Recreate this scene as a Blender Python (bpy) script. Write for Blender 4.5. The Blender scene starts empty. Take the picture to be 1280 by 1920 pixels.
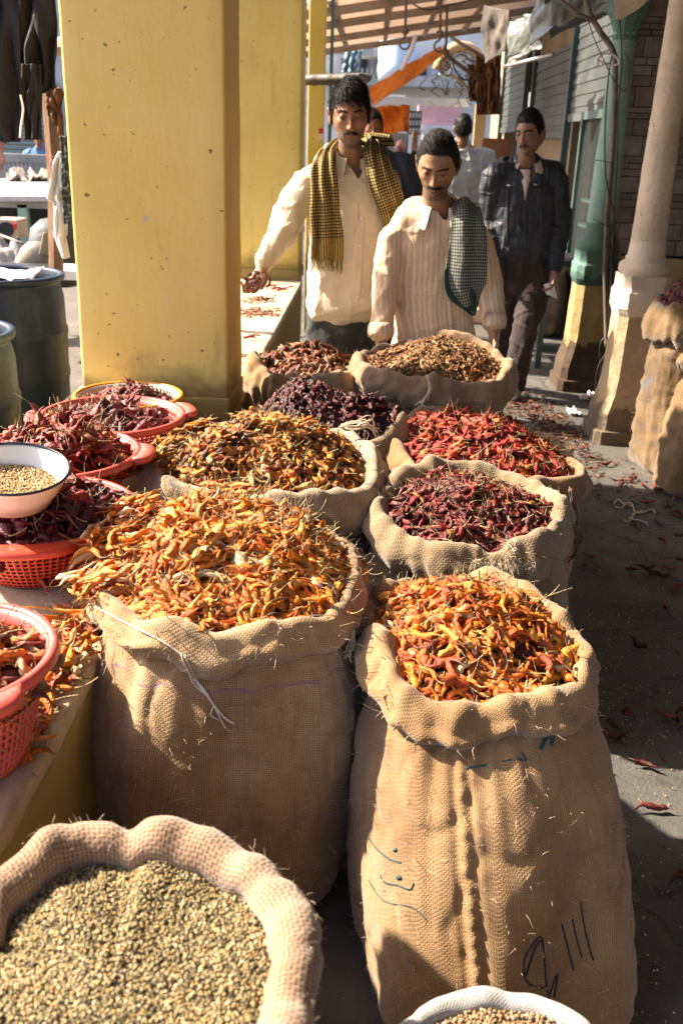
import bpy, bmesh, math, random
import numpy as np
from math import radians, sin, cos, pi, exp, sqrt, atan2
from mathutils import Vector, Matrix, noise
from mathutils.bvhtree import BVHTree

random.seed(7); RNG = np.random.default_rng(7)
scn = bpy.context.scene
COL = scn.collection
# ------------------------------------------------------------------ camera
PF, PCX, PCY, CAMH = 1780.0, 640.0, 960.0, 1.45
_dn = np.array([-160, -4540, -1780.]); _dn /= np.linalg.norm(_dn)
_st = np.array([70, 698, -1780.]); _st -= _dn*_st.dot(_dn); _st /= np.linalg.norm(_st)
CW = np.array([np.cross(_st, -_dn), _st, -_dn])
cam_d = bpy.data.cameras.new('camera'); cam = bpy.data.objects.new('camera', cam_d); COL.objects.link(cam)
cam_d.sensor_fit = 'VERTICAL'; cam_d.sensor_height = 36; cam_d.sensor_width = 24
cam_d.lens = PF/1920*36; cam_d.clip_start = .05; cam_d.clip_end = 500
M4 = Matrix([list(CW[0])+[0], list(CW[1])+[0], list(CW[2])+[CAMH], [0, 0, 0, 1]])
cam.matrix_world = M4
cam_d.dof.use_dof = True; cam_d.dof.focus_distance = 2.3; cam_d.dof.aperture_fstop = 5.6
scn.camera = cam
# ------------------------------------------------------------------ world, sun, exposure
w = bpy.data.worlds.new('World'); scn.world = w; w.use_nodes = True
nt = w.node_tree; bg = nt.nodes['Background']
sky = nt.nodes.new('ShaderNodeTexSky'); sky.sky_type = 'NISHITA'; sky.sun_disc = False
SUN = Vector((-.972*cos(radians(38)), .235*cos(radians(38)), sin(radians(38)))).normalized()
sky.sun_elevation = radians(38); sky.sun_rotation = atan2(SUN.x, SUN.y)
sky.air_density = 1.0; sky.dust_density = 2.5; sky.ozone_density = 1.5
tint = nt.nodes.new('ShaderNodeMix'); tint.data_type = 'RGBA'; tint.blend_type = 'MULTIPLY'; tint.inputs[0].default_value = 1; tint.inputs[7].default_value = (1.0, .95, .98, 1)
nt.links.new(sky.outputs[0], tint.inputs[6]); nt.links.new(tint.outputs[2], bg.inputs[0]); bg.inputs[1].default_value = .105
sd = bpy.data.lights.new('sun', 'SUN'); sd.energy = 5.0; sd.angle = radians(1.0); sd.color = (1, .87, .70)
so = bpy.data.objects.new('sun', sd); COL.objects.link(so)
so.rotation_euler = SUN.to_track_quat('Z', 'Y').to_euler()
scn.view_settings.view_transform = 'Standard'; scn.view_settings.look = 'None'
scn.view_settings.exposure = 2.05; scn.view_settings.gamma = 1
scn.render.engine = 'CYCLES'

def _ray(px, py):
    return CW @ np.array([px-PCX, -(py-PCY), -PF])
def at_z(px, py, z):
    r = _ray(px, py); return Vector(r*((z-CAMH)/r[2])+[0, 0, CAMH])
def at_y(px, py, y):
    r = _ray(px, py); return Vector(r*(y/r[1])+[0, 0, CAMH])
def at_x(px, py, x):
    r = _ray(px, py); return Vector(r*(x/r[0])+[0, 0, CAMH])
# ------------------------------------------------------------------ bookkeeping
def tag(o, label=None, cat=None, group=None, kind=None):
    if label: o['label'] = label
    if cat: o['category'] = cat
    if group: o['group'] = group
    if kind: o['kind'] = kind
    return o
def link(name, me, mat=None, parent=None, smooth=True):
    o = bpy.data.objects.new(name, me); COL.objects.link(o)
    if mat is not None:
        for m in (mat if isinstance(mat, (list, tuple)) else [mat]): me.materials.append(m)
    if parent is not None:
        o.parent = parent; o.matrix_parent_inverse = Matrix.Translation(-parent.location) if parent.type == 'EMPTY' and parent.parent is None else Matrix()
    if smooth and len(me.polygons): me.polygons.foreach_set('use_smooth', np.ones(len(me.polygons), bool))
    return o
def empty(name, loc, label, cat, group=None):
    o = bpy.data.objects.new(name, None); COL.objects.link(o); o.location = loc; o.empty_display_size = .1
    return tag(o, label, cat, group)
def npmesh(name, V, Q, col=None, uv=None, tris=None):
    V = np.asarray(V, np.float32); Q = np.asarray(Q, np.int32)
    me = bpy.data.meshes.new(name); me.vertices.add(len(V)); me.vertices.foreach_set('co', V.ravel())
    nq = len(Q); nt_ = 0 if tris is None else len(tris)
    idx = Q.ravel() if nt_ == 0 else np.concatenate([Q.ravel(), np.asarray(tris, np.int32).ravel()])
    me.loops.add(len(idx)); me.loops.foreach_set('vertex_index', idx)
    me.polygons.add(nq+nt_)
    st = np.arange(nq)*4
    if nt_: st = np.concatenate([st, nq*4+np.arange(nt_)*3])
    me.polygons.foreach_set('loop_start', st.astype(np.int32))
    me.update(calc_edges=True)
    if col is not None:
        a = me.color_attributes.new('Col', 'FLOAT_COLOR', 'POINT')
        c = np.ones((len(V), 4), np.float32); c[:, :3] = col; a.data.foreach_set('color', c.ravel())
    if uv is not None:
        l = me.uv_layers.new(name='UVMap'); l.data.foreach_set('uv', np.asarray(uv, np.float32)[idx].ravel())
    return me
def grid_quads(nu, nv, wrap_u=True, off=0):
    """rows j (nv) of nu verts"""
    J, I = np.meshgrid(np.arange(nv-1), np.arange(nu if wrap_u else nu-1), indexing='ij')
    a = J*nu+I; b = J*nu+(I+1) % nu
    return np.stack([a, b, b+nu, a+nu], -1).reshape(-1, 4)+off
class MB:
    """collects simple solids into one mesh"""
    def __init__(s): s.V = []; s.F = []; s.C = []
    def add(s, vs, fs, col=None):
        o = len(s.V); s.V += [tuple(v) for v in vs]; s.F += [tuple(i+o for i in f) for f in fs]
        s.C += [col or (1, 1, 1)]*len(vs); return s
    def box(s, x0, x1, y0, y1, z0, z1, R=None, col=None):
        vs = [Vector((x, y, z)) for z in (z0, z1) for y in (y0, y1) for x in (x0, x1)]
        if R is not None: vs = [R @ v for v in vs]
        return s.add(vs, [(0, 2, 3, 1), (4, 5, 7, 6), (0, 1, 5, 4), (2, 6, 7, 3), (0, 4, 6, 2), (1, 3, 7, 5)], col)
    def tube(s, pts, r, n=8, col=None, cap=True, flat=1.0):
        pts = [Vector(p) for p in pts]; rs = r if isinstance(r, (list, tuple)) else [r]*len(pts)
        vs = []; up = None
        for i, p in enumerate(pts):
            t = (pts[min(i+1, len(pts)-1)]-pts[max(i-1, 0)]).normalized()
            if up is None: up = Vector((0, 0, 1)) if abs(t.z) < .9 else Vector((1, 0, 0))
            a = t.cross(up).normalized(); b = a.cross(t).normalized(); up = b
            for k in range(n):
                th = 2*pi*k/n; vs.append(p+a*cos(th)*rs[i]+b*sin(th)*rs[i]*flat)
        fs = [(i*n+k, i*n+(k+1) % n, (i+1)*n+(k+1) % n, (i+1)*n+k) for i in range(len(pts)-1) for k in range(n)]
        if cap: fs += [tuple(range(n))[::-1], tuple((len(pts)-1)*n+k for k in range(n))]
        return s.add(vs, fs, col)
    def lathe(s, prof, c, n=32, col=None, cap=False, sx=1, sy=1):
        vs = [(c[0]+r*cos(2*pi*k/n)*sx, c[1]+r*sin(2*pi*k/n)*sy, c[2]+z) for r, z in prof for k in range(n)]
        fs = [(i*n+k, i*n+(k+1) % n, (i+1)*n+(k+1) % n, (i+1)*n+k) for i in range(len(prof)-1) for k in range(n)]
        if cap: fs += [tuple(range(n))[::-1], tuple((len(prof)-1)*n+k for k in range(n))]
        return s.add(vs, fs, col)
    def build(s, name, mat, parent=None, smooth=False, bevel=0, col=False):
        me = bpy.data.meshes.new(name); me.from_pydata(s.V, [], s.F); me.validate()
        bm = bmesh.new(); bm.from_mesh(me); bmesh.ops.recalc_face_normals(bm, faces=bm.faces); bm.to_mesh(me); bm.free()
        if col:
            a = me.color_attributes.new('Col', 'FLOAT_COLOR', 'POINT')
            a.data.foreach_set('color', np.array([tuple(c)+(1,) for c in s.C], np.float32).ravel())
        o = link(name, me, mat, parent, smooth)
        if bevel:
            m = o.modifiers.new('bevel', 'BEVEL'); m.width = bevel; m.segments = 2; m.limit_method = 'ANGLE'
        return o
# ------------------------------------------------------------------ materials
def lin(c):
    if isinstance(c, str): c = tuple(int(c[i:i+2], 16)/255 for i in (0, 2, 4))
    else: return c
    return tuple(x/12.92 if x <= .04045 else ((x+.055)/1.055)**2.4 for x in c)
class NT:
    def __init__(s, name):
        s.m = bpy.data.materials.new(name); s.m.use_nodes = True; s.t = s.m.node_tree; s.n = s.t.nodes
        s.b = s.n['Principled BSDF']; s.out = s.n['Material Output']; s.tc = s.n.new('ShaderNodeTexCoord')
    def L(s, a, b): s.t.links.new(a, b)
    def set(s, inp, v):
        if hasattr(v, 'is_output') or isinstance(v, bpy.types.NodeSocket): s.L(v, inp)
        else: inp.default_value = v
    def map(s, coord='Object', scale=(1, 1, 1), rot=(0, 0, 0), loc=(0, 0, 0)):
        m = s.n.new('ShaderNodeMapping'); s.L(s.tc.outputs[coord], m.inputs[0])
        m.inputs['Scale'].default_value = scale; m.inputs['Rotation'].default_value = rot; m.inputs['Location'].default_value = loc
        return m.outputs[0]
    def noise(s, vec, scale, detail=5, rough=.6, dist=0):
        x = s.n.new('ShaderNodeTexNoise'); s.L(vec, x.inputs['Vector']); x.inputs['Scale'].default_value = scale
        x.inputs['Detail'].default_value = detail; x.inputs['Roughness'].default_value = rough; x.inputs['Distortion'].default_value = dist
        return x.outputs['Fac']
    def ramp(s, f, stops, mode='LINEAR'):
        r = s.n.new('ShaderNodeValToRGB'); s.L(f, r.inputs[0]); e = r.color_ramp.elements; r.color_ramp.interpolation = mode
        while len(e) < len(stops): e.new(.5)
        for i, (p, c) in enumerate(stops):
            e[i].position = p; e[i].color = (*lin(c), 1) if not isinstance(c, (int, float)) else (c, c, c, 1)
        return r.outputs[0]
    def mix(s, f, a, b, mode='MIX'):
        x = s.n.new('ShaderNodeMix'); x.data_type = 'RGBA'; x.blend_type = mode
        s.set(x.inputs[0], f)
        for i, v in ((6, a), (7, b)):
            if isinstance(v, (tuple, str)): x.inputs[i].default_value = (*lin(v), 1)
            else: s.set(x.inputs[i], v)
        return x.outputs[2]
    def math(s, op, a, b=0.0, clamp=False):
        x = s.n.new('ShaderNodeMath'); x.operation = op; x.use_clamp = clamp
        s.set(x.inputs[0], a); s.set(x.inputs[1], b); return x.outputs[0]
    def sep(s, vec):
        x = s.n.new('ShaderNodeSeparateXYZ'); s.L(vec, x.inputs[0]); return x.outputs
    def bump(s, h, dist=.01, strength=1.0, normal=None):
        x = s.n.new('ShaderNodeBump'); s.L(h, x.inputs['Height']); x.inputs['Distance'].default_value = dist; x.inputs['Strength'].default_value = strength
        if normal is not None: s.L(normal, x.inputs['Normal'])
        s.L(x.outputs[0], s.b.inputs['Normal']); return x.outputs[0]
    def fin(s, col=None, rough=.6, spec=None, metal=None):
        if col is not None:
            if isinstance(col, (tuple, str)): s.b.inputs['Base Color'].default_value = (*lin(col), 1)
            else: s.L(col, s.b.inputs['Base Color'])
        s.set(s.b.inputs['Roughness'], rough)
        if spec is not None: s.b.inputs['Specular IOR Level'].default_value = spec
        if metal is not None: s.b.inputs['Metallic'].default_value = metal
        return s.m
def mottled(name, c1, c2, scale=3, rough=.7, bump=.003, bscale=30, c3=None, lo=.35, hi=.65, stretch=(1, 1, 1), spec=None, metal=None):
    k = NT(name); v = k.map(scale=stretch)
    f = k.noise(v, scale, 8, .65)
    c = k.ramp(f, [(lo, c1), (hi, c2)] if c3 is None else [(lo, c1), ((lo+hi)/2, c2), (hi, c3)])
    b = k.noise(v, bscale, 6, .7); k.bump(b, bump)
    fine = k.ramp(k.noise(v, bscale*2, 4), [(.3, .82), (.7, 1.0)])
    c = k.mix(1.0, c, fine, 'MULTIPLY')
    return k.fin(c, rough, spec, metal)
def weave_mat(name, base, dark, p=.0042, pale=None, rough=.95, stain=None, depth=.0012, blotch=None):
    """coarse jute: plain weave over UV in metres, threads of uneven thickness, blotches"""
    k = NT(name); uv = k.map('UV'); o = k.map('Object')
    wob = k.n.new('ShaderNodeTexNoise'); k.L(uv, wob.inputs['Vector']); wob.inputs['Scale'].default_value = 26; wob.inputs['Detail'].default_value = 3
    vm = k.n.new('ShaderNodeVectorMath'); vm.operation = 'MULTIPLY_ADD'
    k.L(wob.outputs['Color'], vm.inputs[0]); vm.inputs[1].default_value = (.006, .006, 0); k.L(uv, vm.inputs[2])
    x, y, z = k.sep(vm.outputs[0])
    su = k.math('SINE', k.math('MULTIPLY', x, 2*pi/(2*p))); sv = k.math('SINE', k.math('MULTIPLY', y, 2*pi/(2*p)))
    au = k.math('ABSOLUTE', su); av = k.math('ABSOLUTE', sv)
    chk = k.math('MULTIPLY', su, sv)
    # warp threads (constant u) + weft threads (constant v)
    h = k.math('ADD', k.math('MULTIPLY', k.math('MAXIMUM', au, av), .5), k.math('MULTIPLY', k.math('ADD', chk, 1), .28))
    thr = k.noise(k.map('UV', (420, 9, 1)), 1, 3); thr2 = k.noise(k.map('UV', (9, 420, 1)), 1, 3)
    ht = k.math('ADD', h, k.math('MULTIPLY', k.math('ADD', thr, thr2), .55))
    fib = k.noise(uv, 900, 3)
    ht = k.math('ADD', ht, k.math('MULTIPLY', fib, .35))
    k.bump(ht, depth)
    f = k.noise(o, 5, 8, .65)
    c = k.ramp(f, [(.32, dark), (.62, base)] if pale is None else [(.3, dark), (.5, base), (.72, pale)])
    gap = k.ramp(k.math('MULTIPLY', au, av), [(0.0, .38), (.35, 1.0)])  # shade in the gaps between threads, darkened into the colour
    gap2 = k.ramp(k.math('MAXIMUM', au, av), [(0.1, .25), (.6, 1.0)])
    c = k.mix(1.0, c, k.mix(1., gap2, gap, 'MULTIPLY'), 'MULTIPLY')
    tc = k.ramp(k.math('MULTIPLY', k.math('ADD', thr, thr2), .5), [(.35, .72), (.62, 1.08)])
    c = k.mix(1., c, tc, 'MULTIPLY')
    if blotch:
        g = k.ramp(k.noise(o, blotch[1], 3, .5), [(blotch[2], 0.0), (blotch[2]+.06, 1.0)])
        c = k.mix(k.math('MULTIPLY', g, .75), c, blotch[0])
    if stain:  # (v0, v1, colour) printed thread bands round the cloth
        for v0, v1, cc in stain:
            yy = k.sep(k.map('UV'))[1]
            m = k.math('MULTIPLY', k.math('GREATER_THAN', yy, v0), k.math('LESS_THAN', yy, v1))
            m = k.math('MULTIPLY', m, k.ramp(k.noise(k.map('UV', (30, 200, 1)), 1, 4), [(.46, 0.0), (.62, .6)]))
            c = k.mix(m, c, cc)
    k.fin(c, rough, .15)
    k.b.inputs['Sheen Weight'].default_value = .25; k.b.inputs['Sheen Roughness'].default_value = .5
    return k.m
def attr_mat(name, rough=.45, spec=.4, trans=0.0, blotch=.5, bs=120, bump=.0015, attr='Col', bscale=200):
    k = NT(name); a = k.n.new('ShaderNodeAttribute'); a.attribute_name = attr
    v = k.map()
    c = k.mix(1.0, a.outputs['Color'], k.ramp(k.noise(v, bs, 4), [(.3, 1-blotch), (.65, 1.0+blotch*.25)]), 'MULTIPLY')
    if bump: k.bump(k.noise(v, bscale, 4), bump)
    k.fin(c, rough, spec)
    if trans:
        t = k.n.new('ShaderNodeBsdfTranslucent'); k.L(c, t.inputs[0]); mx = k.n.new('ShaderNodeMixShader'); mx.inputs[0].default_value = trans
        k.L(k.b.outputs[0], mx.inputs[1]); k.L(t.outputs[0], mx.inputs[2]); k.L(mx.outputs[0], k.out.inputs[0])
    return k.m
def plain(name, c, rough=.5, spec=None, metal=None):
    return mottled(name, c, tuple(x*1.15 for x in lin(c)), 6, rough, .0008, 60, spec=spec, metal=metal)
# ------------------------------------------------------------------ architecture
yel = NT('yellow_limewash'); _v = yel.map(); _vs = yel.map(scale=(14, 14, .9))
_c = yel.ramp(yel.noise(_v, 1.6, 8, .6), [(.3, (.62, .46, .13)), (.5, (.71, .54, .155)), (.7, (.75, .59, .20))])
_c = yel.mix(yel.ramp(yel.noise(_vs, 1.2, 6), [(.5, 0.), (.8, .22)]), _c, (.70, .58, .28))
_c = yel.mix(yel.ramp(yel.noise(_v, 5, 8, .75), [(.58, 0.), (.76, .35)]), _c, (.48, .33, .09))
_c = yel.mix(yel.ramp(yel.noise(_v, 38, 3, .5), [(.70, 0.), (.73, .8)]), _c, (.10, .07, .03))
_c = yel.mix(yel.ramp(yel.noise(yel.map(scale=(3, 3, .5)), 3, 8, .7), [(.60, 0.), (.68, .30)]), _c, (.36, .25, .09))
_c = yel.mix(yel.ramp(yel.noise(_v, 7, 3, .4), [(.74, 0.), (.76, .85)]), _c, (.52, .46, .34))
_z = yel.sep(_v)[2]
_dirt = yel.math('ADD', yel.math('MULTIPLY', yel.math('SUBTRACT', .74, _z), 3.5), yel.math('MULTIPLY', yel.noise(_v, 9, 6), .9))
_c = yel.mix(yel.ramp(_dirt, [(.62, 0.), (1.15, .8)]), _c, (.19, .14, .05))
yel.bump(yel.math('ADD', yel.math('MULTIPLY', yel.noise(yel.map(scale=(8, 8, 1.5)), 3, 6), .45), yel.math('MULTIPLY', yel.noise(_v, 22, 7, .7), .5)), .0035)
M_yel = yel.fin(_c, .78, .25)
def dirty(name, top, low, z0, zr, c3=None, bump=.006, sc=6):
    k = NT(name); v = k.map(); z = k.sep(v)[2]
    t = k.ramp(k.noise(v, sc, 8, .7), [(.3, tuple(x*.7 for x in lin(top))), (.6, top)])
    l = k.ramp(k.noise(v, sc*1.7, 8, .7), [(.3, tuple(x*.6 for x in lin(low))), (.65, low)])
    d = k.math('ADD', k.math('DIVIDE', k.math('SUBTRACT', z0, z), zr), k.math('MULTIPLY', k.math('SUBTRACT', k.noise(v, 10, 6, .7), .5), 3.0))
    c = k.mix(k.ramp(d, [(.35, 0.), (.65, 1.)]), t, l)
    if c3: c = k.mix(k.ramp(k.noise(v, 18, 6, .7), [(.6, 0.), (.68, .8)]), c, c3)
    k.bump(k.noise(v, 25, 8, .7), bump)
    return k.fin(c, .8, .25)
# ground: worn concrete lane
g = NT('worn_concrete'); v = g.map()
c = g.ramp(g.noise(v, .9, 9, .65), [(.3, (.060, .058, .054)), (.5, (.092, .088, .080)), (.7, (.125, .118, .102))])
c = g.mix(g.ramp(g.noise(v, 3.2, 8, .7), [(.52, 0.), (.66, .75)]), c, (.030, .028, .027))
c = g.mix(g.ramp(g.noise(v, 160, 2), [(.70, 0.), (.73, .8)]), c, (.42, .36, .26))
vo = g.n.new('ShaderNodeTexVoronoi'); vo.feature = 'DISTANCE_TO_EDGE'; vo.inputs['Scale'].default_value = .9
wv = g.n.new('ShaderNodeVectorMath'); wv.operation = 'MULTIPLY_ADD'; wn = g.n.new('ShaderNodeTexNoise'); g.L(v, wn.inputs['Vector']); wn.inputs['Scale'].default_value = 2.2; wn.inputs['Detail'].default_value = 6
g.L(wn.outputs['Color'], wv.inputs[0]); wv.inputs[1].default_value = (.5, .5, 0); g.L(v, wv.inputs[2]); g.L(wv.outputs[0], vo.inputs['Vector'])
crk = g.ramp(vo.outputs['Distance'], [(0.0, .35), (.006, 1.)])
c = g.mix(crk, (.03, .028, .027), c)
c = g.mix(g.ramp(g.noise(v, 2.1, 9, .7), [(.55, 0.), (.75, .6)]), c, (.17, .14, .11))
g.bump(g.math('ADD', g.noise(v, 14, 9, .75), g.math('MULTIPLY', crk, .6)), .010)
M_ground = g.fin(c, g.ramp(g.noise(v, 5, 5), [(.3, .45), (.7, .8)]), .4)
# two sheets of ground
N = 60
def sheet(name, x0, x1, y0, y1, z, mat, nx=40, ny=60, amp=.004, label=None):
    V = []; 
    for j in range(ny):
        for i in range(nx):
            x = x0+(x1-x0)*i/(nx-1); y = y0+(y1-y0)*j/(ny-1); V.append((x, y, z+amp*noise.noise((x*2, y*2, 0))))
    o = link(name, npmesh(name, V, grid_quads(nx, ny, False)), mat)
    tag(o, kind='structure')
    if label: o['label'] = label
    return o
sheet('ground', -60, 60, -30, 120, -.012, M_ground, 20, 20, 0)
sheet('pavement', -.52, 1.75, -1.5, 16, 0, M_ground, 60, 300)
M_court = mottled('courtyard_dirt', (.08, .068, .055), (.16, .135, .11), 1.5, .9, .01, 12)
sheet('courtyard', -14, -1.3, -3, 30, .0, M_court, 60, 100, .02)
# market ledge: yellow plastered masonry with a bare pale top
M_top = NT('ledge_top'); v = M_top.map()
c = M_top.ramp(M_top.noise(v, 3, 9, .7), [(.3, (.36, .27, .15)), (.52, (.52, .43, .30)), (.7, (.62, .54, .42))])
c = M_top.mix(M_top.ramp(M_top.noise(v, 7, 8, .7), [(.56, 0.), (.68, .8)]), c, (.17, .12, .06))
M_top.bump(M_top.noise(v, 22, 9, .75), .008); M_top = M_top.fin(c, .85, .2)
ledge = empty('market_ledge', (-.8, 3, 0), 'long yellow plastered ledge with worn pale top running under the yellow pillars', 'ledge')
def rough_box(x0, x1, y0, y1, z0, z1, nx, ny, nz, amp, f=9, round_=.012):
    bm = bmesh.new(); bmesh.ops.create_cube(bm, size=1)
    for v in bm.verts: v.co = Vector((x0+(v.co.x+.5)*(x1-x0), y0+(v.co.y+.5)*(y1-y0), z0+(v.co.z+.5)*(z1-z0)))
    bmesh.ops.bevel(bm, geom=[e for e in bm.edges], offset=round_, segments=2, affect='EDGES', profile=.6)
    def cuts(ax, a, b, n):
        for i in range(1, n):
            co = [0, 0, 0]; no = [0, 0, 0]; co[ax] = a+(b-a)*i/n; no[ax] = 1
            bmesh.ops.bisect_plane(bm, geom=bm.verts[:]+bm.edges[:]+bm.faces[:], plane_co=co, plane_no=no)
    cuts(0, x0, x1, nx); cuts(1, y0, y1, ny); cuts(2, z0, z1, nz)
    bm.normal_update()
    for v in bm.verts:
        p = v.co*f; d = noise.noise(p)*amp+noise.noise(p*4)*amp*.5
        v.co += v.normal*d
    me = bpy.data.meshes.new('m'); bm.to_mesh(me); bm.free(); return me
link('ledge_wall', rough_box(-1.12, -.505, -1.2, 6.9, .0, .455, 8, 160, 8, .006), M_yel, ledge)
link('ledge_slab', rough_box(-1.15, -.5, -1.22, 6.92, .457, .5, 14, 240, 2, .006, 12, .014), M_top, ledge)
def pillar(y0, y1, x0, x1, z1, label, st=7):
    e = empty('yellow_pillar', ((x0+x1)/2, (y0+y1)/2, .5), label, 'pillar', 'yellow pillars along the ledge')
    link('shaft', rough_box(x0, x1, y0, y1, .57, z1, 8, 6, 40, .0035, 5, .012), M_yel, e)
    link('foot', rough_box(x0-.006, x1+.006, y0-.008, y1+.006, .49, .575, 8, 6, 3, .005, 12, .01), M_yel, e)
    return e
pillar(3.30, 3.66, -1.02, -.497, 3.0, 'wide yellow pillar nearest the camera, filling the left of the view')
pillar(6.93, 7.30, -1.06, -.53, 3.0, 'yellow pillar behind the near one, left of the man with the checked scarf')
e = empty('wooden_post', (-.45, 7.7, 0), 'narrow olive yellow post with a small red and white sticker, behind the scarfed man', 'post')
MB().box(-.535, -.415, 7.6, 7.72, 0, 3.0).build('post_shaft', M_yel, e, bevel=.006)
st = at_y(603, 250, 7.6)
M_red = plain('sticker_red', (.55, .03, .03)); M_whi = plain('sticker_white', (.75, .72, .68))
MB().box(st.x-.022, st.x+.012, 7.588, 7.597, st.z-.045, st.z+.0).build('sticker_paper', M_whi, e)
MB().box(st.x-.022, st.x+.012, 7.584, 7.5865, st.z-.002, st.z+.035).build('sticker_print', M_red, e)
# dark blue steel gate strip between the posts
M_blu = mottled('old_blue_paint', (.03, .06, .075), (.06, .11, .13), 5, .6, .003, 40)
p0 = at_y(578, 60, 7.9)
tag(MB().box(-.60, -.55, 7.45, 7.5, 0, 3).box(-.40, -.375, 8.0, 8.03, 0, 3).build('steel_post', M_blu), 'thin dark blue steel post standing beside the narrow olive post', 'post')

# ---- right-hand columns: plinth (octagonal, chamfered), base mouldings, tapered shaft, capital
M_cream = dirty('cream_plaster', (.62, .52, .40), (.30, .21, .12), .15, .25)
M_stripe = dirty('cream_shaft', (.60, .49, .36), (.33, .25, .17), .1, .8, c3=(.34, .23, .13), bump=.014)
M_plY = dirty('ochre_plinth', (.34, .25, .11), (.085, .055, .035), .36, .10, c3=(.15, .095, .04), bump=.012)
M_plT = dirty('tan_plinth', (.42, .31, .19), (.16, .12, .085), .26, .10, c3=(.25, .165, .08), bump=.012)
M_teal = dirty('teal_paint', (.27, .42, .36), (.15, .24, .19), .5, .8, c3=(.30, .34, .27))
M_dkteal = dirty('dark_teal', (.11, .21, .17), (.05, .10, .08), .78, .10)
def octa(c, hw, ch, z, n=1):
    a = hw; b = hw-ch
    return [(c[0]+x, c[1]+y, z) for x, y in ((-b, -a), (b, -a), (a, -b), (a, b), (b, a), (-b, a), (-a, b), (-a, -b))]
def octa_stack(rows, c):
    V = []; F = []
    for hw, ch, z in rows: V += octa(c, hw, ch, z)
    for i in range(len(rows)-1):
        for k in range(8): F.append((i*8+k, i*8+(k+1) % 8, (i+1)*8+(k+1) % 8, (i+1)*8+k))
    F.append(tuple(range((len(rows)-1)*8, len(rows)*8))); return V, F
def bumpy(o, amp=.004, lv=3, f=12):
    m = o.modifiers.new('sub', 'SUBSURF'); m.subdivision_type = 'SIMPLE'; m.levels = lv; m.render_levels = lv
    t = bpy.data.textures.new('cl', 'CLOUDS'); t.noise_scale = 1/f; t.noise_depth = 3
    d = o.modifiers.new('dis', 'DISPLACE'); d.texture = t; d.strength = amp*2; d.mid_level = .5; d.texture_coords = 'LOCAL'
    return o
def column(c, s, label, mats, capital):
    e = empty('carved_column', (c[0], c[1], 0), label, 'column', 'carved columns of the right arcade')
    mp, mb, ms = mats
    rows = [(.175, .03, 0), (.175, .03, .07), (.158, .035, .075), (.158, .035, .15), (.132, .04, .26), (.122, .042, .36), (.116, .042, .66)]
    V, F = octa_stack([(a*s, b*s, z) for a, b, z in rows], c)
    bumpy(MB().add(V, F).build('plinth', mp, e))
    rows = [(.116, .042, .662), (.130, .04, .70), (.130, .04, .78), (.120, .04, .80), (.120, .03, .865)]
    V, F = octa_stack([(a*s, b*s, z) for a, b, z in rows], c)
    bumpy(MB().add(V, F).build('plinth_cap', mb, e, bevel=.004), .005)
    prof = [(.118, .866), (.128, .885), (.128, .91), (.115, .925), (.100, .93), (.100, .95), (.092, .955), (.089, .99), (.085, 1.03)]
    m = MB().lathe([(r*s, z) for r, z in prof], (c[0], c[1], 0), 40); m.build('base_moulding', mb, e, smooth=True)
    n = 60; V = []; 
    for j in range(n):
        z = 1.028+(2.12-1.028)*j/(n-1); r = (.085-.022*(j/(n-1)))*s
        for k in range(40):
            th = 2*pi*k/40; rr = r+.002*noise.noise((cos(th)*2, sin(th)*2, z*7))+.0015*noise.noise((cos(th)*6, sin(th)*6, z*25)); V.append((c[0]+rr*cos(th), c[1]+rr*sin(th), z))
    link('shaft', npmesh('shaft', V, grid_quads(40, n)), ms, e)
    prof = [(.062, 2.118), (.075, 2.13), (.078, 2.15), (.066, 2.17), (.066, 2.2), (.08, 2.22), (.085, 2.25), (.07, 2.28), (.075, 2.32), (.11, 2.38), (.125, 2.42), (.125, 2.6)]
    if capital == 'green': prof = [(.062, 2.118-.1), (.066, 2.03), (.072, 2.05), (.066, 2.07), (.075, 2.10), (.098, 2.15), (.115, 2.17), (.12, 2.20), (.12, 2.26), (.10, 2.28), (.10, 2.9)]
    MB().lathe([(r*s, z) for r, z in prof], (c[0], c[1], 0), 10 if capital == 'green' else 36).build('capital', mb, e, smooth=capital != 'green')
    return e
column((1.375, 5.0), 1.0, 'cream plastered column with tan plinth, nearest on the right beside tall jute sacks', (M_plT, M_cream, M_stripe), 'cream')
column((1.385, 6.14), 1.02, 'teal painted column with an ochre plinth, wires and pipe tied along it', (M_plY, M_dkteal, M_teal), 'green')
# white ceiling corner bracket above
tag(MB().add([at_y(1150, 0, 5.9), at_y(1215, 0, 5.9), at_y(1200, 14, 5.9), at_y(1165, 36, 5.9), at_y(1150, 36, 5.9)]+[at_y(*p, 6.0) for p in ((1150, -60), (1215, -60), (1200, 14), (1165, 36), (1150, 36))],
    [(0, 1, 2, 3, 4), (5, 9, 8, 7, 6), (0, 5, 6, 1), (1, 6, 7, 2), (2, 7, 8, 3), (3, 8, 9, 4), (4, 9, 5, 0)]).build('stone_bracket', M_cream), 'pale plaster bracket above the teal column capital', 'bracket')
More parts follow.
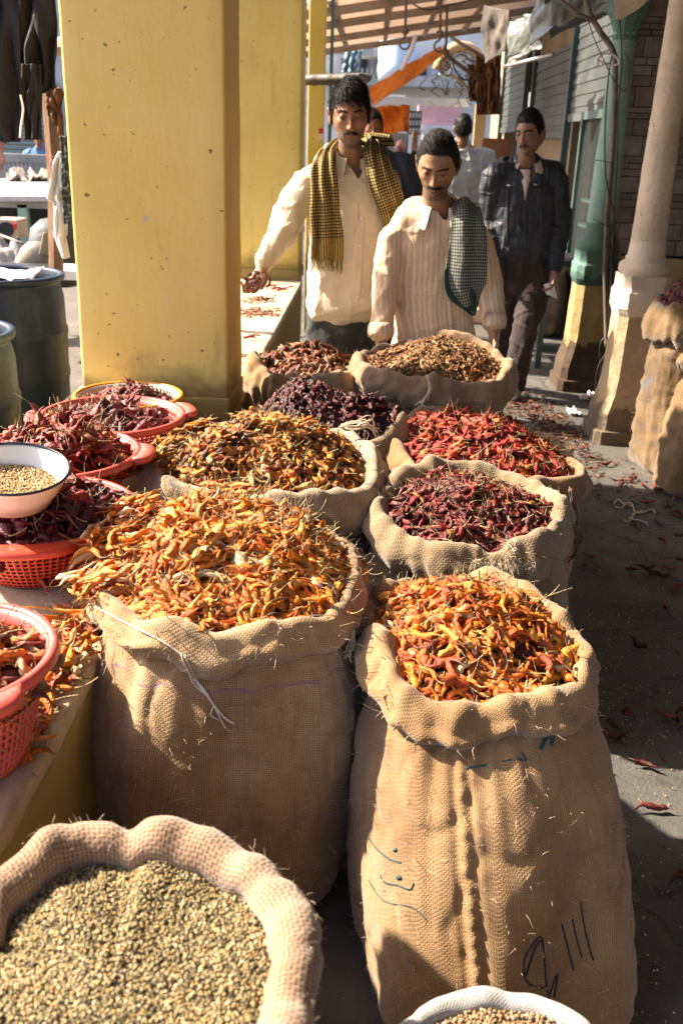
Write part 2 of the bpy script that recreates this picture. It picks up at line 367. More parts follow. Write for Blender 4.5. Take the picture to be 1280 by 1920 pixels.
# pipes, cables on the teal column
cab = empty('cable_bundle', at_y(1140, 600, 5.85), 'bundle of old cables and a bent pipe tied down the front of the teal column', 'cables')
M_pipe = mottled('grey_brown_pipe', (.10, .075, .055), (.22, .17, .13), 12, .6, .003, 60)
M_blk = mottled('black_cable', (.012, .012, .014), (.03, .028, .028), 20, .5, .001, 60)
def pyline(pts, y): return [at_y(a, b, yy) for (a, b), yy in zip(pts, y if isinstance(y, list) else [y]*len(pts))]
def smooth_pts(P, n=6):
    P = [Vector(p) for p in P]; out = []
    for i in range(len(P)-1):
        p0, p1, p2, p3 = P[max(i-1, 0)], P[i], P[i+1], P[min(i+2, len(P)-1)]
        for k in range(n):
            t = k/n; out.append(.5*((2*p1)+(p2-p0)*t+(2*p0-5*p1+4*p2-p3)*t*t+(3*p1-p0-3*p2+p3)*t**3))
    return out+[P[-1]]
pp = [(1093, -20), (1105, 25), (1125, 60), (1150, 100), (1152, 160), (1150, 230), (1146, 300), (1140, 370), (1136, 440), (1134, 520), (1136, 600), (1137, 650)]
MB().tube(smooth_pts(pyline(pp, 5.98)), .016, 10).build('pipe', M_pipe, cab, smooth=True)
MB().tube(smooth_pts(pyline([(1040, -10), (1075, 20), (1110, 40), (1128, 62)], 5.95)), .011, 8).build('branch_pipe', M_pipe, cab, smooth=True)
for k, pts in enumerate([[(1160, 30), (1165, 110), (1158, 200), (1156, 300), (1150, 420), (1146, 520), (1143, 620), (1138, 700), (1128, 715), (1124, 650), (1136, 630)],
    [(1150, 90), (1140, 140), (1133, 250), (1136, 340), (1150, 400), (1155, 470), (1150, 560), (1150, 660), (1140, 730)],
    [(1148, 500), (1152, 560), (1145, 640), (1120, 690), (1118, 730), (1128, 690), (1148, 640)],
    [(1100, 30), (1112, 70), (1130, 110), (1150, 150), (1172, 170), (1178, 120), (1170, 100)],
    [(1110, 410), (1125, 418), (1140, 425), (1152, 440)], [(1115, 300), (1130, 302), (1150, 306)]]):
    MB().tube(smooth_pts(pyline(pts, 5.94-.006*k)), .0045 if k < 3 else .0028, 6).build('cable', M_blk, cab, smooth=True)
random.seed(3)
for k in range(16):
    x = 1150+random.uniform(-7, 8); pts = [(x+random.uniform(-4, 4), 440+i*45) for i in range(7)]
    MB().tube(smooth_pts(pyline(pts, 5.965-.004*(k % 5))), random.uniform(.003, .009), 6).build('cable', M_blk if k % 3 else M_pipe, cab, smooth=True)
MB().tube(smooth_pts(pyline([(1118, 118), (1122, 105), (1140, 100), (1155, 108), (1158, 120), (1140, 122), (1120, 112)], 5.93)), .006, 6).tube(smooth_pts(pyline([(1125, 104), (1118, 112), (1119, 122)], 5.93)), .008, 6).build('rag_tie', M_whi, cab, smooth=True)
# stacked stone tile wall between the columns
bw = empty('tiled_wall', (1.9, 6.7, 0), 'brown split stone tile wall behind the two columns', 'wall')
k = NT('split_tile'); v = k.map(); x, y, z = k.sep(v)
a = k.n.new('ShaderNodeAttribute'); a.attribute_name = 'Col'
c = k.mix(1., a.outputs['Color'], k.ramp(k.noise(v, 14, 8, .7), [(.3, .6), (.7, 1.1)]), 'MULTIPLY'); k.bump(k.noise(v, 30, 8, .7), .008)
M_tile = k.fin(c, .8, .3)
m = MB(); random.seed(11); z = .80
while z < 2.7:
    h = random.choice([.035, .045, .06, .10, .12]); x = 1.53+random.uniform(-.05, 0)
    while x < 2.15:
        wdt = random.uniform(.10, .26); t = random.uniform(.7, 1.15); d = random.uniform(0, .006)
        xe = min(x+wdt, 2.15)
        if xe-x > .02: m.box(max(x, 1.53)+.003, xe-.003, 6.60-d, 6.66, z+.003, z+h-.003, col=(.22*t, .175*t, .14*t))
        x += wdt
    z += h
m.build('tiles', M_tile, bw, col=True)
M_grout = plain('dark_grout', (.03, .022, .018), .9)
MB().box(1.53, 2.15, 6.64, 6.9, .79, 2.75).build('mortar', M_grout, bw)
link('painted_base', rough_box(1.50, 3.2, 6.57, 6.9, 0, .785, 14, 3, 12, .006), M_plY, bw)
MB().box(1.50, 1.535, 6.58, 6.63, .79, 2.75).build('corner_trim', M_blk, bw)
# green door to the right
gd = empty('green_door', (2.4, 6.6, .8), 'dark green painted door half hidden behind the cream column', 'door')
MB().box(2.15, 3.0, 6.6, 6.64, .80, 2.7).build('door_panel', M_dkteal, gd)
MB().box(2.15, 2.21, 6.57, 6.598, .80, 2.7).box(2.215, 3.0, 6.575, 6.598, .80, .92).build('door_frame', M_teal, gd)
# ------------------------------------------------------------------ right shop row (faces the lane), awnings, case
M_beige = mottled('beige_plaster', (.22, .165, .10), (.33, .25, .165), 2.5, .85, .003, 20)
M_shut = mottled('grey_green_shutter', (.035, .045, .043), (.085, .095, .088), 4, .5, .002, 30, metal=.2)
M_dark = mottled('dark_interior', (.012, .012, .016), (.03, .028, .03), 3, .8, .001, 20)
M_frame = mottled('dark_green_frame', (.03, .06, .055), (.06, .10, .09), 6, .4, .001, 30)
XF = 1.72
shop = empty('shop_front', (XF, 9, 0), 'beige shop front with rolled shutters and dark green posts behind the man in the jacket', 'shop')
MB().box(XF, XF+.2, 6.92, 7.15, 0, 2.9).box(XF, XF+.2, 9.2, 11.9, 0, 2.9).box(XF, XF+.2, 14.2, 16, 0, 2.9).box(XF, XF+.2, 11.9, 14.2, 2.1, 2.9).box(XF, XF+.2, 7.15, 9.2, 2.3, 2.9).build('wall', M_beige, shop)
MB().box(XF+.6, XF+.62, 6.92, 15, 0, 2.9).build('back_room', M_dark, shop)
for (y0, y1, zt) in ((7.15, 9.1, 1.95), (9.3, 11.3, 1.82), (12.0, 14.1, 1.9)):
    sh = MB(); n = 16
    for i in range(n):
        z0 = zt-.22+i*.045; sh.box(XF-.05-(.008 if i % 2 else 0), XF-.02, y0, y1, z0, z0+.043)
    sh.box(XF-.07, XF-.01, y0, y1, zt-.29, zt-.225)
    sh.build('shutter', M_shut, shop)
for yy in (7.12, 9.15, 11.35, 11.95, 14.15):
    MB().box(XF-.09, XF-.03, yy, yy+.05, 0, 2.9).build('guide_post', M_frame, shop, bevel=.004)
# glass display case with pots
gc = empty('display_case', (XF-.1, 8, 0), 'glass fronted display case with metal pots beside the teal column', 'display case')
M_glass = NT('old_glass'); M_glass.fin((.10, .12, .12), .25, .1); M_glass.b.inputs['Alpha'].default_value = .12; M_glass = M_glass.m
MB().box(XF-.12, XF-.06, 7.20, 7.26, .5, 1.72).box(XF-.12, XF-.06, 8.2, 8.26, .5, 1.72).box(XF-.12, XF-.06, 7.262, 8.198, .5, .56).box(XF-.12, XF-.06, 7.262, 8.198, 1.66, 1.72).build('case_frame', M_frame, gc)
MB().box(XF-.095, XF-.088, 7.262, 8.198, .562, 1.658).build('glass_pane', M_glass, gc)
MB().box(XF+.38, XF+.4, 7.2, 8.26, .50, 1.75).build('case_back', M_dark, gc)
MB().box(XF-.06, XF+.375, 7.2, 8.26, 1.05, 1.07).box(XF-.06, XF+.375, 7.2, 8.26, .86, .88).build('shelf', M_frame, gc)
MB().box(XF-.11, XF+.4, 7.2, 8.26, 0, .498).build('case_base', M_dark, gc)
M_alu = mottled('dull_aluminium', (.45, .43, .40), (.6, .58, .55), 8, .35, .002, 40, metal=.7)
for i, (yy, zz, r) in enumerate([(7.9, 1.071, .09), (7.9, 1.17, .085), (7.62, 1.071, .08), (7.9, .881, .08), (7.6, .881, .09), (7.85, 1.30, .06)]):
    p = MB().lathe([(0, 0), (r*.8, 0), (r, r*.5), (r*.95, r*.9), (r*.6, r*1.05), (r*.65, r*1.15)], (XF+.05, yy, zz), 20).build('metal_pot', M_alu, None, smooth=True)
    tag(p, ['aluminium pot at the bottom of the stacked pair on the upper case shelf', 'aluminium pot resting on top of another on the upper case shelf', 'lone aluminium pot on the upper case shelf, nearer the teal column', 'smaller aluminium pot on the lower shelf of the display case', 'wide aluminium pot on the lower shelf of the display case', 'smallest aluminium pot crowning the stack inside the display case'][i], 'pot', 'metal pots in the display case')
# hanging plastic awning sheets
M_plas = NT('dusty_plastic'); v = M_plas.map(); c = M_plas.ramp(M_plas.noise(v, 4, 6), [(.3, (.05, .06, .055)), (.6, (.14, .15, .135)), (.75, (.26, .26, .23))]); M_plas.bump(M_plas.noise(v, 7, 5), .03); M_plas.fin(c, .35, .5)
M_plas = M_plas.m
M_drk = mottled('dark_tarpaulin', (.018, .024, .028), (.04, .05, .05), 3, .6, .01, 9)
def cloth_sheet(corners, n=24, amp=.03, f=4, seed=0, sag=0, thick=.004, drop=0):
    """bilinear patch between 4 corners (a,b along top; d,c bottom) with folds and sag"""
    a, b, c, d = [Vector(p) for p in corners]; V = []; U = []
    nrm = (b-a).cross(d-a).normalized()
    for j in range(n):
        for i in range(n):
            u = i/(n-1); v = j/(n-1); p = a.lerp(b, u).lerp(d.lerp(c, u), v)
            w_ = noise.noise((u*f+seed, v*f*.6, seed*1.7))*amp+noise.noise((u*f*3+seed, v*f, 5))*amp*.35
            p = p+nrm*w_; p.z -= sag*4*u*(1-u)*(0.3+.7*v)+drop*noise.noise((u*5+seed, 3, 1))*v
            V.append(p); U.append((u*(b-a).length, v*(d-a).length))
    return npmesh('cloth', V, grid_quads(n, n, False), uv=U)
def cloth_obj(name, corners, mat, parent=None, thick=.004, **kw):
    o = link(name, cloth_sheet(corners, **kw), mat, parent)
    s = o.modifiers.new('solid', 'SOLIDIFY'); s.thickness = thick; return o
q = lambda px, py, Y: at_y(px, py, Y)
aw = empty('plastic_awning', q(1020, 100, 7), 'grey plastic awning sheet sagging over the shop front with a drooping corner', 'awning')
cloth_obj('awning_sheet', [q(1010, -10, 7.0), q(1055, -10, 6.6), q(1035, 60, 6.7), q(945, 118, 7.4)], M_plas, aw, amp=.04, seed=3)
cloth_obj('awning_sheet', [q(950, 40, 8.2), q(1000, 25, 7.8), q(1010, 90, 7.7), q(945, 125, 8.1)], M_plas, aw, amp=.05, seed=5)
MB().tube([q(944, 125, 7.4), q(1036, 102, 6.8)], .012, 8).build('awning_hem', M_alu, aw, smooth=True)
tag(cloth_obj('hanging_cloth', [q(905, 10, 8.6), q(958, 20, 8.3), q(950, 95, 8.3), q(908, 120, 8.6)], mottled('drab_cloth', (.055, .044, .034), (.12, .10, .078), 3, .9, .01, 12), amp=.04, seed=8), 'drab beige cloth hanging from the awning frame above the far shops', 'cloth')
tag(cloth_obj('canopy', [q(1010, -60, 6.2), q(1260, -60, 6.2), q(1160, 20, 7.0), q(1030, 70, 7.6)], M_drk, amp=.03, seed=2), 'dark tarpaulin canopy over the shop entrance by the teal column', 'canopy')
cloth_obj('awning_sheet', [q(1035, -20, 6.3), q(1150, -30, 6.2), q(1140, 20, 6.25), q(1030, 55, 6.6)], M_plas, aw, amp=.05, seed=12)
# lane end right: brown hanging goods, brown shutter box
M_brn = mottled('brown_sacking', (.10, .045, .018), (.28, .14, .06), 8, .9, .02, 14)
for i, (x, y0, y1, Y) in enumerate([(905, 105, 215, 11.5), (925, 100, 215, 11.2), (890, 120, 190, 11.9)]):
    o = cloth_obj('hanging_goods', [q(x-14, y0, Y), q(x+14, y0, Y), q(x+12, y1, Y), q(x-12, y1, Y)], M_brn, amp=.12, f=9, seed=i+20)
    tag(o, ['brown sacking hanging beside the far shops, middle one of three', 'brown sacking hanging beside the far shops, rightmost of three', 'short brown sacking hanging beside the far shops, leftmost of three'][i], 'sacking', 'brown goods hanging by the far shops')
tag(MB().box(1.14, 1.44, 11.3, 11.8, 0, 1.52).build('wooden_cabinet', mottled('brown_board', (.20, .085, .03), (.34, .16, .06), 3, .7, .003, 30), None, bevel=.01), 'tall reddish brown wooden cabinet behind the man in the grey shirt', 'cabinet')
# black steel stand near the teal column
bn = empty('steel_stand', (1.4, 7, 0), 'low black steel frame stand to the left of the teal column', 'stand')
MB().box(1.16, 1.66, 6.62, 7.16, .70, .74).build('stand_top', M_blk, bn, bevel=.004)
for (x, y) in ((1.18, 6.64), (1.62, 6.64), (1.18, 7.12), (1.62, 7.12)):
    MB().box(x-.02, x+.02, y-.02, y+.02, 0, .698).build('leg', M_frame, bn)
MB().box(1.202, 1.60, 6.63, 6.65, .12, .16).build('rail', M_frame, bn); MB().box(1.17, 1.19, 6.662, 7.098, .12, .16).build('rail', M_frame, bn)
# ------------------------------------------------------------------ overhead roof over this arcade (above the view, edge set to block sky and sun) and far corrugated roof
M_rf = mottled('weathered_tin', (.46, .36, .28), (.66, .54, .44), 2, .6, .002, 20, stretch=(.3, 3, 1))
_t = M_rf.node_tree; _b = _t.nodes['Principled BSDF']; _tr = _t.nodes.new('ShaderNodeBsdfTranslucent'); _tr.inputs[0].default_value = (.95, .80, .66, 1); _mx = _t.nodes.new('ShaderNodeMixShader'); _mx.inputs[0].default_value = .42  # translucent share added so the tin's underside glows brighter
M_rft = M_rf
_t.links.new(_b.outputs[0], _mx.inputs[1]); _t.links.new(_tr.outputs[0], _mx.inputs[2]); _t.links.new(_mx.outputs[0], _t.nodes['Material Output'].inputs[0])
M_rfo = mottled('dark_tin', (.20, .15, .11), (.34, .26, .19), 2, .6, .002, 20, stretch=(.3, 3, 1))
def corrugated(x0, x1, y0, y1, zf, per=.09, amp=.014, along='x', nx=3):
    n = int(abs(y1-y0)/per*6); V = []
    for j in range(n+1):
        y = y0+(y1-y0)*j/n
        for i in range(nx):
            x = x0+(x1-x0)*i/(nx-1); V.append((x, y, zf(x, y)+amp*sin(2*pi*y/per)))
    return npmesh('c', V, grid_quads(nx, n+1, False))
ov = empty('unseen_arcade_roof', (1, 2, 3), 'unseen tin roof over the arcade, edge placed to block sun and sky', 'roof')  # unseen roof; its edge decides how high sun reaches the columns
o = link('tin_sheet', corrugated(-1.45, 3.4, -1.3, 7.3, lambda x, y: 3.02), M_rfo, ov); s = o.modifiers.new('s', 'SOLIDIFY'); s.thickness = .004
rs = empty('unseen_side_wall', (2.6, 2, 0), 'unseen plain wall added right of the arcade to cut sky light', 'wall')  # unseen wall added at right to deepen the shade in the lane
MB().box(2.62, 2.8, -3.0, 6.5, 0, 3.3).build('wall', M_beige, rs)
fr = empty('far_roof', (0, 11, 2.6), 'corrugated tin roof on steel beams sloping over the lane behind the men', 'roof')
zf = lambda x, y: 2.60+(x+.6)*.16+(y-13.5)*.01
o = link('tin_sheet', corrugated(-3.2, 1.9, 9.2, 13.8, zf, .13, .02), M_rf, fr); s = o.modifiers.new('s', 'SOLIDIFY'); s.thickness = .004
M_beam = mottled('dusty_steel', (.22, .18, .15), (.38, .31, .26), 4, .7, .002, 30)
for yy in (9.5, 10.6, 12.1, 13.72):
    MB().add([(-3.2, yy, zf(-3.2, yy)-.10), (1.9, yy, zf(1.9, yy)-.10), (1.9, yy+.06, zf(1.9, yy)-.10), (-3.2, yy+.06, zf(-3.2, yy)-.10), (-3.2, yy, zf(-3.2, yy)-.03), (1.9, yy, zf(1.9, yy)-.03), (1.9, yy+.06, zf(1.9, yy)-.03), (-3.2, yy+.06, zf(-3.2, yy)-.03)],
             [(0, 3, 2, 1), (4, 5, 6, 7), (0, 1, 5, 4), (1, 2, 6, 5), (2, 3, 7, 6), (3, 0, 4, 7)]).build('beam', M_beam, fr)
for xx in (-.5, .0, .5, 1.0): MB().box(xx, xx+.05, 9.3, 13.7, 0, 0.05, R=Matrix.Translation((0, 0, zf(xx, 12)-.045))).build('rafter', M_beam, fr)
# hooks / scale chains hanging under the far roof
M_rust = mottled('rusty_iron', (.07, .04, .025), (.18, .10, .06), 14, .7, .003, 50)
for i, (px, y0, y1, Y, lab) in enumerate([(762, 0, 70, 9.3, 'rusty iron hook hanging at centre under the far tin roof'), (827, 0, 75, 9.4, 'rusty iron rod with a knotted coupling hanging under the far roof'), (838, 40, 110, 9.6, 'short dark rod hanging over the end of the orange tarpaulin')]):
    h = MB(); a = q(px, y0-30, Y); b = q(px-3, y1, Y); h.tube([a, a.lerp(b, .5), b], .012, 8)
    cc = b-Vector((0, 0, .05)); h.tube([cc+Vector((cos(t)*.045, 0, sin(t)*.045)) for t in np.linspace(pi/2, pi/2+5, 14)], .009, 8)
    h.lathe([(0, -.03), (.03, -.02), (.035, 0), (.03, .02), (0, .03)], b.lerp(a, .12), 12)
    tag(h.build('hanging_rod', M_rust, None, smooth=True), lab, 'rod', 'iron rods hanging from the far roof')
h = MB(); h.tube(pyline([(780, 65), (770, 95), (752, 132)], 9.8), .02, 8); tag(h.build('white_strut', M_whi, None, smooth=True), 'slanted white strut below the far roof edge', 'strut')
# orange tarpaulin strung across
M_or = NT('orange_tarp'); v = M_or.map(); c = M_or.ramp(M_or.noise(v, 6, 7), [(.3, (.55, .13, .015)), (.6, (.80, .27, .03)), (.8, (.85, .45, .16))]); M_or.bump(M_or.noise(v, 16, 5), .02); M_or.fin(c, .6, .3)
t_ = M_or.n.new('ShaderNodeBsdfTranslucent'); M_or.L(c, t_.inputs[0]); mx = M_or.n.new('ShaderNodeMixShader'); mx.inputs[0].default_value = .35; M_or.L(M_or.b.outputs[0], mx.inputs[1]); M_or.L(t_.outputs[0], mx.inputs[2]); M_or.L(mx.outputs[0], M_or.out.inputs[0]); M_or = M_or.m
tag(cloth_obj('orange_tarpaulin', [q(690, 168, 10), q(826, 84, 10), q(832, 104, 9.7), q(700, 204, 9.7)], M_or, amp=.035, f=4, seed=31, n=40), 'bright orange tarpaulin strung diagonally above the lane behind the men', 'tarpaulin')
tag(cloth_obj('orange_tarpaulin', [q(690, 200, 12.5), q(768, 198, 12.5), q(766, 250, 12.4), q(692, 250, 12.4)], M_or, amp=.12, f=3, seed=33), 'darker orange tarpaulin hanging flat behind the scarfed man, lower than the strung one', 'tarpaulin')
# bamboo pole
M_bam = mottled('bamboo', (.07, .058, .048), (.17, .145, .12), 9, .5, .002, 40)
m = MB(); a = q(574, 150, 7.4); b = q(694, 147, 7.2); pts = [a.lerp(b, t) for t in np.linspace(0, 1, 25)]; rr = [.036+(.005 if i % 6 == 3 else 0) for i in range(25)]; rr[-1] = .016; rr[-2] = .028
m.tube(pts, rr, 14); m.build('bamboo_pole', M_bam, None, smooth=True)
tag(bpy.data.objects['bamboo_pole'], 'thick pale bamboo pole lashed horizontally just above the scarfed man', 'pole')
# ------------------------------------------------------------------ far end of the lane
M_pale = mottled('pale_facade', (.50, .50, .50), (.68, .67, .66), 1.2, .8, .004, 8)
M_pink = mottled('pink_plaster', (.58, .30, .30), (.72, .42, .40), 1.2, .8, .004, 8)
M_grey = mottled('grey_concrete', (.26, .26, .25), (.42, .42, .40), 1.5, .8, .006, 8)
M_pblue = mottled('pale_blue_tank', (.45, .55, .60), (.60, .68, .72), 2, .5, .003, 10)
far = empty('far_building', (0, 24, 0), 'hazy pale building with balcony and rooftop tanks at the far end of the lane', 'building')
def ybox(px0, px1, py0, py1, Y, d, m=None):
    a = q(px0, py1, Y); b = q(px1, py0, Y); m = m or MB()
    return m.box(a.x, b.x, Y, Y+d, a.z, b.z)
ybox(560, 1000, -40, 420, 26, 3).build('wall', M_pale, far)
for i, (x0, x1, y0, y1) in enumerate([(640, 690, 90, 135), (700, 720, 95, 150), (770, 800, 120, 160), (845, 875, 110, 160)]):
    ybox(x0, x1, y0, y1, 25.9, .06).build('window', M_grey if i % 2 else M_drk, far)
ybox(600, 900, 146, 156, 24.8, 1.1).build('balcony_slab', M_grey, far)
ybox(640, 780, 98, 104, 24.9, .9).build('balcony_slab', M_pale, far)
for i in range(14): ybox(650+i*9, 653+i*9, 128, 147, 24.8, .06).build('baluster', M_pale, far)
ybox(600, 700, 78, 100, 24.7, .1).build('cornice', M_grey, far)
t = q(742, 152, 22); m = MB().lathe([(0, 0), (.38, 0), (.40, .3), (.38, .32), (.40, .62), (.38, .64), (.40, .9), (.3, 1.05), (0, 1.1)], (t.x, 22, t.z), 24)
tag(m.build('water_tank', M_pblue, None, smooth=True), 'ribbed pale blue plastic water tank on the far rooftop', 'tank')
tag(cloth_obj('blue_tarpaulin', [q(648, 92, 16), q(680, 92, 16), q(672, 136, 16), q(640, 136, 16)], mottled('faded_blue_cloth', (.20, .30, .34), (.38, .48, .50), 3, .8, .02, 8), amp=.2, f=6, seed=4), 'faded blue grey tarpaulin bunched under the far roof', 'tarpaulin')
tag(ybox(634, 760, 178, 186, 17, .15).build('white_girder', M_whi), 'white painted girder crossing the lane behind the orange tarpaulin', 'girder')
tag(ybox(715, 880, 186, 195, 15, .12).build('pale_pipe', M_pale), 'pale horizontal pipe below the tangle of wires', 'pipe')
# arch of pale facade on the right, with a tangle of wires
ar = empty('arched_facade', (1.2, 14.5, 0), 'cream arched facade with blue inner curve beyond the shops', 'building')
c0 = q(862, 150, 14.5); pts = [c0+Vector((cos(t)*.34, 0, sin(t)*.42)) for t in np.linspace(-.2, pi-.3, 24)]
MB().tube(pts, .07, 8).build('arch_rim', mottled('ochre_stone', (.45, .27, .10), (.62, .42, .20), 4, .8, .01, 12), ar, smooth=True)
pts = [c0+Vector((cos(t)*.24, .05, sin(t)*.32)) for t in np.linspace(-.2, pi-.1, 24)]
MB().tube(pts, .07, 8).build('arch_lining', M_pblue, ar, smooth=True)
ybox(872, 900, 190, 560, 14.6, .3).build('pier', M_pale, ar)
M_ochre = mottled('ochre_post', (.45, .30, .12), (.6, .45, .22), 4, .8, .01, 12)
ybox(883, 892, 195, 560, 14.5, .08).build('pier_edge', M_ochre, ar)
random.seed(5); m = MB()
for i in range(40):
    a = Vector((random.uniform(800, 900), random.uniform(95, 165), 0)); pts = []
    x, y = a.x, a.y
    for k in range(7): pts.append(q(x, y, 13+random.uniform(-.2, .2))); x += random.uniform(-9, 10); y += random.uniform(-3, 9)
    m.tube(smooth_pts(pts, 3), random.uniform(.003, .008), 5)
tag(m.build('wire_tangle', M_rust, None, smooth=True), 'rusty tangle of wires and brackets hanging before the arched facade', 'wires')
for k, (a, b, Y, r, mm, lab) in enumerate([((838, 105), (905, 155), 10.5, .02, M_rust, 'dark rusty brace slanting down to the right from the orange tarpaulin'), ((845, 70), (910, 110), 10.6, .018, M_beam, 'grey steel brace slanting below the far roof edge'), ((845, 140), (878, 165), 10.8, .014, M_ochre, 'short yellow bar slanting before the arched facade')]):
    tag(MB().tube([q(*a, Y), q(*b, Y)], r, 8).build('brace', mm, None, smooth=True), lab, 'brace')
# wires across
for k, (pts, lab) in enumerate([([(770, 5), (800, 18), (850, 8), (900, -5)], 'thin black cable looping under the far roof'), ([(800, 188), (830, 203), (862, 190)], 'pale looping cable under the horizontal pipe'), ([(845, 100), (852, 130), (868, 148), (885, 150)], 'black cable drooping before the arched facade')]):
    tag(MB().tube(smooth_pts(pyline(pts, 10.2)), .008, 6).build('cable', M_blk if k != 1 else M_whi, None, smooth=True), lab, 'cable')
# pink building front, billboard, shuttered shop
pk = empty('pink_building', (0, 19, 0), 'pink painted building front at the end of the lane', 'building')
ybox(782, 866, 199, 240, 19, .5).build('parapet', M_pink, pk); ybox(790, 872, 236, 242, 18.9, .6).build('cornice', M_pale, pk)
ybox(792, 812, 243, 520, 18.95, .5).build('pillar', M_pink, pk); ybox(845, 866, 243, 520, 18.95, .5).build('pillar', M_pink, pk)
ybox(813, 844, 243, 520, 19.2, .2).build('wall', M_pale, pk)
for i in range(4): ybox(815+i*8, 820+i*8, 243, 300, 19.1, .05).build('window_bar', M_whi, pk)
bl = empty('notice_board', q(778, 228, 17), 'dark notice board covered in rows of small pale squares, left of the pink building', 'board')
ybox(764, 791, 208, 252, 17, .05).build('board_panel', M_drk, bl)
for j in range(3):
    for i in range(4): ybox(766.5+i*6, 770.5+i*6, 212+j*14, 221+j*14, 16.97, .02).build('board_square', M_grey, bl)
ss = empty('shuttered_shop', (-.2, 15, 0), 'grey shuttered shop front under the lower orange tarpaulin', 'shop')
k = NT('grey_ribbed'); v = k.map(); x, y, z = k.sep(v); k.bump(k.math('SINE', k.math('MULTIPLY', x, 110)), .02)
M_rib = k.fin(k.ramp(k.noise(v, 3, 5), [(.3, (.13, .14, .15)), (.7, (.22, .23, .24))]), .6)
ybox(640, 766, 250, 560, 15.5, .3).build('shutter', M_rib, ss); ybox(766, 774, 245, 560, 15.4, .3).build('shop_post', M_brn, ss)
ybox(774, 792, 252, 560, 16, .2).build('wall', M_pale, ss)
# raised pale patch in far lane; sunlit ground put into its colour
tag(link('sunlit_ground_slab', rough_box(.55, 1.5, 8.3, 9.3, 0, .13, 8, 8, 2, .01), mottled('sunlit_ground_colour', (.5, .38, .28), (.66, .54, .42), 3, .8, .01, 12)), 'low pale step in the sunlit gap between the standing man and the steel stand', 'slab')
# side shop block closing the far lane
tag(MB().box(-.2, 3.5, 30, 31, 0, 6).build('end_wall', M_pale), 'pale wall closing the far end of the lane', 'wall')

# ------------------------------------------------------------------ courtyard on the left
M_wgrey = mottled('washed_shutter', (.30, .33, .34), (.45, .48, .48), 2, .7, .004, 20)
cy = empty('courtyard_building', (-5, 17, 0), 'grey green shuttered building behind a balustrade across the courtyard', 'building')
def q2(a, b, Y): return at_y(a, b, Y)
ybox(-260, 160, -200, 420, 18, .5).build('wall', M_wgrey, cy)
k = NT('slatted'); v = k.map(); x, y, z = k.sep(v); k.bump(k.math('SINE', k.math('MULTIPLY', z, 80)), .03)
M_slat = k.fin(k.ramp(k.noise(v, 3, 5), [(.3, (.22, .27, .26)), (.7, (.34, .39, .37))]), .6)
ybox(-100, 100, 150, 292, 17.9, .08).build('slatted_shutter', M_slat, cy)
bal = empty('balustrade', q(40, 310, 15), 'weathered grey stone balustrade with short balusters across the courtyard', 'balustrade')
ybox(-80, 125, 292, 300, 15, .2).build('handrail', M_grey, bal); ybox(-80, 125, 318, 330, 15, .25).build('plinth_rail', M_grey, bal)
for i in range(9):
    c = q(4+i*8, 318, 15.1); MB().lathe([(.03, 0), (.045, .04), (.025, .09), (.04, .14), (.03, .17)], c, 10).build('baluster', M_pale, bal, smooth=True)
ybox(62, 100, 300, 318, 15.02, .15).build('panel', M_grey, bal)
tw = empty('tin_shelter', (-4, 11, 0), 'low shelter with a sunlit white tin roof across the courtyard', 'shelter')
m = MB(); P = [q(-120, 335, 14), q(104, 335, 14), q(100, 368, 10.5), q(-150, 368, 10.5)]; m.add(P+[p-Vector((0, 0, .05)) for p in P], [(0, 1, 2, 3), (7, 6, 5, 4), (3, 2, 6, 7), (0, 4, 5, 1), (1, 5, 6, 2), (0, 3, 7, 4)])
m.build('tin_top', mottled('white_tin', (.40, .38, .39), (.56, .54, .54), 3, .5, .004, 12), tw)
ybox(-120, 96, 372, 384, 10.6, .1).build('fascia', M_grey, tw)
ybox(40, 50, 384, 470, 10.6, .08).build('post', M_teal, tw); ybox(-150, 100, 384, 480, 13, .1).build('back_wall', M_dark, tw)
ac = empty('air_conditioner', q(15, 430, 10), 'small cream air conditioner with dark round fan and red label', 'air conditioner')
ybox(-12, 32, 412, 446, 10, .3).build('housing', M_cream, ac, bevel=.01)
c = q(12, 430, 9.98); MB().lathe([(0, 0), (.075, 0), (.08, .01), (.075, .02), (0, .02)], (0, 0, 0), 24).build('fan', M_dark, ac)
fo = [o for o in ac.children if o.name.startswith('fan')][0]; fo.matrix_parent_inverse = Matrix(); fo.rotation_euler = (pi/2, 0, 0); fo.location = c-ac.location
ybox(20, 31, 419, 429, 9.97, .02).build('red_label', M_red, ac)
bgm = None
tag(cloth_obj('sacking_heap', [q(20, 322, 14.5), q(100, 322, 14.4), q(104, 336, 13.2), q(10, 336, 13.2)], mottled('pale_rags', (.22, .18, .14), (.34, .28, .22), 5, .9, .02, 12), amp=.15, f=7, seed=9), 'pale rags lying on the white tin roof across the courtyard', 'rags')
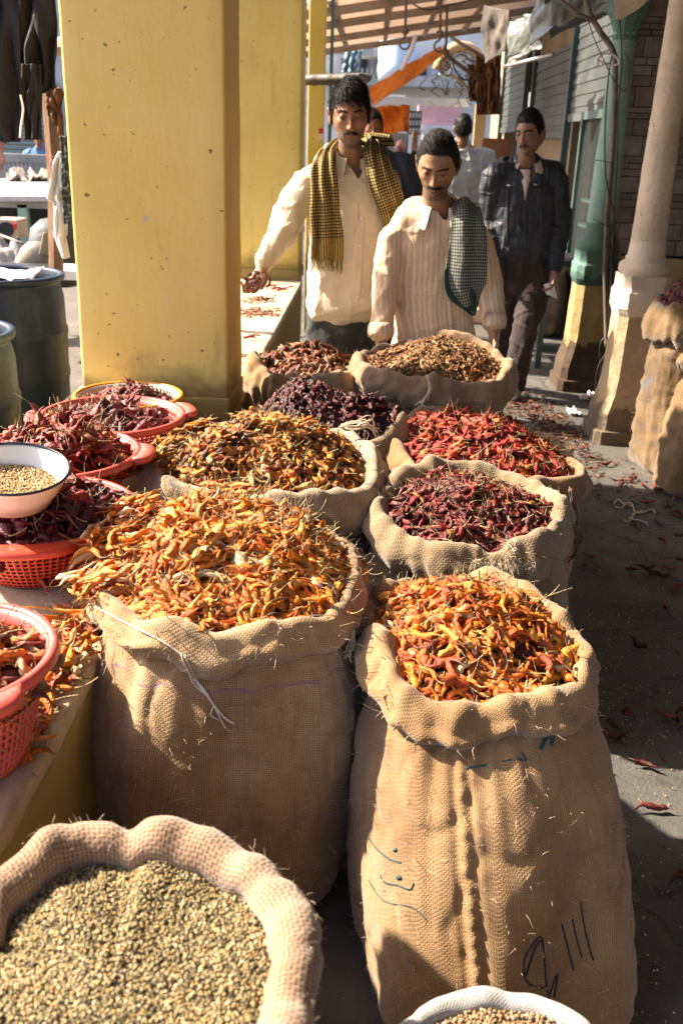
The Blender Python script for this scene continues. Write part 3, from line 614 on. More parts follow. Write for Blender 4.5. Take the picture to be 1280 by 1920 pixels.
# scooters suggested: covered motorbike seat and white shields near
M_ivory = mottled('ivory_panel', (.24, .19, .12), (.36, .30, .21), 5, .5, .003, 30)
sc = empty('scooter', q(70, 480, 6.5), 'ivory scooter body and dark seat parked behind the blue drums', 'scooter')
m = MB(); c = q(72, 500, 6.6)
m.lathe([(.0, -.02), (.11, 0), (.115, .06), (.09, .12), (.05, .16), (0, .17)], c, 24, sx=1.2, sy=.7); m.build('rear_cowl', M_ivory, sc, smooth=True)
m = MB(); P = [q(72, 478, 6.5), q(88, 480, 6.5), q(86, 436, 6.5), q(80, 436, 6.5)]; m.add(P+[p+Vector((0, .05, 0)) for p in P], [(0, 1, 2, 3), (7, 6, 5, 4), (0, 4, 5, 1), (1, 5, 6, 2), (2, 6, 7, 3), (3, 7, 4, 0)]).build('leg_shield', M_ivory, sc, bevel=.01)
m = MB(); c = q(50, 508, 6.4); m.lathe([(0, 0), (.26, 0), (.28, .02), (.2, .04), (0, .045)], c, 24, sx=1.3, sy=.5).build('seat', M_blk, sc, smooth=True)
c = q(108, 470, 6.8); m = MB().lathe([(.0, -.25), (.12, -.24), (.19, -.15), (.2, 0), (.17, .15), (.1, .21), (0, .23)], c, 24); tag(m.build('black_sack_bundle', M_drk, None, smooth=True), 'rounded black bundle standing behind the scooter', 'bundle')
tag(cloth_obj('pale_sheet', [q(-40, 440, 7.4), q(64, 470, 7.2), q(50, 498, 6.9), q(-60, 500, 6.9)], mottled('pale_tent', (.24, .22, .21), (.38, .35, .33), 3, .9, .02, 12), amp=.1, f=4, seed=14), 'pale cloth sheet sagging over goods behind the blue drums', 'sheet')
tag(MB().tube([q(-10, 437, 7.3), q(70, 466, 7.1)], .012, 8).tube([q(-10, 500, 7.3), q(60, 472, 7.1)], .012, 8).build('pale_poles', M_bam, None, smooth=True), 'two crossed pale poles over the sagging sheet', 'poles')
tag(MB().box(*(lambda a, b: (a.x, b.x, 5.6, 5.9, a.z, b.z))(q(92, 524, 5.6), q(150, 508, 5.6))).build('white_board', M_whi, None, bevel=.004), 'white board lying behind the larger blue drum', 'board')
# wooden post behind the hanging clothes
m = MB(); m.tube([q(92, 160, 5.2), q(104, 330, 5.2), q(106, 520, 5.2)], .04, 6); tag(m.build('timber_post', mottled('old_timber', (.16, .08, .035), (.32, .18, .09), 10, .8, .006, 30, stretch=(4, 4, .6)), None), 'rough brown timber post left of the near yellow pillar', 'post')
tag(cloth_obj('burlap_wrap', [q(84, 165, 5.0), q(116, 165, 5.0), q(121, 262, 5.0), q(90, 215, 5.0)], M_brn, amp=.05, f=6, seed=17), 'brown sacking wrapped over the top of the timber post', 'sacking')
# hanging black clothes (jackets) upper left
M_blkcl = NT('black_cloth'); v = M_blkcl.map(); M_blkcl.bump(M_blkcl.noise(M_blkcl.map(scale=(10, 10, 1.5)), 1.5, 6), .02)
M_blkcl = M_blkcl.fin(M_blkcl.ramp(M_blkcl.noise(v, 3, 5), [(.3, (.012, .012, .017)), (.7, (.028, .028, .036))]), .75, .2)
def hang(name, outline, Y, mat, label, cat, amp=.05, seed=0, fold=9, n=50, thick=.006):
    """cloth hanging in a vertical plane: outline = left px(y), right px(y) at list of y"""
    V = []; U = []
    ys = np.linspace(outline[0][0], outline[-1][0], n); L_ = np.interp(ys, [o[0] for o in outline], [o[1] for o in outline]); R_ = np.interp(ys, [o[0] for o in outline], [o[2] for o in outline])
    for j in range(n):
        for i in range(n):
            u = i/(n-1); p = q(L_[j]+(R_[j]-L_[j])*u, ys[j], Y)
            d = sin(u*fold+noise.noise((u*3, j/n*2, seed))*4)*amp*.5+noise.noise((u*5, j/n*3, seed+4))*amp
            p.y += d; V.append(p); U.append((u, j/n))
    o = link(name, npmesh(name, V, grid_quads(n, n, False), uv=U), mat); s = o.modifiers.new('s', 'SOLIDIFY'); s.thickness = thick
    return tag(o, label, cat)
hang('hanging_jacket', [(-60, 28, 104), (0, 32, 104), (90, 34, 106), (135, 36, 107), (165, 37, 105), (173, 38, 78)], 4.3, M_blkcl, 'black jacket hanging at upper left close against the near pillar', 'jacket', seed=1)
hang('hanging_trousers', [(-60, -60, 36), (0, -60, 36), (150, -60, 38), (232, -60, 39), (262, -20, 38), (266, 2, 36)], 4.2, M_blkcl, 'black trouser leg hanging at the far upper left edge', 'trousers', seed=2)
hang('hanging_sleeve', [(120, 40, 78), (180, 42, 78), (240, 44, 77), (262, 46, 76)], 4.25, M_blkcl, 'black sleeve with pale piping hanging between the jacket and trouser leg', 'sleeve', seed=3, amp=.03)
MB().tube(smooth_pts(pyline([(39, 178), (44, 205), (40, 235), (38, 258)], 4.12)), .004, 6).build('piping', M_whi, bpy.data.objects['hanging_sleeve'])
M_wcl = NT('white_cotton'); v = M_wcl.map(); M_wcl.bump(M_wcl.noise(M_wcl.map(scale=(9, 9, 1.2)), 2, 6), .02); M_wcl = M_wcl.fin(M_wcl.ramp(M_wcl.noise(v, 4, 5), [(.3, (.62, .58, .56)), (.7, (.78, .75, .72))]), .85, .2)
hang('white_cloth', [(285, 112, 118), (330, 100, 122), (373, 89, 124), (380, 100, 125), (440, 98, 127), (444, 100, 124), (484, 118, 128)], 4.6, M_wcl, 'white cotton cloth hanging beside the left edge of the near pillar', 'cloth', seed=6, amp=.04)
hang('speckled_cloth', [(255, 115, 128), (300, 116, 132), (420, 122, 136)], 4.55, mottled('speckled_black', (.02, .03, .03), (.25, .28, .26), 60, .9, .002, 60, lo=.5, hi=.6), 'black and white speckled cloth strip tucked between white cloth and pillar', 'cloth', seed=7, amp=.02)
tag(cloth_obj('maroon_pouch', [q(98, 292, 4.62), q(112, 292, 4.62), q(112, 318, 4.62), q(98, 318, 4.62)], plain('maroon', (.14, .01, .03)), amp=.03, seed=3), 'small maroon pouch hanging above the white cloth', 'pouch')
tag(cloth_obj('pink_cloth', [q(-20, 260, 5), q(6, 262, 5), q(8, 322, 5), q(-20, 330, 5)], mottled('dusty_pink_cloth', (.35, .2, .17), (.5, .3, .26), 4, .9, .01, 12), amp=.04, seed=3), 'dusty pink cloth hanging at the left edge below the trouser leg', 'cloth')
# ------------------------------------------------------------------ blue drums
k = NT('blue_drum_plastic'); v = k.map()
c = k.ramp(k.noise(v, 2.5, 8, .7), [(.3, (.006, .012, .026)), (.55, (.010, .022, .042)), (.75, (.035, .065, .09))])
c = k.mix(k.ramp(k.noise(k.map(scale=(3, 3, .8)), 3, 8, .7), [(.54, 0.), (.8, .35)]), c, (.10, .14, .16)); k.bump(k.noise(v, 20, 6), .003)
M_drum = k.fin(c, k.ramp(k.noise(v, 6, 5), [(.3, .35), (.7, .6)]), .3)
def drum(cx, cy, r, h, label, fill):
    e = empty('plastic_drum', (cx, cy, 0), label, 'drum', 'blue plastic drums beside the ledge')
    prof = [(r*.86, .0), (r*.92, .02), (r*.97, .1), (r*.98, .28), (r*1.0, .30), (r*1.0, .33), (r*.985, .35), (r, h*.62), (r*1.015, h*.64), (r*1.015, h*.67), (r*.99, h*.69), (r*.985, h*.86), (r*.94, h-.05), (r*.93, h-.035), (r*1.0, h-.03), (r*1.02, h-.02), (r*1.02, h-.005), (r*1.0, h), (r*.94, h), (r*.92, h-.01), (r*.91, h-.05), (r*.9, h-.2)]
    MB().lathe(prof, (cx, cy, 0), 64).build('drum_body', M_drum, e, smooth=True)
    return e
drum(-1.80, 4.62, .30, .80, 'large dark blue plastic drum with a sheet over its mouth', 0)
drum(-1.60, 3.42, .285, .755, 'nearer dark blue drum cut off by the left edge, faded patch on its side', 1)
ds = q(60, 528, 4.6)
o = cloth_obj('drum_cover', [Vector((-2.02, 4.80, .80)), Vector((-1.62, 4.80, .80)), Vector((-1.60, 4.45, .80)), Vector((-1.95, 4.42, .80))], M_wcl, amp=.03, f=5, seed=21); tag(o, 'crumpled pale plastic sheet lying in the mouth of the large drum', 'sheet')
# ------------------------------------------------------------------ dried chillies
def rot_from(fwd, up):
    f = fwd/np.linalg.norm(fwd, axis=1, keepdims=True); s = np.cross(up, f); s /= np.linalg.norm(s, axis=1, keepdims=True)+1e-9
    u = np.cross(f, s); return np.stack([f, s, u], -1)   # columns
def chillies(P, fwd, up, L, R, cols, stemcol=(.42, .32, .15), K=9, S=6, rng=RNG, stem=True, crumple=.28, bend=.5, slen=.4):
    n = len(P); B = rot_from(fwd, up)
    s = np.linspace(0, 1, K)
    rad = np.interp(s, [0, .05, .14, .35, .6, .85, .96, 1.0], [.35, .8, 1.0, .9, .72, .42, .2, .04])
    c1 = rng.normal(0, bend, (n, 1)); c2 = rng.normal(0, bend*.5, (n, 1)); ph = rng.uniform(0, 6.28, (n, 1))
    x = L[:, None]*(s-.5)
    yb = L[:, None]*(c1*(s-.5)**2+c2*.6*(s-.5)**3*2+.05*np.sin(s*9+ph)); zb = L[:, None]*(rng.normal(0, bend*.5, (n, 1))*(s-.5)**2+.04*np.sin(s*8+ph*2))
    rr = R[:, None]*rad*(1+.15*rng.normal(0, 1, (n, K)))
    th = np.arange(S)*2*pi/S
    R3 = rr[:, :, None]*(1+crumple*rng.normal(0, 1, (n, K, S)).clip(-1.5, 1.5)); fl = rng.uniform(.5, .95, (n, 1, 1)); tw = ph[:, :, None]+s[None, :, None]*rng.normal(0, 1.2, (n, 1, 1))
    lx = np.repeat(x[:, :, None], S, 2); a = np.cos(th+tw*0)*R3; b = np.sin(th)*R3*fl
    ly = yb[:, :, None]+a*np.cos(tw)-b*np.sin(tw); lz = zb[:, :, None]+a*np.sin(tw)+b*np.cos(tw)
    loc = np.stack([lx, ly, lz], -1).reshape(n, K*S, 3)
    q_ = grid_quads(S, K)
    C = np.repeat(cols[:, None, :], K*S, 1).reshape(n, K, S, 3)*rng.uniform(.75, 1.2, (n, K, 1, 1)); C = C.reshape(n, K*S, 3)
    Qs = [q_]; nv = K*S; Ls = [loc]; Cs = [C]
    if stem:
        KS, SS = 5, 3; t = np.linspace(0, 1, KS)
        sl = L*rng.uniform(slen*.6, slen*1.3, n); cv = rng.normal(0, .5, (n, 1)); cz = rng.normal(.25, .4, (n, 1))
        sx = x[:, :1]-sl[:, None]*t*.9; sy = yb[:, :1]+sl[:, None]*cv*t*t; sz = zb[:, :1]+sl[:, None]*cz*t*t
        sr = np.interp(t, [0, .12, .3, 1], [.0022, .0014, .0009, .0011])*(R.mean()/.007)**.5
        th2 = np.arange(SS)*2*pi/SS
        l2 = np.stack([np.repeat(sx[:, :, None], SS, 2), sy[:, :, None]+(np.cos(th2)*sr[:, None])[None], sz[:, :, None]+(np.sin(th2)*sr[:, None])[None]], -1).reshape(n, KS*SS, 3)
        Qs.append(grid_quads(SS, KS)+nv); nv += KS*SS; Ls.append(l2)
        Cs.append(np.repeat((np.array(stemcol)[None, :]*rng.uniform(.5, 1.25, (n, 1)))[:, None, :], KS*SS, 1))
    loc = np.concatenate(Ls, 1); C = np.concatenate(Cs, 1)
    W = np.einsum('nij,nvj->nvi', B, loc)+P[:, None, :]
    Q = (np.concatenate(Qs)[None]+(np.arange(n)*nv)[:, None, None]).reshape(-1, 4)
    return W.reshape(-1, 3), Q, C.reshape(-1, 3)
def pal(p, n, rng=RNG):
    p = [(lin(c), w) for c, w in p]; w_ = np.array([x[1] for x in p], float); w_ /= w_.sum()
    i = rng.choice(len(p), n, p=w_); return np.array([p[k][0] for k in i])*rng.uniform(.6, 1.15, (n, 1))
P_OR = [((.80, .215, .012), 5), ((.84, .27, .015), 5), ((.70, .13, .010), 1.8), ((.84, .38, .06), 2), ((.34, .06, .008), .7), ((.85, .60, .32), 1.2)]
P_ORA = [((.70, .155, .010), 5), ((.74, .21, .012), 4), ((.55, .085, .010), 2.5), ((.78, .34, .05), 1.6), ((.25, .04, .008), 1.4), ((.80, .55, .28), 1.0)]
P_OR2 = [((.70, .20, .014), 4), ((.64, .26, .018), 2.5), ((.34, .075, .012), 2), ((.46, .26, .05), 1.0), ((.16, .05, .012), 1.8), ((.56, .38, .14), .9)]
P_RD = [((.20, .014, .012), 4), ((.15, .009, .012), 4), ((.27, .030, .014), 2), ((.08, .006, .008), 2.5), ((.46, .18, .04), .4), ((.32, .09, .06), .8)]
P_RO = [((.42, .030, .014), 4), ((.50, .075, .014), 3), ((.34, .018, .018), 3), ((.55, .22, .05), 1), ((.2, .015, .012), 1.3)]
P_DK = [((.085, .010, .014), 4), ((.12, .014, .016), 3), ((.045, .007, .012), 2.5), ((.18, .035, .025), 1.2)]
P_TAN = [((.36, .165, .045), 4), ((.42, .22, .07), 3), ((.26, .09, .025), 2.5), ((.38, .09, .02), 1.2), ((.15, .055, .018), 2), ((.50, .32, .13), 1.2)]
P_MIX = [((.34, .09, .03), 3), ((.25, .045, .025), 3), ((.46, .17, .035), 2), ((.14, .03, .025), 2), ((.42, .26, .14), 1)]
M_chi = attr_mat('dried_chilli', .40, .45, .12, .45, 90, .004)
def heap_obj(name, label, cat, rim, n, L, R, palette, dome=.10, edge=-.03, center=(0, 0), tiltr=.5, spill=(), stemcol=(.42, .32, .15), seed=0, peak=(0, 0), K=9, bend=.5, rough_h=.02, rscale=.93, basecol=(.12, .03, .01), slen=.4, crumple=.28, power=1.3):
    """rim(theta)->(x,y,z) of the opening; chillies lie on a dome inside it"""
    rng = np.random.default_rng(seed+100)
    th = np.linspace(0, 2*pi, 65)[:-1]; RP = np.array([rim(t) for t in th]); c = RP.mean(0); c[0] += center[0]; c[1] += center[1]
    zc = RP[:, 2].mean()
    def surf(t, r, extra=0):
        k = (t/(2*pi)*64) % 64; i0 = k.astype(int) % 64; f = k-np.floor(k); rp = RP[i0]*(1-f)[:, None]+RP[(i0+1) % 64]*f[:, None]
        p = c+(rp-c)*(r*rscale)[:, None]
        p[:, 2] = (c[2]*(1-r)+rp[:, 2]*r)+edge+dome*(1-r**2)**power
        dx = p[:, 0]-c[0]-peak[0]; dy = p[:, 1]-c[1]-peak[1]
        nz = np.array([noise.noise((a*7, b*7, seed)) for a, b in zip(p[:, 0], p[:, 1])]); p[:, 2] += nz*rough_h*2*(1-r**4)
        return p
    # under-surface mound
    nr, na = 14, 48; T, Rr = np.meshgrid(np.linspace(0, 2*pi, na+1)[:-1], np.linspace(1.0, .02, nr)); T = T.ravel(); Rr = Rr.ravel()
    mp = surf(T, Rr); mp[:, 2] -= R*1.6
    V = [mp]; Q = [grid_quads(na, nr)]; C = [np.tile(np.array(basecol)*.6, (len(mp), 1))]; off = len(mp)
    t = rng.uniform(0, 2*pi, n); r = np.sqrt(rng.uniform(0, 1, n)); p = surf(t, r)
    e = .02; px = surf(t, np.clip(r-.06, 0, 1)); rad_dir = (p-px); rad_dir /= np.linalg.norm(rad_dir, axis=1, keepdims=True)+1e-9
    nrm = np.cross(rad_dir, np.cross(np.array([[0, 0, 1.]]), rad_dir)); nrm /= np.linalg.norm(nrm, axis=1, keepdims=True)+1e-9
    nrm[nrm[:, 2] < 0] *= -1
    az = rng.uniform(0, 2*pi, n); tg = np.cross(nrm, rad_dir); f = rad_dir*np.cos(az)[:, None]+tg*np.sin(az)[:, None]+nrm*rng.normal(0, tiltr*.5, n)[:, None]
    p = p+nrm*(rng.uniform(-.6, 1.5, n)*R)[:, None]
    Ls = L*rng.uniform(.5, 1.15, n); Rs = R*rng.choice([.6, .8, 1., 1.25, 1.5], n)*rng.uniform(.85, 1.15, n)
    sticks = rng.random(n) < .02; f[sticks] += nrm[sticks]*1.0
    if len(spill):
        sp = np.array([s[0] for s in spill]); sn = np.array([s[1] for s in spill])
        m = len(sp); az = rng.uniform(0, 2*pi, m); a1 = np.cross(sn, np.array([[.3, .9, .2]])); a2 = np.cross(sn, a1)
        p = np.concatenate([p, sp+sn*R*.8]); f = np.concatenate([f, a1*np.cos(az)[:, None]+a2*np.sin(az)[:, None]]); nrm = np.concatenate([nrm, sn])
        Ls = np.concatenate([Ls, L*rng.uniform(.7, 1.15, m)]); Rs = np.concatenate([Rs, R*rng.uniform(.7, 1.15, m)])
    cols = pal(palette, len(p), rng)
    v, qd, cc = chillies(p, f, nrm, Ls, Rs, cols, stemcol, K=K, rng=rng, bend=bend, slen=slen, crumple=crumple)
    V.append(v); Q.append(qd+off); C.append(cc)
    o = link(name, npmesh(name, np.concatenate(V), np.concatenate(Q), np.concatenate(C)), M_chi)
    return tag(o, label, cat, kind='stuff')
# ------------------------------------------------------------------ seeds
def seeds(P, nrm, size, cols, rng, name, mat, under=None):
    """small ridged round seeds: 12-vertex bodies"""
    ico = bmesh.new(); bmesh.ops.create_icosphere(ico, subdivisions=1, radius=1); IV = np.array([v.co[:] for v in ico.verts]); IF = np.array([[v.index for v in f.verts] for f in ico.faces]); ico.free()
    n = len(P); sc = size*rng.uniform(.7, 1.25, (n, 1, 1))*np.stack([rng.uniform(.85, 1.25, n), rng.uniform(.7, 1, n), rng.uniform(.6, .9, n)], -1)[:, None, :]
    f = rng.normal(0, 1, (n, 3)); B = rot_from(f, nrm+rng.normal(0, .3, (n, 3)))
    W = np.einsum('nij,nvj->nvi', B, IV[None]*sc)+P[:, None, :]
    T = (IF[None]+(np.arange(n)*len(IV))[:, None, None]).reshape(-1, 3)
    C = np.repeat(cols[:, None, :], len(IV), 1).reshape(-1, 3); V = W.reshape(-1, 3); Q = np.zeros((0, 4), int)
    if under is not None:
        Q = under[1]+len(V); V = np.concatenate([V, under[0]]); C = np.concatenate([C, np.tile(under[2], (len(under[0]), 1))])
    return npmesh(name, V, Q, C, tris=T)
M_seed = attr_mat('seed_husk', .6, .3, 0, .25, 400, 0)
def seed_heap(name, label, rim, n, size, palette, edge=-.06, dome=.03, seed=0, rscale=.96, gradient=None):
    rng = np.random.default_rng(seed+500)
    th = np.linspace(0, 2*pi, 65)[:-1]; RP = np.array([rim(t) for t in th]); c = RP.mean(0)
    def surf(t, r):
        k = (t/(2*pi)*64) % 64; i0 = k.astype(int) % 64; f = k-np.floor(k); rp = RP[i0]*(1-f)[:, None]+RP[(i0+1) % 64]*f[:, None]
        p = c+(rp-c)*(r*rscale)[:, None]; p[:, 2] = c[2]*(1-r)+rp[:, 2]*r+edge+dome*(1-r*r)
        p[:, 2] += np.array([noise.noise((a*9, b*9, seed)) for a, b in zip(p[:, 0], p[:, 1])])*.012; return p
    nr, na = 12, 48; T, Rr = np.meshgrid(np.linspace(0, 2*pi, na+1)[:-1], np.linspace(1.02, .01, nr)); mp = surf(T.ravel(), Rr.ravel()); mp[:, 2] -= size*.6
    t = rng.uniform(0, 2*pi, n); r = np.sqrt(rng.uniform(0, 1, n)); p = surf(t, r); p[:, 2] += rng.uniform(-.8, 1.2, n)*size
    cols = pal(palette, n, rng)
    me = seeds(p, np.tile([[0, 0, 1.]], (n, 1)), size, cols, rng, name, None, (mp, grid_quads(na, nr), np.array(lin(palette[0][0]))*.45))
    o = link(name, me, M_seed); return tag(o, label, 'seeds', kind='stuff')
# ------------------------------------------------------------------ fibres
M_fib = mottled('loose_jute_fibre', (.50, .38, .24), (.66, .54, .38), 30, .9, 0, 60)
def fibres(P, Nn, n, length, rad, rng, parent, name='loose_fibres', mat=None, curl=.7, gravity=.3):
    i = rng.integers(0, len(P), n); p = P[i]+rng.normal(0, .002, (n, 3)); nn = Nn[i]
    d = nn*rng.uniform(.2, 1, n)[:, None]+rng.normal(0, curl, (n, 3)); d /= np.linalg.norm(d, axis=1, keepdims=True)
    d2 = rng.normal(0, .8, (n, 3)); d2[:, 2] -= gravity; Ln = length*rng.uniform(.3, 1.3, n)[:, None]
    t = np.linspace(0, 1, 4); pts = p[:, None, :]+(d*Ln)[:, None, :]*t[None, :, None]+(d2*Ln)[:, None, :]*(t*t)[None, :, None]*.5
    th = np.arange(3)*2*pi/3; sd_ = np.cross(d, d2); sd_ /= np.linalg.norm(sd_, axis=1, keepdims=True)+1e-9; up = np.cross(sd_, d)
    r = rad*np.array([1, .9, .7, .3])
    V = pts[:, :, None, :]+(sd_[:, None, None, :]*np.cos(th)[None, None, :, None]+up[:, None, None, :]*np.sin(th)[None, None, :, None])*r[None, :, None, None]
    Q = (grid_quads(3, 4)[None]+(np.arange(n)*12)[:, None, None]).reshape(-1, 4)
    o = link(name, npmesh(name, V.reshape(-1, 3), Q), mat or M_fib, parent); o['kind'] = 'stuff'; return o
# ------------------------------------------------------------------ jute sacks
def bumpf(a, b, w_):
    d = (a-b+pi) % (2*pi)-pi; return exp(-(d/w_)**2)
class Sack:
    def __init__(s, cx, cy, z, rx, ry, tilt=(0, 0), cuff=.12, seed=0, bulge=.04, flare=.03, corners=(), thick=1.0, thn=0., sq=2.3, base=(0, 0), rough=1.0, cuffn=.03, pucker=.010, seam=None, rimn=.05, zn=.018, fold=.02, neck=.018, roll=0, hf=0):
        s.__dict__.update(locals()); s.Rm = (rx+ry)/2
    def R(s, t):
        q_ = (abs(cos(t))**s.sq/s.rx**s.sq+abs(sin(t))**s.sq/s.ry**s.sq)**(-1/s.sq)
        q_ *= 1+s.rimn*2*noise.noise((cos(t)*1.6+s.seed*3.1, sin(t)*1.6, s.seed))+s.rimn*.7*noise.noise((cos(t)*4.5+s.seed*3.1, sin(t)*4.5, s.seed))
        for (th, w_, dr, dz) in s.corners: q_ += dr*bumpf(t, th, w_)
        return q_
    def rim(s, t, dr=0, dz=0):
        r = s.R(t)+dr; x = r*cos(t); y = r*sin(t)
        z = s.z+s.tilt[0]*x+s.tilt[1]*y+s.zn*2*noise.noise((cos(t)*2+9, sin(t)*2+s.seed, 3.3))+s.zn*.8*noise.noise((cos(t)*6+9, sin(t)*6+s.seed, 3.3))
        for (th, w_, d_, dz_) in s.corners: z += dz_*bumpf(t, th, w_)
        return (s.cx+x, s.cy+y, z+dz)
    def build(s, name, label, mat, n=300, group='open jute sacks of spices', cat='sack', rows=44):
        th = [2*pi*i/n for i in range(n)]
        prof_in = [(-.065, -.20), (-.058, -.14), (-.05, -.10), (-.040, -.065), (-.03, -.04), (-.02, -.02), (-.010, -.006), (0, 0), (.010, .001), (.019, -.005), (.026, -.015), (.031, -.028)]
        V = []; nr = len(prof_in)+14+4+rows
        arr = np.zeros((nr, n, 3)); vv = np.zeros((nr, n))
        for i, t in enumerate(th):
            R = s.R(t); rx_, ry_, rz = s.rim(t); c_, s_ = cos(t), sin(t)
            tk = s.thick*(1+s.thn*2*noise.noise((c_*2.2+s.seed, s_*2.2, 7.7))+s.thn*noise.noise((c_*6+s.seed, s_*6, 7.7)))
            cf = s.cuff*(1+.0)+s.cuffn*2*noise.noise((c_*1.8, s_*1.8+s.seed, 1.1))+s.cuffn*.8*noise.noise((c_*5, s_*5+s.seed, 1.1)); cf = max(cf, .045)
            pts = [(R+a*tk, rz+b*(tk if b > -.05 else 1)) for a, b in prof_in]
            if s.roll:
                rho = s.roll*tk; pts = [(R-rho*.8, rz-.16), (R-rho*.9, rz-.10)]
                for k in range(24):
                    a_ = radians(205-285*k/23); pts.append((R+rho*cos(a_)*1.05, rz-rho+rho*sin(a_)))
                zc = rz-rho*2; pts += [(R+.002, zc+.006), (R-.010, zc+.010), (R-.02, zc+.014), (R-.025, zc+.016)]; cf = rho*2-.006
            z0 = rz-.03*tk
            for k in range(0 if s.roll else 14):
                f = (k+1)/14; pts.append((R+(.031+.012*sin(pi*f)+.004*f)*tk, z0-(cf-.03)*f))
            zc = rz-cf
            if not s.roll: pts += [(R+.026*tk, zc-.012), (R+.012, zc-.010), (R-.004, zc+.002), (R-s.neck, zc+.014)]
            zt = zc+.010
            for k in range(rows):
                f = k/(rows-1); z = zt*(1-f)+.003*f
                rr = R-s.neck*(1-f)**6+s.bulge*sin(pi*min(1, f*1.0)**.75)+s.flare*f**.9
                rr -= .035*max(0, (f-.93)/.07)**2
                pts.append((rr, z))
            sl = 0; pr = None
            for j, (r, z) in enumerate(pts):
                body = j >= len(prof_in)+18
                f = (j-len(prof_in)-18)/(rows-1) if body else 0
                # displacement
                cuffz = (not body) and j >= 6
                ux, uy = c_*s.Rm, s_*s.Rm
                d = 0
                if body:
                    d += s.pucker*exp(-f*5)*sin(t*19+3*noise.noise((c_*3, s_*3, s.seed)))*noise.noise((c_*4, s_*4, s.seed+2))*2.2
                    d += s.fold*noise.noise((ux*9+s.seed, uy*9, z*2.2))*1.3*min(1, f*6)
                    if s.hf: d += s.hf*(max(0, 1-abs(noise.noise((ux*4+s.seed, uy*4, z*13)))*4)-.4)*min(1, f*6)+s.hf*.5*noise.noise((ux*8, uy*8, z*30))*min(1, f*6)
                    cr = noise.noise((ux*14+s.seed*2, uy*14, z*9+s.seed)); d += -.0045*s.rough*max(0, 1-abs(cr)*5)*min(1, f*6)
                    d += .0025*s.rough*noise.noise((ux*25, uy*25, z*25+s.seed))*min(1, f*6)
                elif cuffz:
                    a = min(1, (j-5)/6); d += a*.009*s.rough*noise.noise((ux*13+s.seed, uy*13, z*8+3))+a*.0035*s.rough*noise.noise((ux*34+s.seed, uy*34, z*40))
                    d -= a*.007*s.rough*max(0, 1-abs(noise.noise((ux*10+s.seed*5, uy*10, z*7)))*6)
                if s.seam is not None and body:
                    dd = (t-s.seam-.10*(f)+pi) % (2*pi)-pi; x_ = dd*s.Rm
                    d += .005*exp(-(x_/.006)**2)*(1+.5*sin(z*260))-.004*exp(-((abs(x_)-.012)/.005)**2)
                if s.seam is not None and cuffz:
                    x_ = ((t-s.seam+pi) % (2*pi)-pi)*s.Rm; d += .007*exp(-(x_/.012)**2)*min(1, (j-5)/6)
                r2 = r+d; zz = z
                if cuffz: zz += .004*s.rough*noise.noise((ux*22, uy*22+s.seed, 2))
                bx = s.base[0]*(1-z/s.z) if body else 0; by = s.base[1]*(1-z/s.z) if body else 0
                arr[j, i] = (s.cx+r2*c_+bx, s.cy+r2*s_+by, zz)
                q3 = (r*c_+bx, r*s_+by, z)
                if pr: sl += sqrt((q3[0]-pr[0])**2+(q3[1]-pr[1])**2+(q3[2]-pr[2])**2)
                vv[j, i] = sl; pr = q3
        # mesh with a seam column so that the UV runs once round
        A = np.concatenate([arr, arr[:, :1]], 1); U = np.zeros((nr, n+1, 2)); U[:, :, 0] = np.arange(n+1)/n*2*pi*s.Rm*1.15; U[:, :n, 1] = vv; U[:, n, 1] = vv[:, 0]
        s.arr = arr
        qd = grid_quads(n+1, nr, False)[:, ::-1]
        me = npmesh(name, A.reshape(-1, 3), qd, uv=U.reshape(-1, 2))
        bm = bmesh.new(); bm.from_mesh(me); bmesh.ops.remove_doubles(bm, verts=bm.verts, dist=1e-5); bmesh.ops.recalc_face_normals(bm, faces=bm.faces); bm.to_mesh(me); bm.free()
        s.o = link(name, me, mat); tag(s.o, label, cat, group); s.nin = len(prof_in)
        dx = np.roll(arr, -1, 1)-np.roll(arr, 1, 1); dy = np.gradient(arr, axis=0); nn = np.cross(dx, dy); nn /= np.linalg.norm(nn, axis=2, keepdims=True)+1e-9
        cen = np.array([s.cx, s.cy, 0]); rad = arr-cen; rad[:, :, 2] = 0
        sg = np.sign((nn*rad).sum(2)); sg[sg == 0] = 1; s.nrm = nn*sg[:, :, None]; s.nrm[:9, :] *= 1
        return s
    def fuzz(s, n, length=.014, rad=.00045, rows=None, sector=None, seed=1):
        rng = np.random.default_rng(seed); a, b = rows or (6, s.arr.shape[0]); A = s.arr[a:b]; Nn = s.nrm[a:b].copy()
        Nn[:3, :, 2] = 1
        if sector: i0, i1 = int(sector[0]/(2*pi)*A.shape[1]), int(sector[1]/(2*pi)*A.shape[1]); A = A[:, i0:i1]; Nn = Nn[:, i0:i1]
        return fibres(A.reshape(-1, 3), Nn.reshape(-1, 3), n, length, rad, rng, s.o)
    def bvh(s):
        n = s.arr.shape[1]; nr = s.arr.shape[0]
        if getattr(s, '_b', None) is None: s._b = BVHTree.FromPolygons([tuple(v) for v in s.arr.reshape(-1, 3)], [tuple(f) for f in grid_quads(n, nr)])
        return s._b
    def stroke(s, pts, r, mat, name='ink_mark', n=5, off=.0, flat=.35):
        if len(pts) > 2: pts = [(p.x, p.y) for p in smooth_pts([(a, b_, 0) for a, b_ in pts], 3)]; n = 2
        b = s.bvh(); out = []
        for k in range(len(pts)-1):
            for j in range(n): out.append((pts[k][0]+(pts[k+1][0]-pts[k][0])*j/n, pts[k][1]+(pts[k+1][1]-pts[k][1])*j/n))
        out.append(pts[-1]); P = []
        for (x, y) in out:
            d = Vector(_ray(x, y)).normalized(); h, nn, i, ds = b.ray_cast(Vector((0, 0, CAMH)), d)
            if h is not None:
                P.append(h+Vector((0, 0, 0))-d*off)
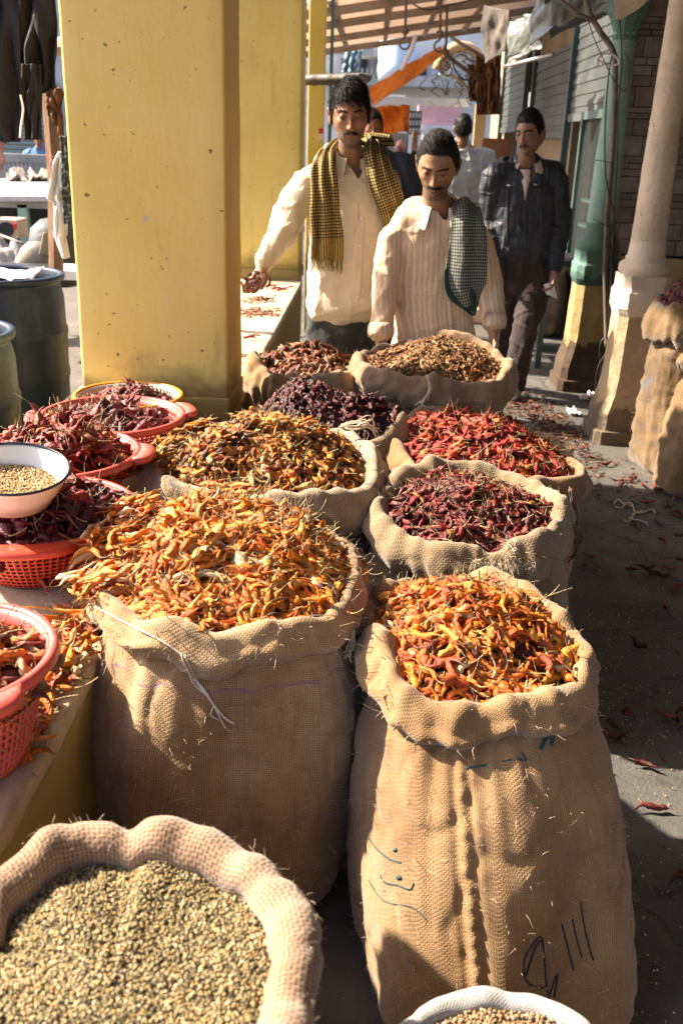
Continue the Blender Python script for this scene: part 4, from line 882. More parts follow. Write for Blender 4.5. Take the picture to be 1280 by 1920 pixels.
        if len(P) > 1: return MB().tube(P, r, 6).build(name, mat, s.o, smooth=True)
J1 = weave_mat('jute_warm', (.39, .24, .115), (.25, .145, .062), .0040, (.54, .38, .215), stain=[(.452, .460, (.16, .06, .22)), (.72, .726, (.20, .10, .16))])
J2 = weave_mat('jute_golden', (.33, .195, .088), (.20, .112, .048), .0037, (.44, .285, .145))
J3 = weave_mat('jute_grey', (.29, .205, .115), (.17, .115, .065), .0060, (.40, .30, .19))
J4 = weave_mat('jute_pale', (.42, .30, .18), (.27, .18, .10), .0050, (.58, .46, .33), blotch=((.05, .09, .10), 13, .66))
J5 = weave_mat('jute_brown', (.34, .21, .11), (.20, .12, .06), .0050, (.45, .31, .18), blotch=((.14, .13, .11), 9, .64))
J6 = weave_mat('jute_pinkish', (.33, .215, .13), (.17, .095, .055), .0062, (.45, .325, .22), stain=[(.24, .27, (.13, .07, .30)), (.31, .33, (.15, .08, .30))])
J7 = weave_mat('white_cotton_sacking', (.42, .40, .38), (.28, .26, .24), .0030, (.52, .50, .47))
J8 = weave_mat('jute_dark', (.18, .11, .05), (.09, .052, .025), .0085, (.27, .18, .10), blotch=((.07, .08, .085), 7, .62))
J9 = weave_mat('jute_tan', (.24, .145, .065), (.13, .075, .035), .0085, (.33, .215, .11))
M_ink = plain('faded_ink', (.018, .022, .03), .9); M_ink2 = plain('green_ink', (.025, .06, .065), .9); M_str = mottled('white_string', (.55, .46, .36), (.75, .66, .55), 60, .9, .001, 200)

# A: front right
A = Sack(.208, 1.66, .560, .200, .222, tilt=(.03, .05), cuff=.062, cuffn=.014, seed=1, bulge=.03, flare=.055, neck=.022, base=(.05, -.27), fold=.012, thick=1.1, thn=.25, seam=radians(262), corners=[(radians(-25), .35, .025, .015), (radians(200), .5, -.03, .03), (radians(262), .12, .0, -.012)], sq=2.2, rough=1.15)
A.build('jute_sack', 'golden jute sack at front right with a vertical seam and black scrawled marks', J2, 420, rows=90); A.fuzz(2600, .012)
heap_obj('chilli_heap', 'bright orange dried chillies heaped in the front right sack', 'chillies', A.rim, 950, .080, .0078, P_ORA, bend=.34, dome=.075, edge=-.030, seed=1, center=(-.018, .01), rscale=.97)
# B: big left
B = Sack(-.26, 1.79, .63, .250, .275, base=(-.01, -.10), tilt=(.0, .02), cuff=.07, seed=2, bulge=.035, flare=.02, fold=.012, thick=.95, thn=.15, corners=[(radians(235), .12, -.008, -.012), (radians(200), .25, .0, -.02)], sq=2.4, rough=1.0, cuffn=.02)
B.build('jute_sack', 'biggest jute sack, overflowing with orange chillies, a loose white string on its front', J1, 420, rows=90); B.fuzz(3800, .016)
# spill chillies over its left and back rim
spB = []; rg = np.random.default_rng(4)
for i in range(230):
    t = rg.uniform(radians(95), radians(215)); x, y, z = B.rim(t, rg.uniform(-.03, .06)); spB.append(((x, y, z+rg.uniform(-.02, .035)), (cos(t)*.4, sin(t)*.4, .9)))
heap_obj('chilli_heap', 'bright orange dried chillies heaped high over the biggest left sack', 'chillies', B.rim, 1900, .092, .0074, P_OR, bend=.32, dome=.115, edge=-.022, seed=2, spill=spB, center=(0, .03), rscale=.96)
# E: mid left orange
Ek = Sack(-.275, 2.56, .605, .292, .25, tilt=(.0, .06), cuff=.08, seed=5, bulge=.02, flare=.0, thick=1.25, thn=.2, corners=[(radians(215), .3, .03, .02), (radians(-20), .3, .01, -.01)], sq=2.3)
Ek.build('jute_sack', 'pale jute sack with a dark ink stain on its cuff, right of the pillar foot', J4, 300); Ek.fuzz(1800, .012)
spE = []
for i in range(90):
    t = rg.uniform(radians(90), radians(200)); x, y, z = Ek.rim(t, rg.uniform(-.03, .03)); spE.append(((x, y, z+rg.uniform(0, .03)), (cos(t)*.4, sin(t)*.4, .9)))
heap_obj('chilli_heap', 'orange and olive yellow dried chillies heaped in the pale sack beside the pillar foot', 'chillies', Ek.rim, 1350, .075, .0074, P_OR2, dome=.115, edge=-.03, seed=5, spill=spE, center=(.0, .02))
# F: dark chillies
Fk = Sack(-.18, 3.02, .54, .245, .24, tilt=(.05, .02), cuff=.11, seed=6, bulge=.02, flare=.02, thick=1.2, thn=.3, corners=[(radians(-15), .3, .04, .09), (radians(-60), .3, .0, .03), (radians(150), .4, -.02, .0)])
Fk.build('jute_sack', 'grey brown jute sack with frayed folded corner, holding almost black chillies', J3, 260); Fk.fuzz(1200, .02)
heap_obj('chilli_heap', 'blackish crumpled dried chillies in the sack right of the pillar foot', 'chillies', Fk.rim, 1300, .045, .0085, P_DK, dome=.14, edge=-.01, seed=6, K=7, crumple=.4, basecol=(.03, .006, .01), rscale=1.0, center=(-.03, .02))
# G: red front
G = Sack(.285, 2.42, .555, .238, .215, tilt=(.0, .17), cuff=.105, seed=7, bulge=.03, flare=.03, thick=1.05, thn=.2, corners=[(radians(-60), .2, .0, .015), (radians(120), .5, -.02, .01)], sq=2.2, cuffn=.025, rough=.9)
G.build('jute_sack', 'coarse grey jute sack of crimson chillies with a frayed patch on its cuff', J3, 360, rows=60); G.fuzz(1400, .012)
heap_obj('chilli_heap', 'deep crimson dried chillies in the coarse grey sack', 'chillies', G.rim, 1050, .082, .0082, P_RD, dome=.07, edge=-.045, seed=7, basecol=(.06, .01, .01), rscale=.92)
# H: red behind
Hk = Sack(.37, 2.93, .56, .28, .30, tilt=(-.10, .05), cuff=.10, seed=8, bulge=.02, flare=.0, thick=1.1, thn=.2, corners=[(radians(-35), .28, .05, .0), (radians(110), .5, .0, .0)], sq=2.2)
Hk.build('jute_sack', 'light jute sack of scarlet chillies behind the crimson one, pointed at its right', J2, 300); Hk.fuzz(1400, .014)
heap_obj('chilli_heap', 'scarlet and orange dried chillies heaped behind the crimson ones', 'chillies', Hk.rim, 1050, .082, .008, P_RO, dome=.11, edge=-.03, seed=8, center=(0, .0))
# I: small back left
Ik = Sack(-.235, 3.82, .60, .215, .235, tilt=(.0, .0), cuff=.12, seed=9, bulge=.03, flare=.03, thick=1.3, thn=.35, corners=[(radians(195), .3, .015, .04), (radians(255), .18, -.02, -.01), (radians(-70), .25, .02, .03), (radians(-10), .3, .0, .03)])
Ik.build('jute_sack', 'slumped small jute sack of mixed dusty chillies in front of the scarfed man', J1, 260); Ik.fuzz(900, .016)
heap_obj('chilli_heap', 'dusty mixed brown and orange chillies in the small slumped sack', 'chillies', Ik.rim, 520, .055, .0085, P_MIX, dome=.085, edge=-.03, seed=9, rscale=.88, K=7)
# J: back big tan
Jk = Sack(.262, 3.66, .675, .280, .245, tilt=(.0, .05), cuff=.13, seed=10, bulge=.01, flare=.0, thick=1.0, thn=.2, corners=[(radians(170), .4, .02, .0), (radians(70), .5, .0, .03)], sq=2.3)
Jk.build('jute_sack', 'wide jute sack of small tan chillies in front of the striped shirt man', J5, 320); Jk.fuzz(1400, .016)
heap_obj('chilli_heap', 'small tan and brown dried chillies mounded before the man in the striped shirt', 'chillies', Jk.rim, 2300, .042, .0052, P_TAN, dome=.08, edge=-.03, seed=10, K=6, bend=.7, slen=.25, basecol=(.12, .05, .02))
# C: coriander, bottom left: thick rolled rim
cL = at_z(-25, 1790, .60); cR = at_z(600, 1830, .60)
C_ = Sack(-.245, .735, .63, .190, .228, tilt=(0, .0), roll=.027, cuff=.085, seed=12, rimn=.02, zn=.010, bulge=.03, flare=.0, thick=1.0, thn=.16, corners=[(radians(120), .20, .012, .012), (radians(150), .08, -.015, -.02), (radians(98), .07, -.005, -.014), (radians(30), .3, .01, .0)], sq=2.3, rough=.7)
C_.build('jute_sack', 'jute sack of greenish seeds at the bottom left, with a thick rolled rim', J6, 420, rows=30); C_.fuzz(2500, .010, .0003)
seed_heap('seed_heap', 'greenish tan coriander seeds filling the bottom left sack', C_.rim, 26000, .0022, [((.34, .245, .11), 3), ((.24, .20, .09), 3), ((.42, .32, .15), 2), ((.10, .075, .04), 2.4), ((.54, .44, .27), 1.4), ((.40, .24, .07), 1)], edge=-.05, dome=.03, seed=1, rscale=1.0)
# D: white rim sack bottom centre
D_ = Sack(.212, .80, .375, .165, .175, roll=.019, cuff=.06, seed=13, bulge=.01, flare=.02, thick=.8, thn=.1, sq=2.05, rimn=.01, zn=.004, rough=.5)
D_.build('cotton_sack', 'white rimmed sack of brown seeds cut off by the bottom edge', J7, 300, rows=24)
seed_heap('seed_heap', 'brown seeds in the white rimmed sack at the bottom edge', D_.rim, 6000, .003, [((.36, .24, .12), 3), ((.25, .15, .07), 2), ((.46, .34, .18), 1)], edge=-.014, dome=.012, seed=3, rscale=.95)
# right hand side sacks
K1 = Sack(1.54, 4.50, .80, .205, .21, cuff=.15, seed=15, bulge=.015, flare=.025, sq=2.0, thick=1.1, thn=.3, rough=.7, fold=.014, hf=.009)
K1.build('jute_sack', 'tall wrinkled jute sack of dark red chillies standing beside the cream column', J8, 260, rows=60); K1.fuzz(900, .016)
heap_obj('chilli_heap', 'dark red brown chillies heaped on the tall sack beside the cream column', 'chillies', K1.rim, 1200, .052, .0075, P_DK+[((.25, .05, .035), 6)], dome=.17, edge=-.01, seed=15, K=7, crumple=.35, rscale=1.02)
K2 = Sack(1.615, 4.14, .64, .165, .17, cuff=.10, seed=16, bulge=.04, flare=.085, sq=2.0, thick=1.3, thn=.4, rough=.7, fold=.014, hf=.009, corners=[(radians(170), .4, .03, .03), (radians(220), .2, -.02, -.02)])
K2.build('jute_sack', 'light tan jute sack cut off by the right edge, with a folded neck', J9, 240, rows=60); K2.fuzz(900, .016)
tag(bpy.data.objects[K2.o.name], group='open jute sacks of spices')
heap_obj('chilli_heap', 'red chillies in the tan sack at the right edge', 'chillies', K2.rim, 300, .05, .0075, P_RD, dome=.03, edge=-.05, seed=16, K=7)
# far sack in the gap behind the steel stand
K3 = Sack(1.36, 8.0, .62, .2, .2, cuff=.10, seed=18, bulge=.05, flare=.0, rough=1.4)
K3.build('jute_sack', 'pale full jute sack standing in sunlight behind the black steel stand', J4, 120, rows=30)
heap_obj('chilli_heap', 'reddish chillies on the far pale sack behind the steel stand', 'chillies', K3.rim, 300, .05, .008, P_RD, dome=.08, edge=-.02, seed=18, K=6)
K4 = Sack(.98, 8.6, .5, .16, .16, cuff=.07, seed=19, bulge=.05, flare=.0, rough=1.4)
K4.build('jute_sack', 'small sunlit jute sack seen in the gap left of the steel stand', J1, 100, rows=24)
# ---- marks and strings
for pts, r, m_ in [([(985, 1830), (1002, 1778), (1015, 1765), (1020, 1800), (1022, 1845), (1008, 1852), (985, 1838), (982, 1800), (1000, 1768), (1016, 1760), (1022, 1830), (1028, 1870), (1030, 1862), (1044, 1825), (1038, 1870)], .0020, M_ink),
    ([(1052, 1732), (1062, 1770), (1074, 1820)], .002, M_ink), ([(1072, 1722), (1080, 1760), (1090, 1795)], .0018, M_ink), ([(1088, 1690), (1094, 1735), (1108, 1790), (1112, 1800)], .0018, M_ink),
    ([(690, 1570), (705, 1590), (728, 1610), (752, 1618)], .0017, M_ink2), ([(712, 1640), (722, 1655), (745, 1660), (768, 1668), (775, 1655)], .0018, M_ink2), ([(690, 1650), (720, 1690), (770, 1700), (800, 1725)], .0012, M_ink2), ([(738, 1595), (744, 1592)], .003, M_ink2), ([(744, 1646), (752, 1645)], .0035, M_ink2),
    ([(872, 1440), (890, 1438), (912, 1434)], .0018, M_ink2), ([(940, 1428), (958, 1424)], .0016, M_ink2), ([(965, 1420), (985, 1425), (978, 1412)], .0022, M_ink2), ([(1012, 1405), (1022, 1385), (1035, 1380), (1032, 1398)], .004, M_ink2)]:
    A.stroke(pts, r, m_, n=6)
for pts, r in [([(340, 1225), (352, 1258), (378, 1290), (400, 1320), (420, 1345), (440, 1358)], .0022), ([(346, 1228), (366, 1270), (388, 1300), (405, 1330), (415, 1352), (424, 1366)], .0016), ([(402, 1322), (395, 1340), (410, 1350)], .0013), ([(352, 1255), (362, 1280), (390, 1306)], .0016), ([(180, 1138), (240, 1170), (300, 1200), (345, 1230)], .0016)]:
    B.stroke(pts, r, M_str, 'white_string', n=5, off=.004)
# frayed patch on G cuff
rg2 = np.random.default_rng(9); bv = G.bvh(); pf = []; nf = []
for i in range(900):
    x = 955+rg2.normal(0, 5); y = rg2.uniform(985, 1068); d = Vector(_ray(x, y)).normalized(); h, nn, _, _ = bv.ray_cast(Vector((0, 0, CAMH)), d)
    if h: pf.append(tuple(h)); nf.append((nn.x if nn.y < 0 else -nn.x, -abs(nn.y), .2))
for i in range(500):
    x = rg2.uniform(880, 1000); y = 1060+rg2.normal(0, 4)+abs(x-950)*-.1; d = Vector(_ray(x, y)).normalized(); h, nn, _, _ = bv.ray_cast(Vector((0, 0, CAMH)), d)
    if h: pf.append(tuple(h)); nf.append((0, -.6, -.3))
fibres(np.array(pf), np.array(nf), 1500, .016, .0006, rg2, G.o, 'frayed_threads', curl=.4, gravity=.5)
for k in range(5): G.stroke([(948+k*4, 975), (950+k*4, 1010), (946+k*4, 1062)], .0016, M_fib, 'frayed_threads', n=4)
# rope tassel on H, string tufts on I, J, F
def tassel(path, n, spread, r, mat, parent, seed):
    rg = random.Random(seed); m = MB()
    for i in range(n):
        P = [Vector(p)+Vector((rg.gauss(0, spread), rg.gauss(0, spread), rg.gauss(0, spread)))*(.3+k/len(path)) for k, p in enumerate(path)]
        P = P[:rg.randint(max(3, len(P)-3), len(P))]; m.tube(smooth_pts(P, 4), r*rg.uniform(.6, 1.2), 5)
    return m.build('frayed_rope', mat, parent, smooth=True)
M_drope = mottled('dark_rope', (.06, .04, .03), (.20, .13, .09), 40, .9, .001, 100)
tassel([at_y(*p, 2.55) for p in ((1068, 915), (1075, 945), (1078, 980), (1083, 1000), (1078, 1030), (1066, 1042))], 16, .009, .0028, M_drope, Hk.o, 3)
tassel([at_y(*p, 3.32) for p in ((800, 705), (806, 730), (796, 750), (785, 758))], 10, .007, .0028, M_fib, Jk.o, 4)
tassel([at_y(*p, 2.72) for p in ((640, 800), (665, 798), (690, 795), (705, 812))], 14, .012, .0025, M_fib, Fk.o, 5)
tassel([at_y(*p, 3.55) for p in ((540, 706), (560, 712), (590, 706), (610, 700))], 12, .008, .0022, M_fib, Ik.o, 6)
tassel([at_y(*p, 1.62) for p in ((655, 1160), (660, 1190), (655, 1215), (650, 1232))], 14, .007, .0018, M_fib, B.o, 7)
# ------------------------------------------------------------------ plastic baskets
def plastic(name, c, rough=.38):
    k = NT(name); v = k.map(); cc = k.ramp(k.noise(v, 14, 6, .7), [(.3, tuple(x*.85 for x in lin(c))), (.6, c)])
    cc = k.mix(k.ramp(k.noise(v, 40, 5), [(.6, 0.), (.75, .25)]), cc, (.45, .36, .28))
    k.fin(cc, k.ramp(k.noise(v, 20, 4), [(.3, rough-.1), (.7, rough+.15)]), .5); k.b.inputs['Subsurface Weight'].default_value = .15; k.b.inputs['Subsurface Radius'].default_value = (.01, .004, .003); k.b.inputs['Subsurface Scale'].default_value = .3
    k.bump(k.noise(v, 60, 3), .0006); return k.m
PK = plastic('pink_plastic', (.60, .10, .075)); CR = plastic('coral_plastic', (.56, .055, .025)); YL = plastic('yellow_plastic', (.62, .27, .015)); WP = plastic('cream_plastic', (.72, .66, .52))
def lattice(cx, cy, prof, nu, hole, ring_rows, sx=1, sy=1, slots=False, rot=0):
    """wall from (r,z,solid?) rows; holes are cut as missing quads"""
    us = []; 
    for i in range(nu): us += [2*pi*(i)/nu, 2*pi*(i+1-hole)/nu]
    us = np.array(us); n = len(us); V = []; rows = []
    for r, z in ring_rows: V += [(cx+r*cos(u+rot)*sx, cy+r*sin(u+rot)*sy, z) for u in us]
    Q = []
    for j in range(len(ring_rows)-1):
        solid_row = prof[j]
        for i in range(n):
            solid_col = i % 2 == 0
            if solid_row or solid_col:
                a = j*n+i; b = j*n+(i+1) % n; Q.append((a, b, b+n, a+n))
    return V, Q
def basket(name, cx, cy, z0, z1, r0, r1, mat, label, nu=72, rows=9, wallmat=None, lugs=(0,), rimr=.011, slots=False, group='plastic baskets on the ledge', tilt=(0, 0), sy=1.0, lug_w=.30):
    e = empty(name, (cx, cy, z0), label, 'basket', group)
    H_ = z1-z0; zs = []; solid = []
    if slots:
        seq = [(.0, 1), (.08, 0), (.42, 1), (.47, 0), (.90, 1), (1.0, 1)]
    else:
        seq = [(0, 1)]; f = .04
        while f < .86: seq += [(f, 0), (f+.055, 1)]; f += .085
        seq += [(.88, 1), (1.0, 1)]
    rr = []
    for k, (f, sd_) in enumerate(seq):
        r = r0+(r1-r0)*f**.8; zz = z0+H_*f; rr.append((r, zz))
        solid.append(sd_ == 1)
    V, Q = lattice(cx, cy, solid, nu, .62 if not slots else .5, rr, sy=sy)
    o = link('basket_wall', npmesh('w', V, Q), wallmat or mat, e); s = o.modifiers.new('s', 'SOLIDIFY'); s.thickness = .0025
    m = MB().lathe([(0, z0+.002), (r0, z0+.002), (r0, z0+.006), (0, z0+.006)], (cx, cy, 0), 48, sy=sy); m.build('base', wallmat or mat, e, smooth=False)
    # rim: rolled lip
    prof = [(r1-.004, z1-.012), (r1+.000, z1+.002), (r1+.004, z1+.006), (r1+.010, z1+.006), (r1+.015, z1+.001), (r1+.016, z1-.010), (r1+.013, z1-.014), (r1+.009, z1-.012), (r1+.006, z1-.006), (r1-.0, z1-.012)]
    MB().lathe(prof, (cx, cy, 0), 96, sy=sy).build('rim', mat, e, smooth=True)
    for la in lugs:   # lug handles: widened lip
        Vl = []; n = 15; Fl = []
        for i in range(n):
            t = la+lug_w*(i/(n-1)-.5)*2; w_ = .030*(1-abs(2*i/(n-1)-1)**5)
            for (dr, dz) in ((.016, .0085), (.02+w_, .006), (.024+w_, -.002), (.022+w_, -.010), (.018+w_*.9, -.011), (.018+w_*.8, -.003), (.016, -.002)):
                Vl.append((cx+(r1+dr)*cos(t), cy+(r1+dr)*sin(t)*sy, z1+dz))
        for i in range(n-1):
            for k in range(7): Fl.append((i*7+k, i*7+(k+1) % 7, (i+1)*7+(k+1) % 7, (i+1)*7+k))
        Fl += [tuple(range(7)), tuple(range((n-1)*7, n*7))]
        MB().add(Vl, Fl).build('handle', mat, e, smooth=True)
    return lambda t: (cx+r1*cos(t), cy+r1*sin(t)*sy, z1), e
ZL = .502
c1 = at_z(250, 722, .63)
r, e = basket('plastic_basket', -.80, 3.08, ZL, .63, .125, .168, YL, 'yellow rimmed basket against the foot of the near pillar', nu=64, wallmat=WP, lugs=(), slots=True)
heap_obj('chilli_heap', 'purplish brown chillies in the yellow rimmed basket', 'chillies', r, 170, .075, .0085, [((.20, .03, .035), 3), ((.28, .05, .05), 3), ((.12, .02, .025), 2)], dome=.05, edge=-.04, seed=30, rscale=.88)
r, e = basket('plastic_basket', -.775, 2.785, ZL, .645, .14, .205, PK, 'pink lattice basket just below the yellow rimmed one', nu=84, lugs=(radians(25), radians(195)))
heap_obj('chilli_heap', 'long purplish chillies poking out of the pink basket below the yellow one', 'chillies', r, 240, .10, .009, [((.20, .03, .035), 3), ((.30, .07, .06), 3), ((.16, .02, .03), 2), ((.5, .26, .22), 1)], dome=.075, edge=-.055, seed=31, tiltr=1.0, rscale=.9)
r, e = basket('plastic_basket', -.835, 2.405, ZL, .645, .14, .215, PK, 'pink basket of scarlet chillies behind the white enamel bowl', nu=84, lugs=(radians(5),))
heap_obj('chilli_heap', 'long scarlet chillies heaped behind the white enamel bowl', 'chillies', r, 330, .11, .009, [((.36, .04, .02), 4), ((.27, .022, .016), 3), ((.45, .13, .03), 1.5), ((.2, .03, .02), 1)], dome=.10, edge=-.03, seed=32, tiltr=1.0)
r, e = basket('plastic_basket', -.745, 2.0, ZL, .64, .13, .215, CR, 'coral lattice basket holding the white enamel bowl', nu=78, lugs=(radians(-75),), lug_w=.42)
heap_obj('chilli_heap', 'dark crimson wrinkled chillies under the white enamel bowl', 'chillies', r, 330, .095, .013, [((.20, .010, .014), 4), ((.13, .007, .012), 3), ((.07, .006, .01), 2), ((.36, .04, .018), 1)], dome=.055, edge=-.02, seed=33, crumple=.35, basecol=(.05, .005, .01))
r, e = basket('plastic_basket', -.64, 1.265, ZL, .69, .11, .160, PK, 'pink basket cut off by the left edge, nearest the camera', nu=70, lugs=(radians(-58),), lug_w=.5)
heap_obj('chilli_heap', 'brown, red and orange chillies in the pink basket nearest the camera', 'chillies', r, 200, .095, .010, P_MIX+[((.6, .2, .03), 3)], dome=.03, edge=-.045, seed=34, basecol=(.08, .02, .015))
# enamel bowls
k = NT('white_enamel'); v = k.map(); k.fin(k.ramp(k.noise(v, 8, 5), [(.3, (.62, .58, .52)), (.6, (.76, .73, .68))]), .18, .5); k.b.inputs['Coat Weight'].default_value = .5; M_en = k.m
M_rimb = plain('dark_enamel_rim', (.012, .016, .03), .35)
def bowl(c, r, tilt, label, d=.075):
    e = empty('enamel_bowl', c, label, 'bowl'); R_ = Matrix.Rotation(tilt[0], 4, 'X') @ Matrix.Rotation(tilt[1], 4, 'Y'); T = Matrix.Translation(c) @ R_
    m = MB().lathe([(0, -d), (r*.45, -d), (r*.7, -d*.85), (r*.9, -d*.4), (r*.985, -.008), (r*1.03, 0), (r*1.03, -.004), (r*.99, -.014), (r*.9, -d*.5), (r*.7, -d-.002), (r*.45, -d-.006), (0, -d-.006)][::1], (0, 0, 0), 64); m.V = [tuple(T @ Vector(v)) for v in m.V]; m.build('bowl_body', M_en, e, smooth=True)
    m = MB().tube([T @ Vector((cos(t)*r*1.035, sin(t)*r*1.035, -.001)) for t in np.linspace(0, 2*pi, 65)], .0032, 8, cap=False); m.build('rim', M_rimb, e, smooth=True)
    return e, T
e, T = bowl(Vector((-.74, 1.87, .785)), .112, (radians(8), radians(6)), 'white enamel bowl with a dark rim, half full of pale seeds')
rg = np.random.default_rng(3); n = 2600; rr_ = .088*np.sqrt(rg.uniform(0, 1, n)); tt = rg.uniform(0, 2*pi, n)
Pp = np.stack([rr_*np.cos(tt), rr_*np.sin(tt), -.038+rg.uniform(-.002, .003, n)-.004*np.cos(tt-1)], -1); Tm = np.array(T); Pw = Pp @ Tm[:3, :3].T+Tm[:3, 3]
na = 32; dsk = np.array([[0.09*f*cos(a), .09*f*sin(a), -.042] for f in (1, .5, .02) for a in np.linspace(0, 2*pi, na+1)[:-1]]) @ Tm[:3, :3].T+Tm[:3, 3]
o = link('seed_heap', seeds(Pw, np.tile([[0, 0, 1.]], (n, 1)), .0024, pal([((.62, .44, .22), 3), ((.50, .32, .13), 2), ((.70, .54, .32), 2), ((.32, .18, .07), .8)], n, rg), rg, 's', None, (dsk, grid_quads(na, 3), (.25, .15, .06))), M_seed); tag(o, 'pale golden seeds in the white enamel bowl', 'seeds', kind='stuff')
bowl(Vector((-.705, 1.22, .735)), .085, (radians(0), radians(12)), 'second enamel bowl, only its rim showing in the basket at the left edge')
# ------------------------------------------------------------------ chillies lying loose
def protos(palette, n, L, R, seed):
    out = []; rng = np.random.default_rng(seed); 
    for i in range(n):
        v, qd, c = chillies(np.zeros((1, 3)), np.array([[1., 0, 0]]), np.array([[0, 0, 1.]]), np.array([L*rng.uniform(.8, 1.2)]), np.array([R]), pal(palette, 1, rng), rng=rng, K=10, S=8, bend=.7, stemcol=(.3, .2, .1))
        v[:, 2] -= v[:, 2].min(); out.append((v, qd, c))
    return out
PR = protos([((.16, .02, .02), 2), ((.24, .03, .02), 2), ((.10, .015, .015), 2)], 6, .075, .0085, 3); PO = protos(P_OR, 6, .085, .009, 4); PS = protos([((.45, .04, .03), 1)], 2, .10, .010, 6)
def drop(px, py, z, P, label, group, rg, mat=M_chi, rot=None, sc=1.0):
    k = rg.randrange(len(P)); key = (id(P), k)
    if key not in drop.c: drop.c[key] = npmesh('chilli', *P[k]); drop.c[key].materials.append(mat); drop.c[key].polygons.foreach_set('use_smooth', np.ones(len(P[k][1]), bool))
    o = bpy.data.objects.new('dried_chilli', drop.c[key]); COL.objects.link(o); p = at_z(px, py, z) if px is not None else py
    o.location = p; o.location.z = z+.001; o.rotation_euler = (0, 0, rg.uniform(0, 6.28) if rot is None else rot); o.scale = (sc*rg.uniform(.8, 1.15),)*3
    return tag(o, label, 'chilli', group)
drop.c = {}
rg = random.Random(21)
LF = 'loose dark red chilli fallen on the grey lane floor to the right of the sacks'
for (x, y) in [(1100, 862), (1085, 845), (1060, 860), (1130, 875), (1175, 905), (1165, 910), (1190, 902), (1205, 915), (1215, 945), (1228, 920), (1245, 925), (1265, 935), (1245, 948), (1270, 972), (1262, 965), (1242, 1018), (1230, 985), (1185, 1072), (1205, 1070), (1215, 1078), (1235, 1082), (1255, 1070), (1100, 1045), (1262, 1108), (1275, 1100), (1250, 1150), (1190, 1212), (1172, 1335), (1150, 1370), (1210, 1440), (1275, 1340), (1240, 1345), (1215, 1520), (1130, 1385), (1000, 770), (995, 790), (985, 765), (1010, 700), (1275, 1010), (1278, 1055), (1272, 1640), (1278, 1655)]:
    drop(x, y, .002, PR, LF, 'loose chillies on the lane floor', rg)
for k in range(6): pass
# litter pile by the columns
rgn = np.random.default_rng(77); n = 420
u = rgn.normal(0, 1, n); v_ = rgn.normal(0, 1, n); X = 1.0+.10*u; Y = 5.15+.42*v_-.2*u; X = np.clip(X, .6, 1.19)
Pz = np.stack([X, Y, .006+rgn.uniform(0, .03, n)*np.exp(-(u*u+v_*v_)/2)], -1); f = rgn.normal(0, 1, (n, 3)); f[:, 2] *= .15
vv_, qd, cc = chillies(Pz, f, np.tile([[0, 0, 1.]], (n, 1)), rgn.uniform(.03, .08, n), rgn.uniform(.003, .007, n), pal([((.14, .04, .02), 3), ((.22, .06, .03), 2), ((.08, .03, .02), 3), ((.34, .14, .06), 1)], n, rgn), rng=rgn, K=6)
tag(link('chilli_litter', npmesh('l', vv_, qd, cc), M_chi), 'brown swept litter of broken chillies beside the column feet', 'litter', kind='stuff')
n = 160; Pz = np.stack([rgn.uniform(.75, 1.6, n), rgn.uniform(3.9, 4.7, n), np.full(n, .005)], -1); f = rgn.normal(0, 1, (n, 3)); f[:, 2] *= .05
vv_, qd, cc = chillies(Pz, f, np.tile([[0, 0, 1.]], (n, 1)), rgn.uniform(.02, .05, n), rgn.uniform(.002, .005, n), pal([((.14, .03, .02), 3), ((.24, .06, .03), 2), ((.34, .18, .08), 1)], n, rgn), rng=rgn, K=6)
tag(link('chilli_litter', npmesh('l', vv_, qd, cc), M_chi), 'thin scatter of chilli scraps on the floor by the tall sacks', 'litter', kind='stuff')
n = 260; Pz = np.stack([rgn.uniform(.52, 1.5, n)**1.0, rgn.uniform(1.3, 4.2, n), np.full(n, .004)], -1); Pz[:, 0] = .56+(Pz[:, 0]-.52)**1.6*.9; f = rgn.normal(0, 1, (n, 3)); f[:, 2] *= .05
vv_, qd, cc = chillies(Pz, f, np.tile([[0, 0, 1.]], (n, 1)), rgn.uniform(.008, .035, n), rgn.uniform(.0015, .004, n), pal([((.16, .04, .02), 3), ((.26, .10, .04), 2), ((.4, .25, .12), 1)], n, rgn), rng=rgn, K=6)
tag(link('chilli_litter', npmesh('l', vv_, qd, cc), M_chi), 'fine trodden chilli crumbs on the lane floor beside the sacks', 'litter', kind='stuff')
# seeds and grit on the near floor
n = 1500; Pz = np.stack([rgn.uniform(.45, 1.5, n), rgn.uniform(1.2, 4.2, n), np.full(n, .003)], -1)
tag(link('spilled_seeds', seeds(Pz, np.tile([[0, 0, 1.]], (n, 1)), .0022, pal([((.6, .48, .3), 3), ((.4, .25, .12), 1), ((.7, .6, .42), 1)], n, rgn), rgn, 's', None), M_seed), 'tiny pale seeds scattered over the floor', 'seeds', kind='stuff')
# paper scraps
for (x, y, s_, lab) in [(1075, 768, .035, 'crumpled pale scrap in the litter, the one nearest the camera'), (1094, 742, .025, 'small white scrap lying in the litter beside the teal column foot'), (1112, 736, .03, 'white scrap touching the foot of the teal column')]:
    c = at_z(x, y, .03); V = []; n = 9
    for j in range(n):
        for i in range(n): V.append((c.x+(i/(n-1)-.5)*s_*2, c.y+(j/(n-1)-.5)*s_*2.6, .012+.022*abs(noise.noise((i*.7+x, j*.7, 1)))*2))
    o = link('paper_scrap', npmesh('p', V, grid_quads(n, n, False)), M_whi, None, False); o.modifiers.new('s', 'SOLIDIFY').thickness = .001; tag(o, lab, 'paper', 'paper scraps in the litter')
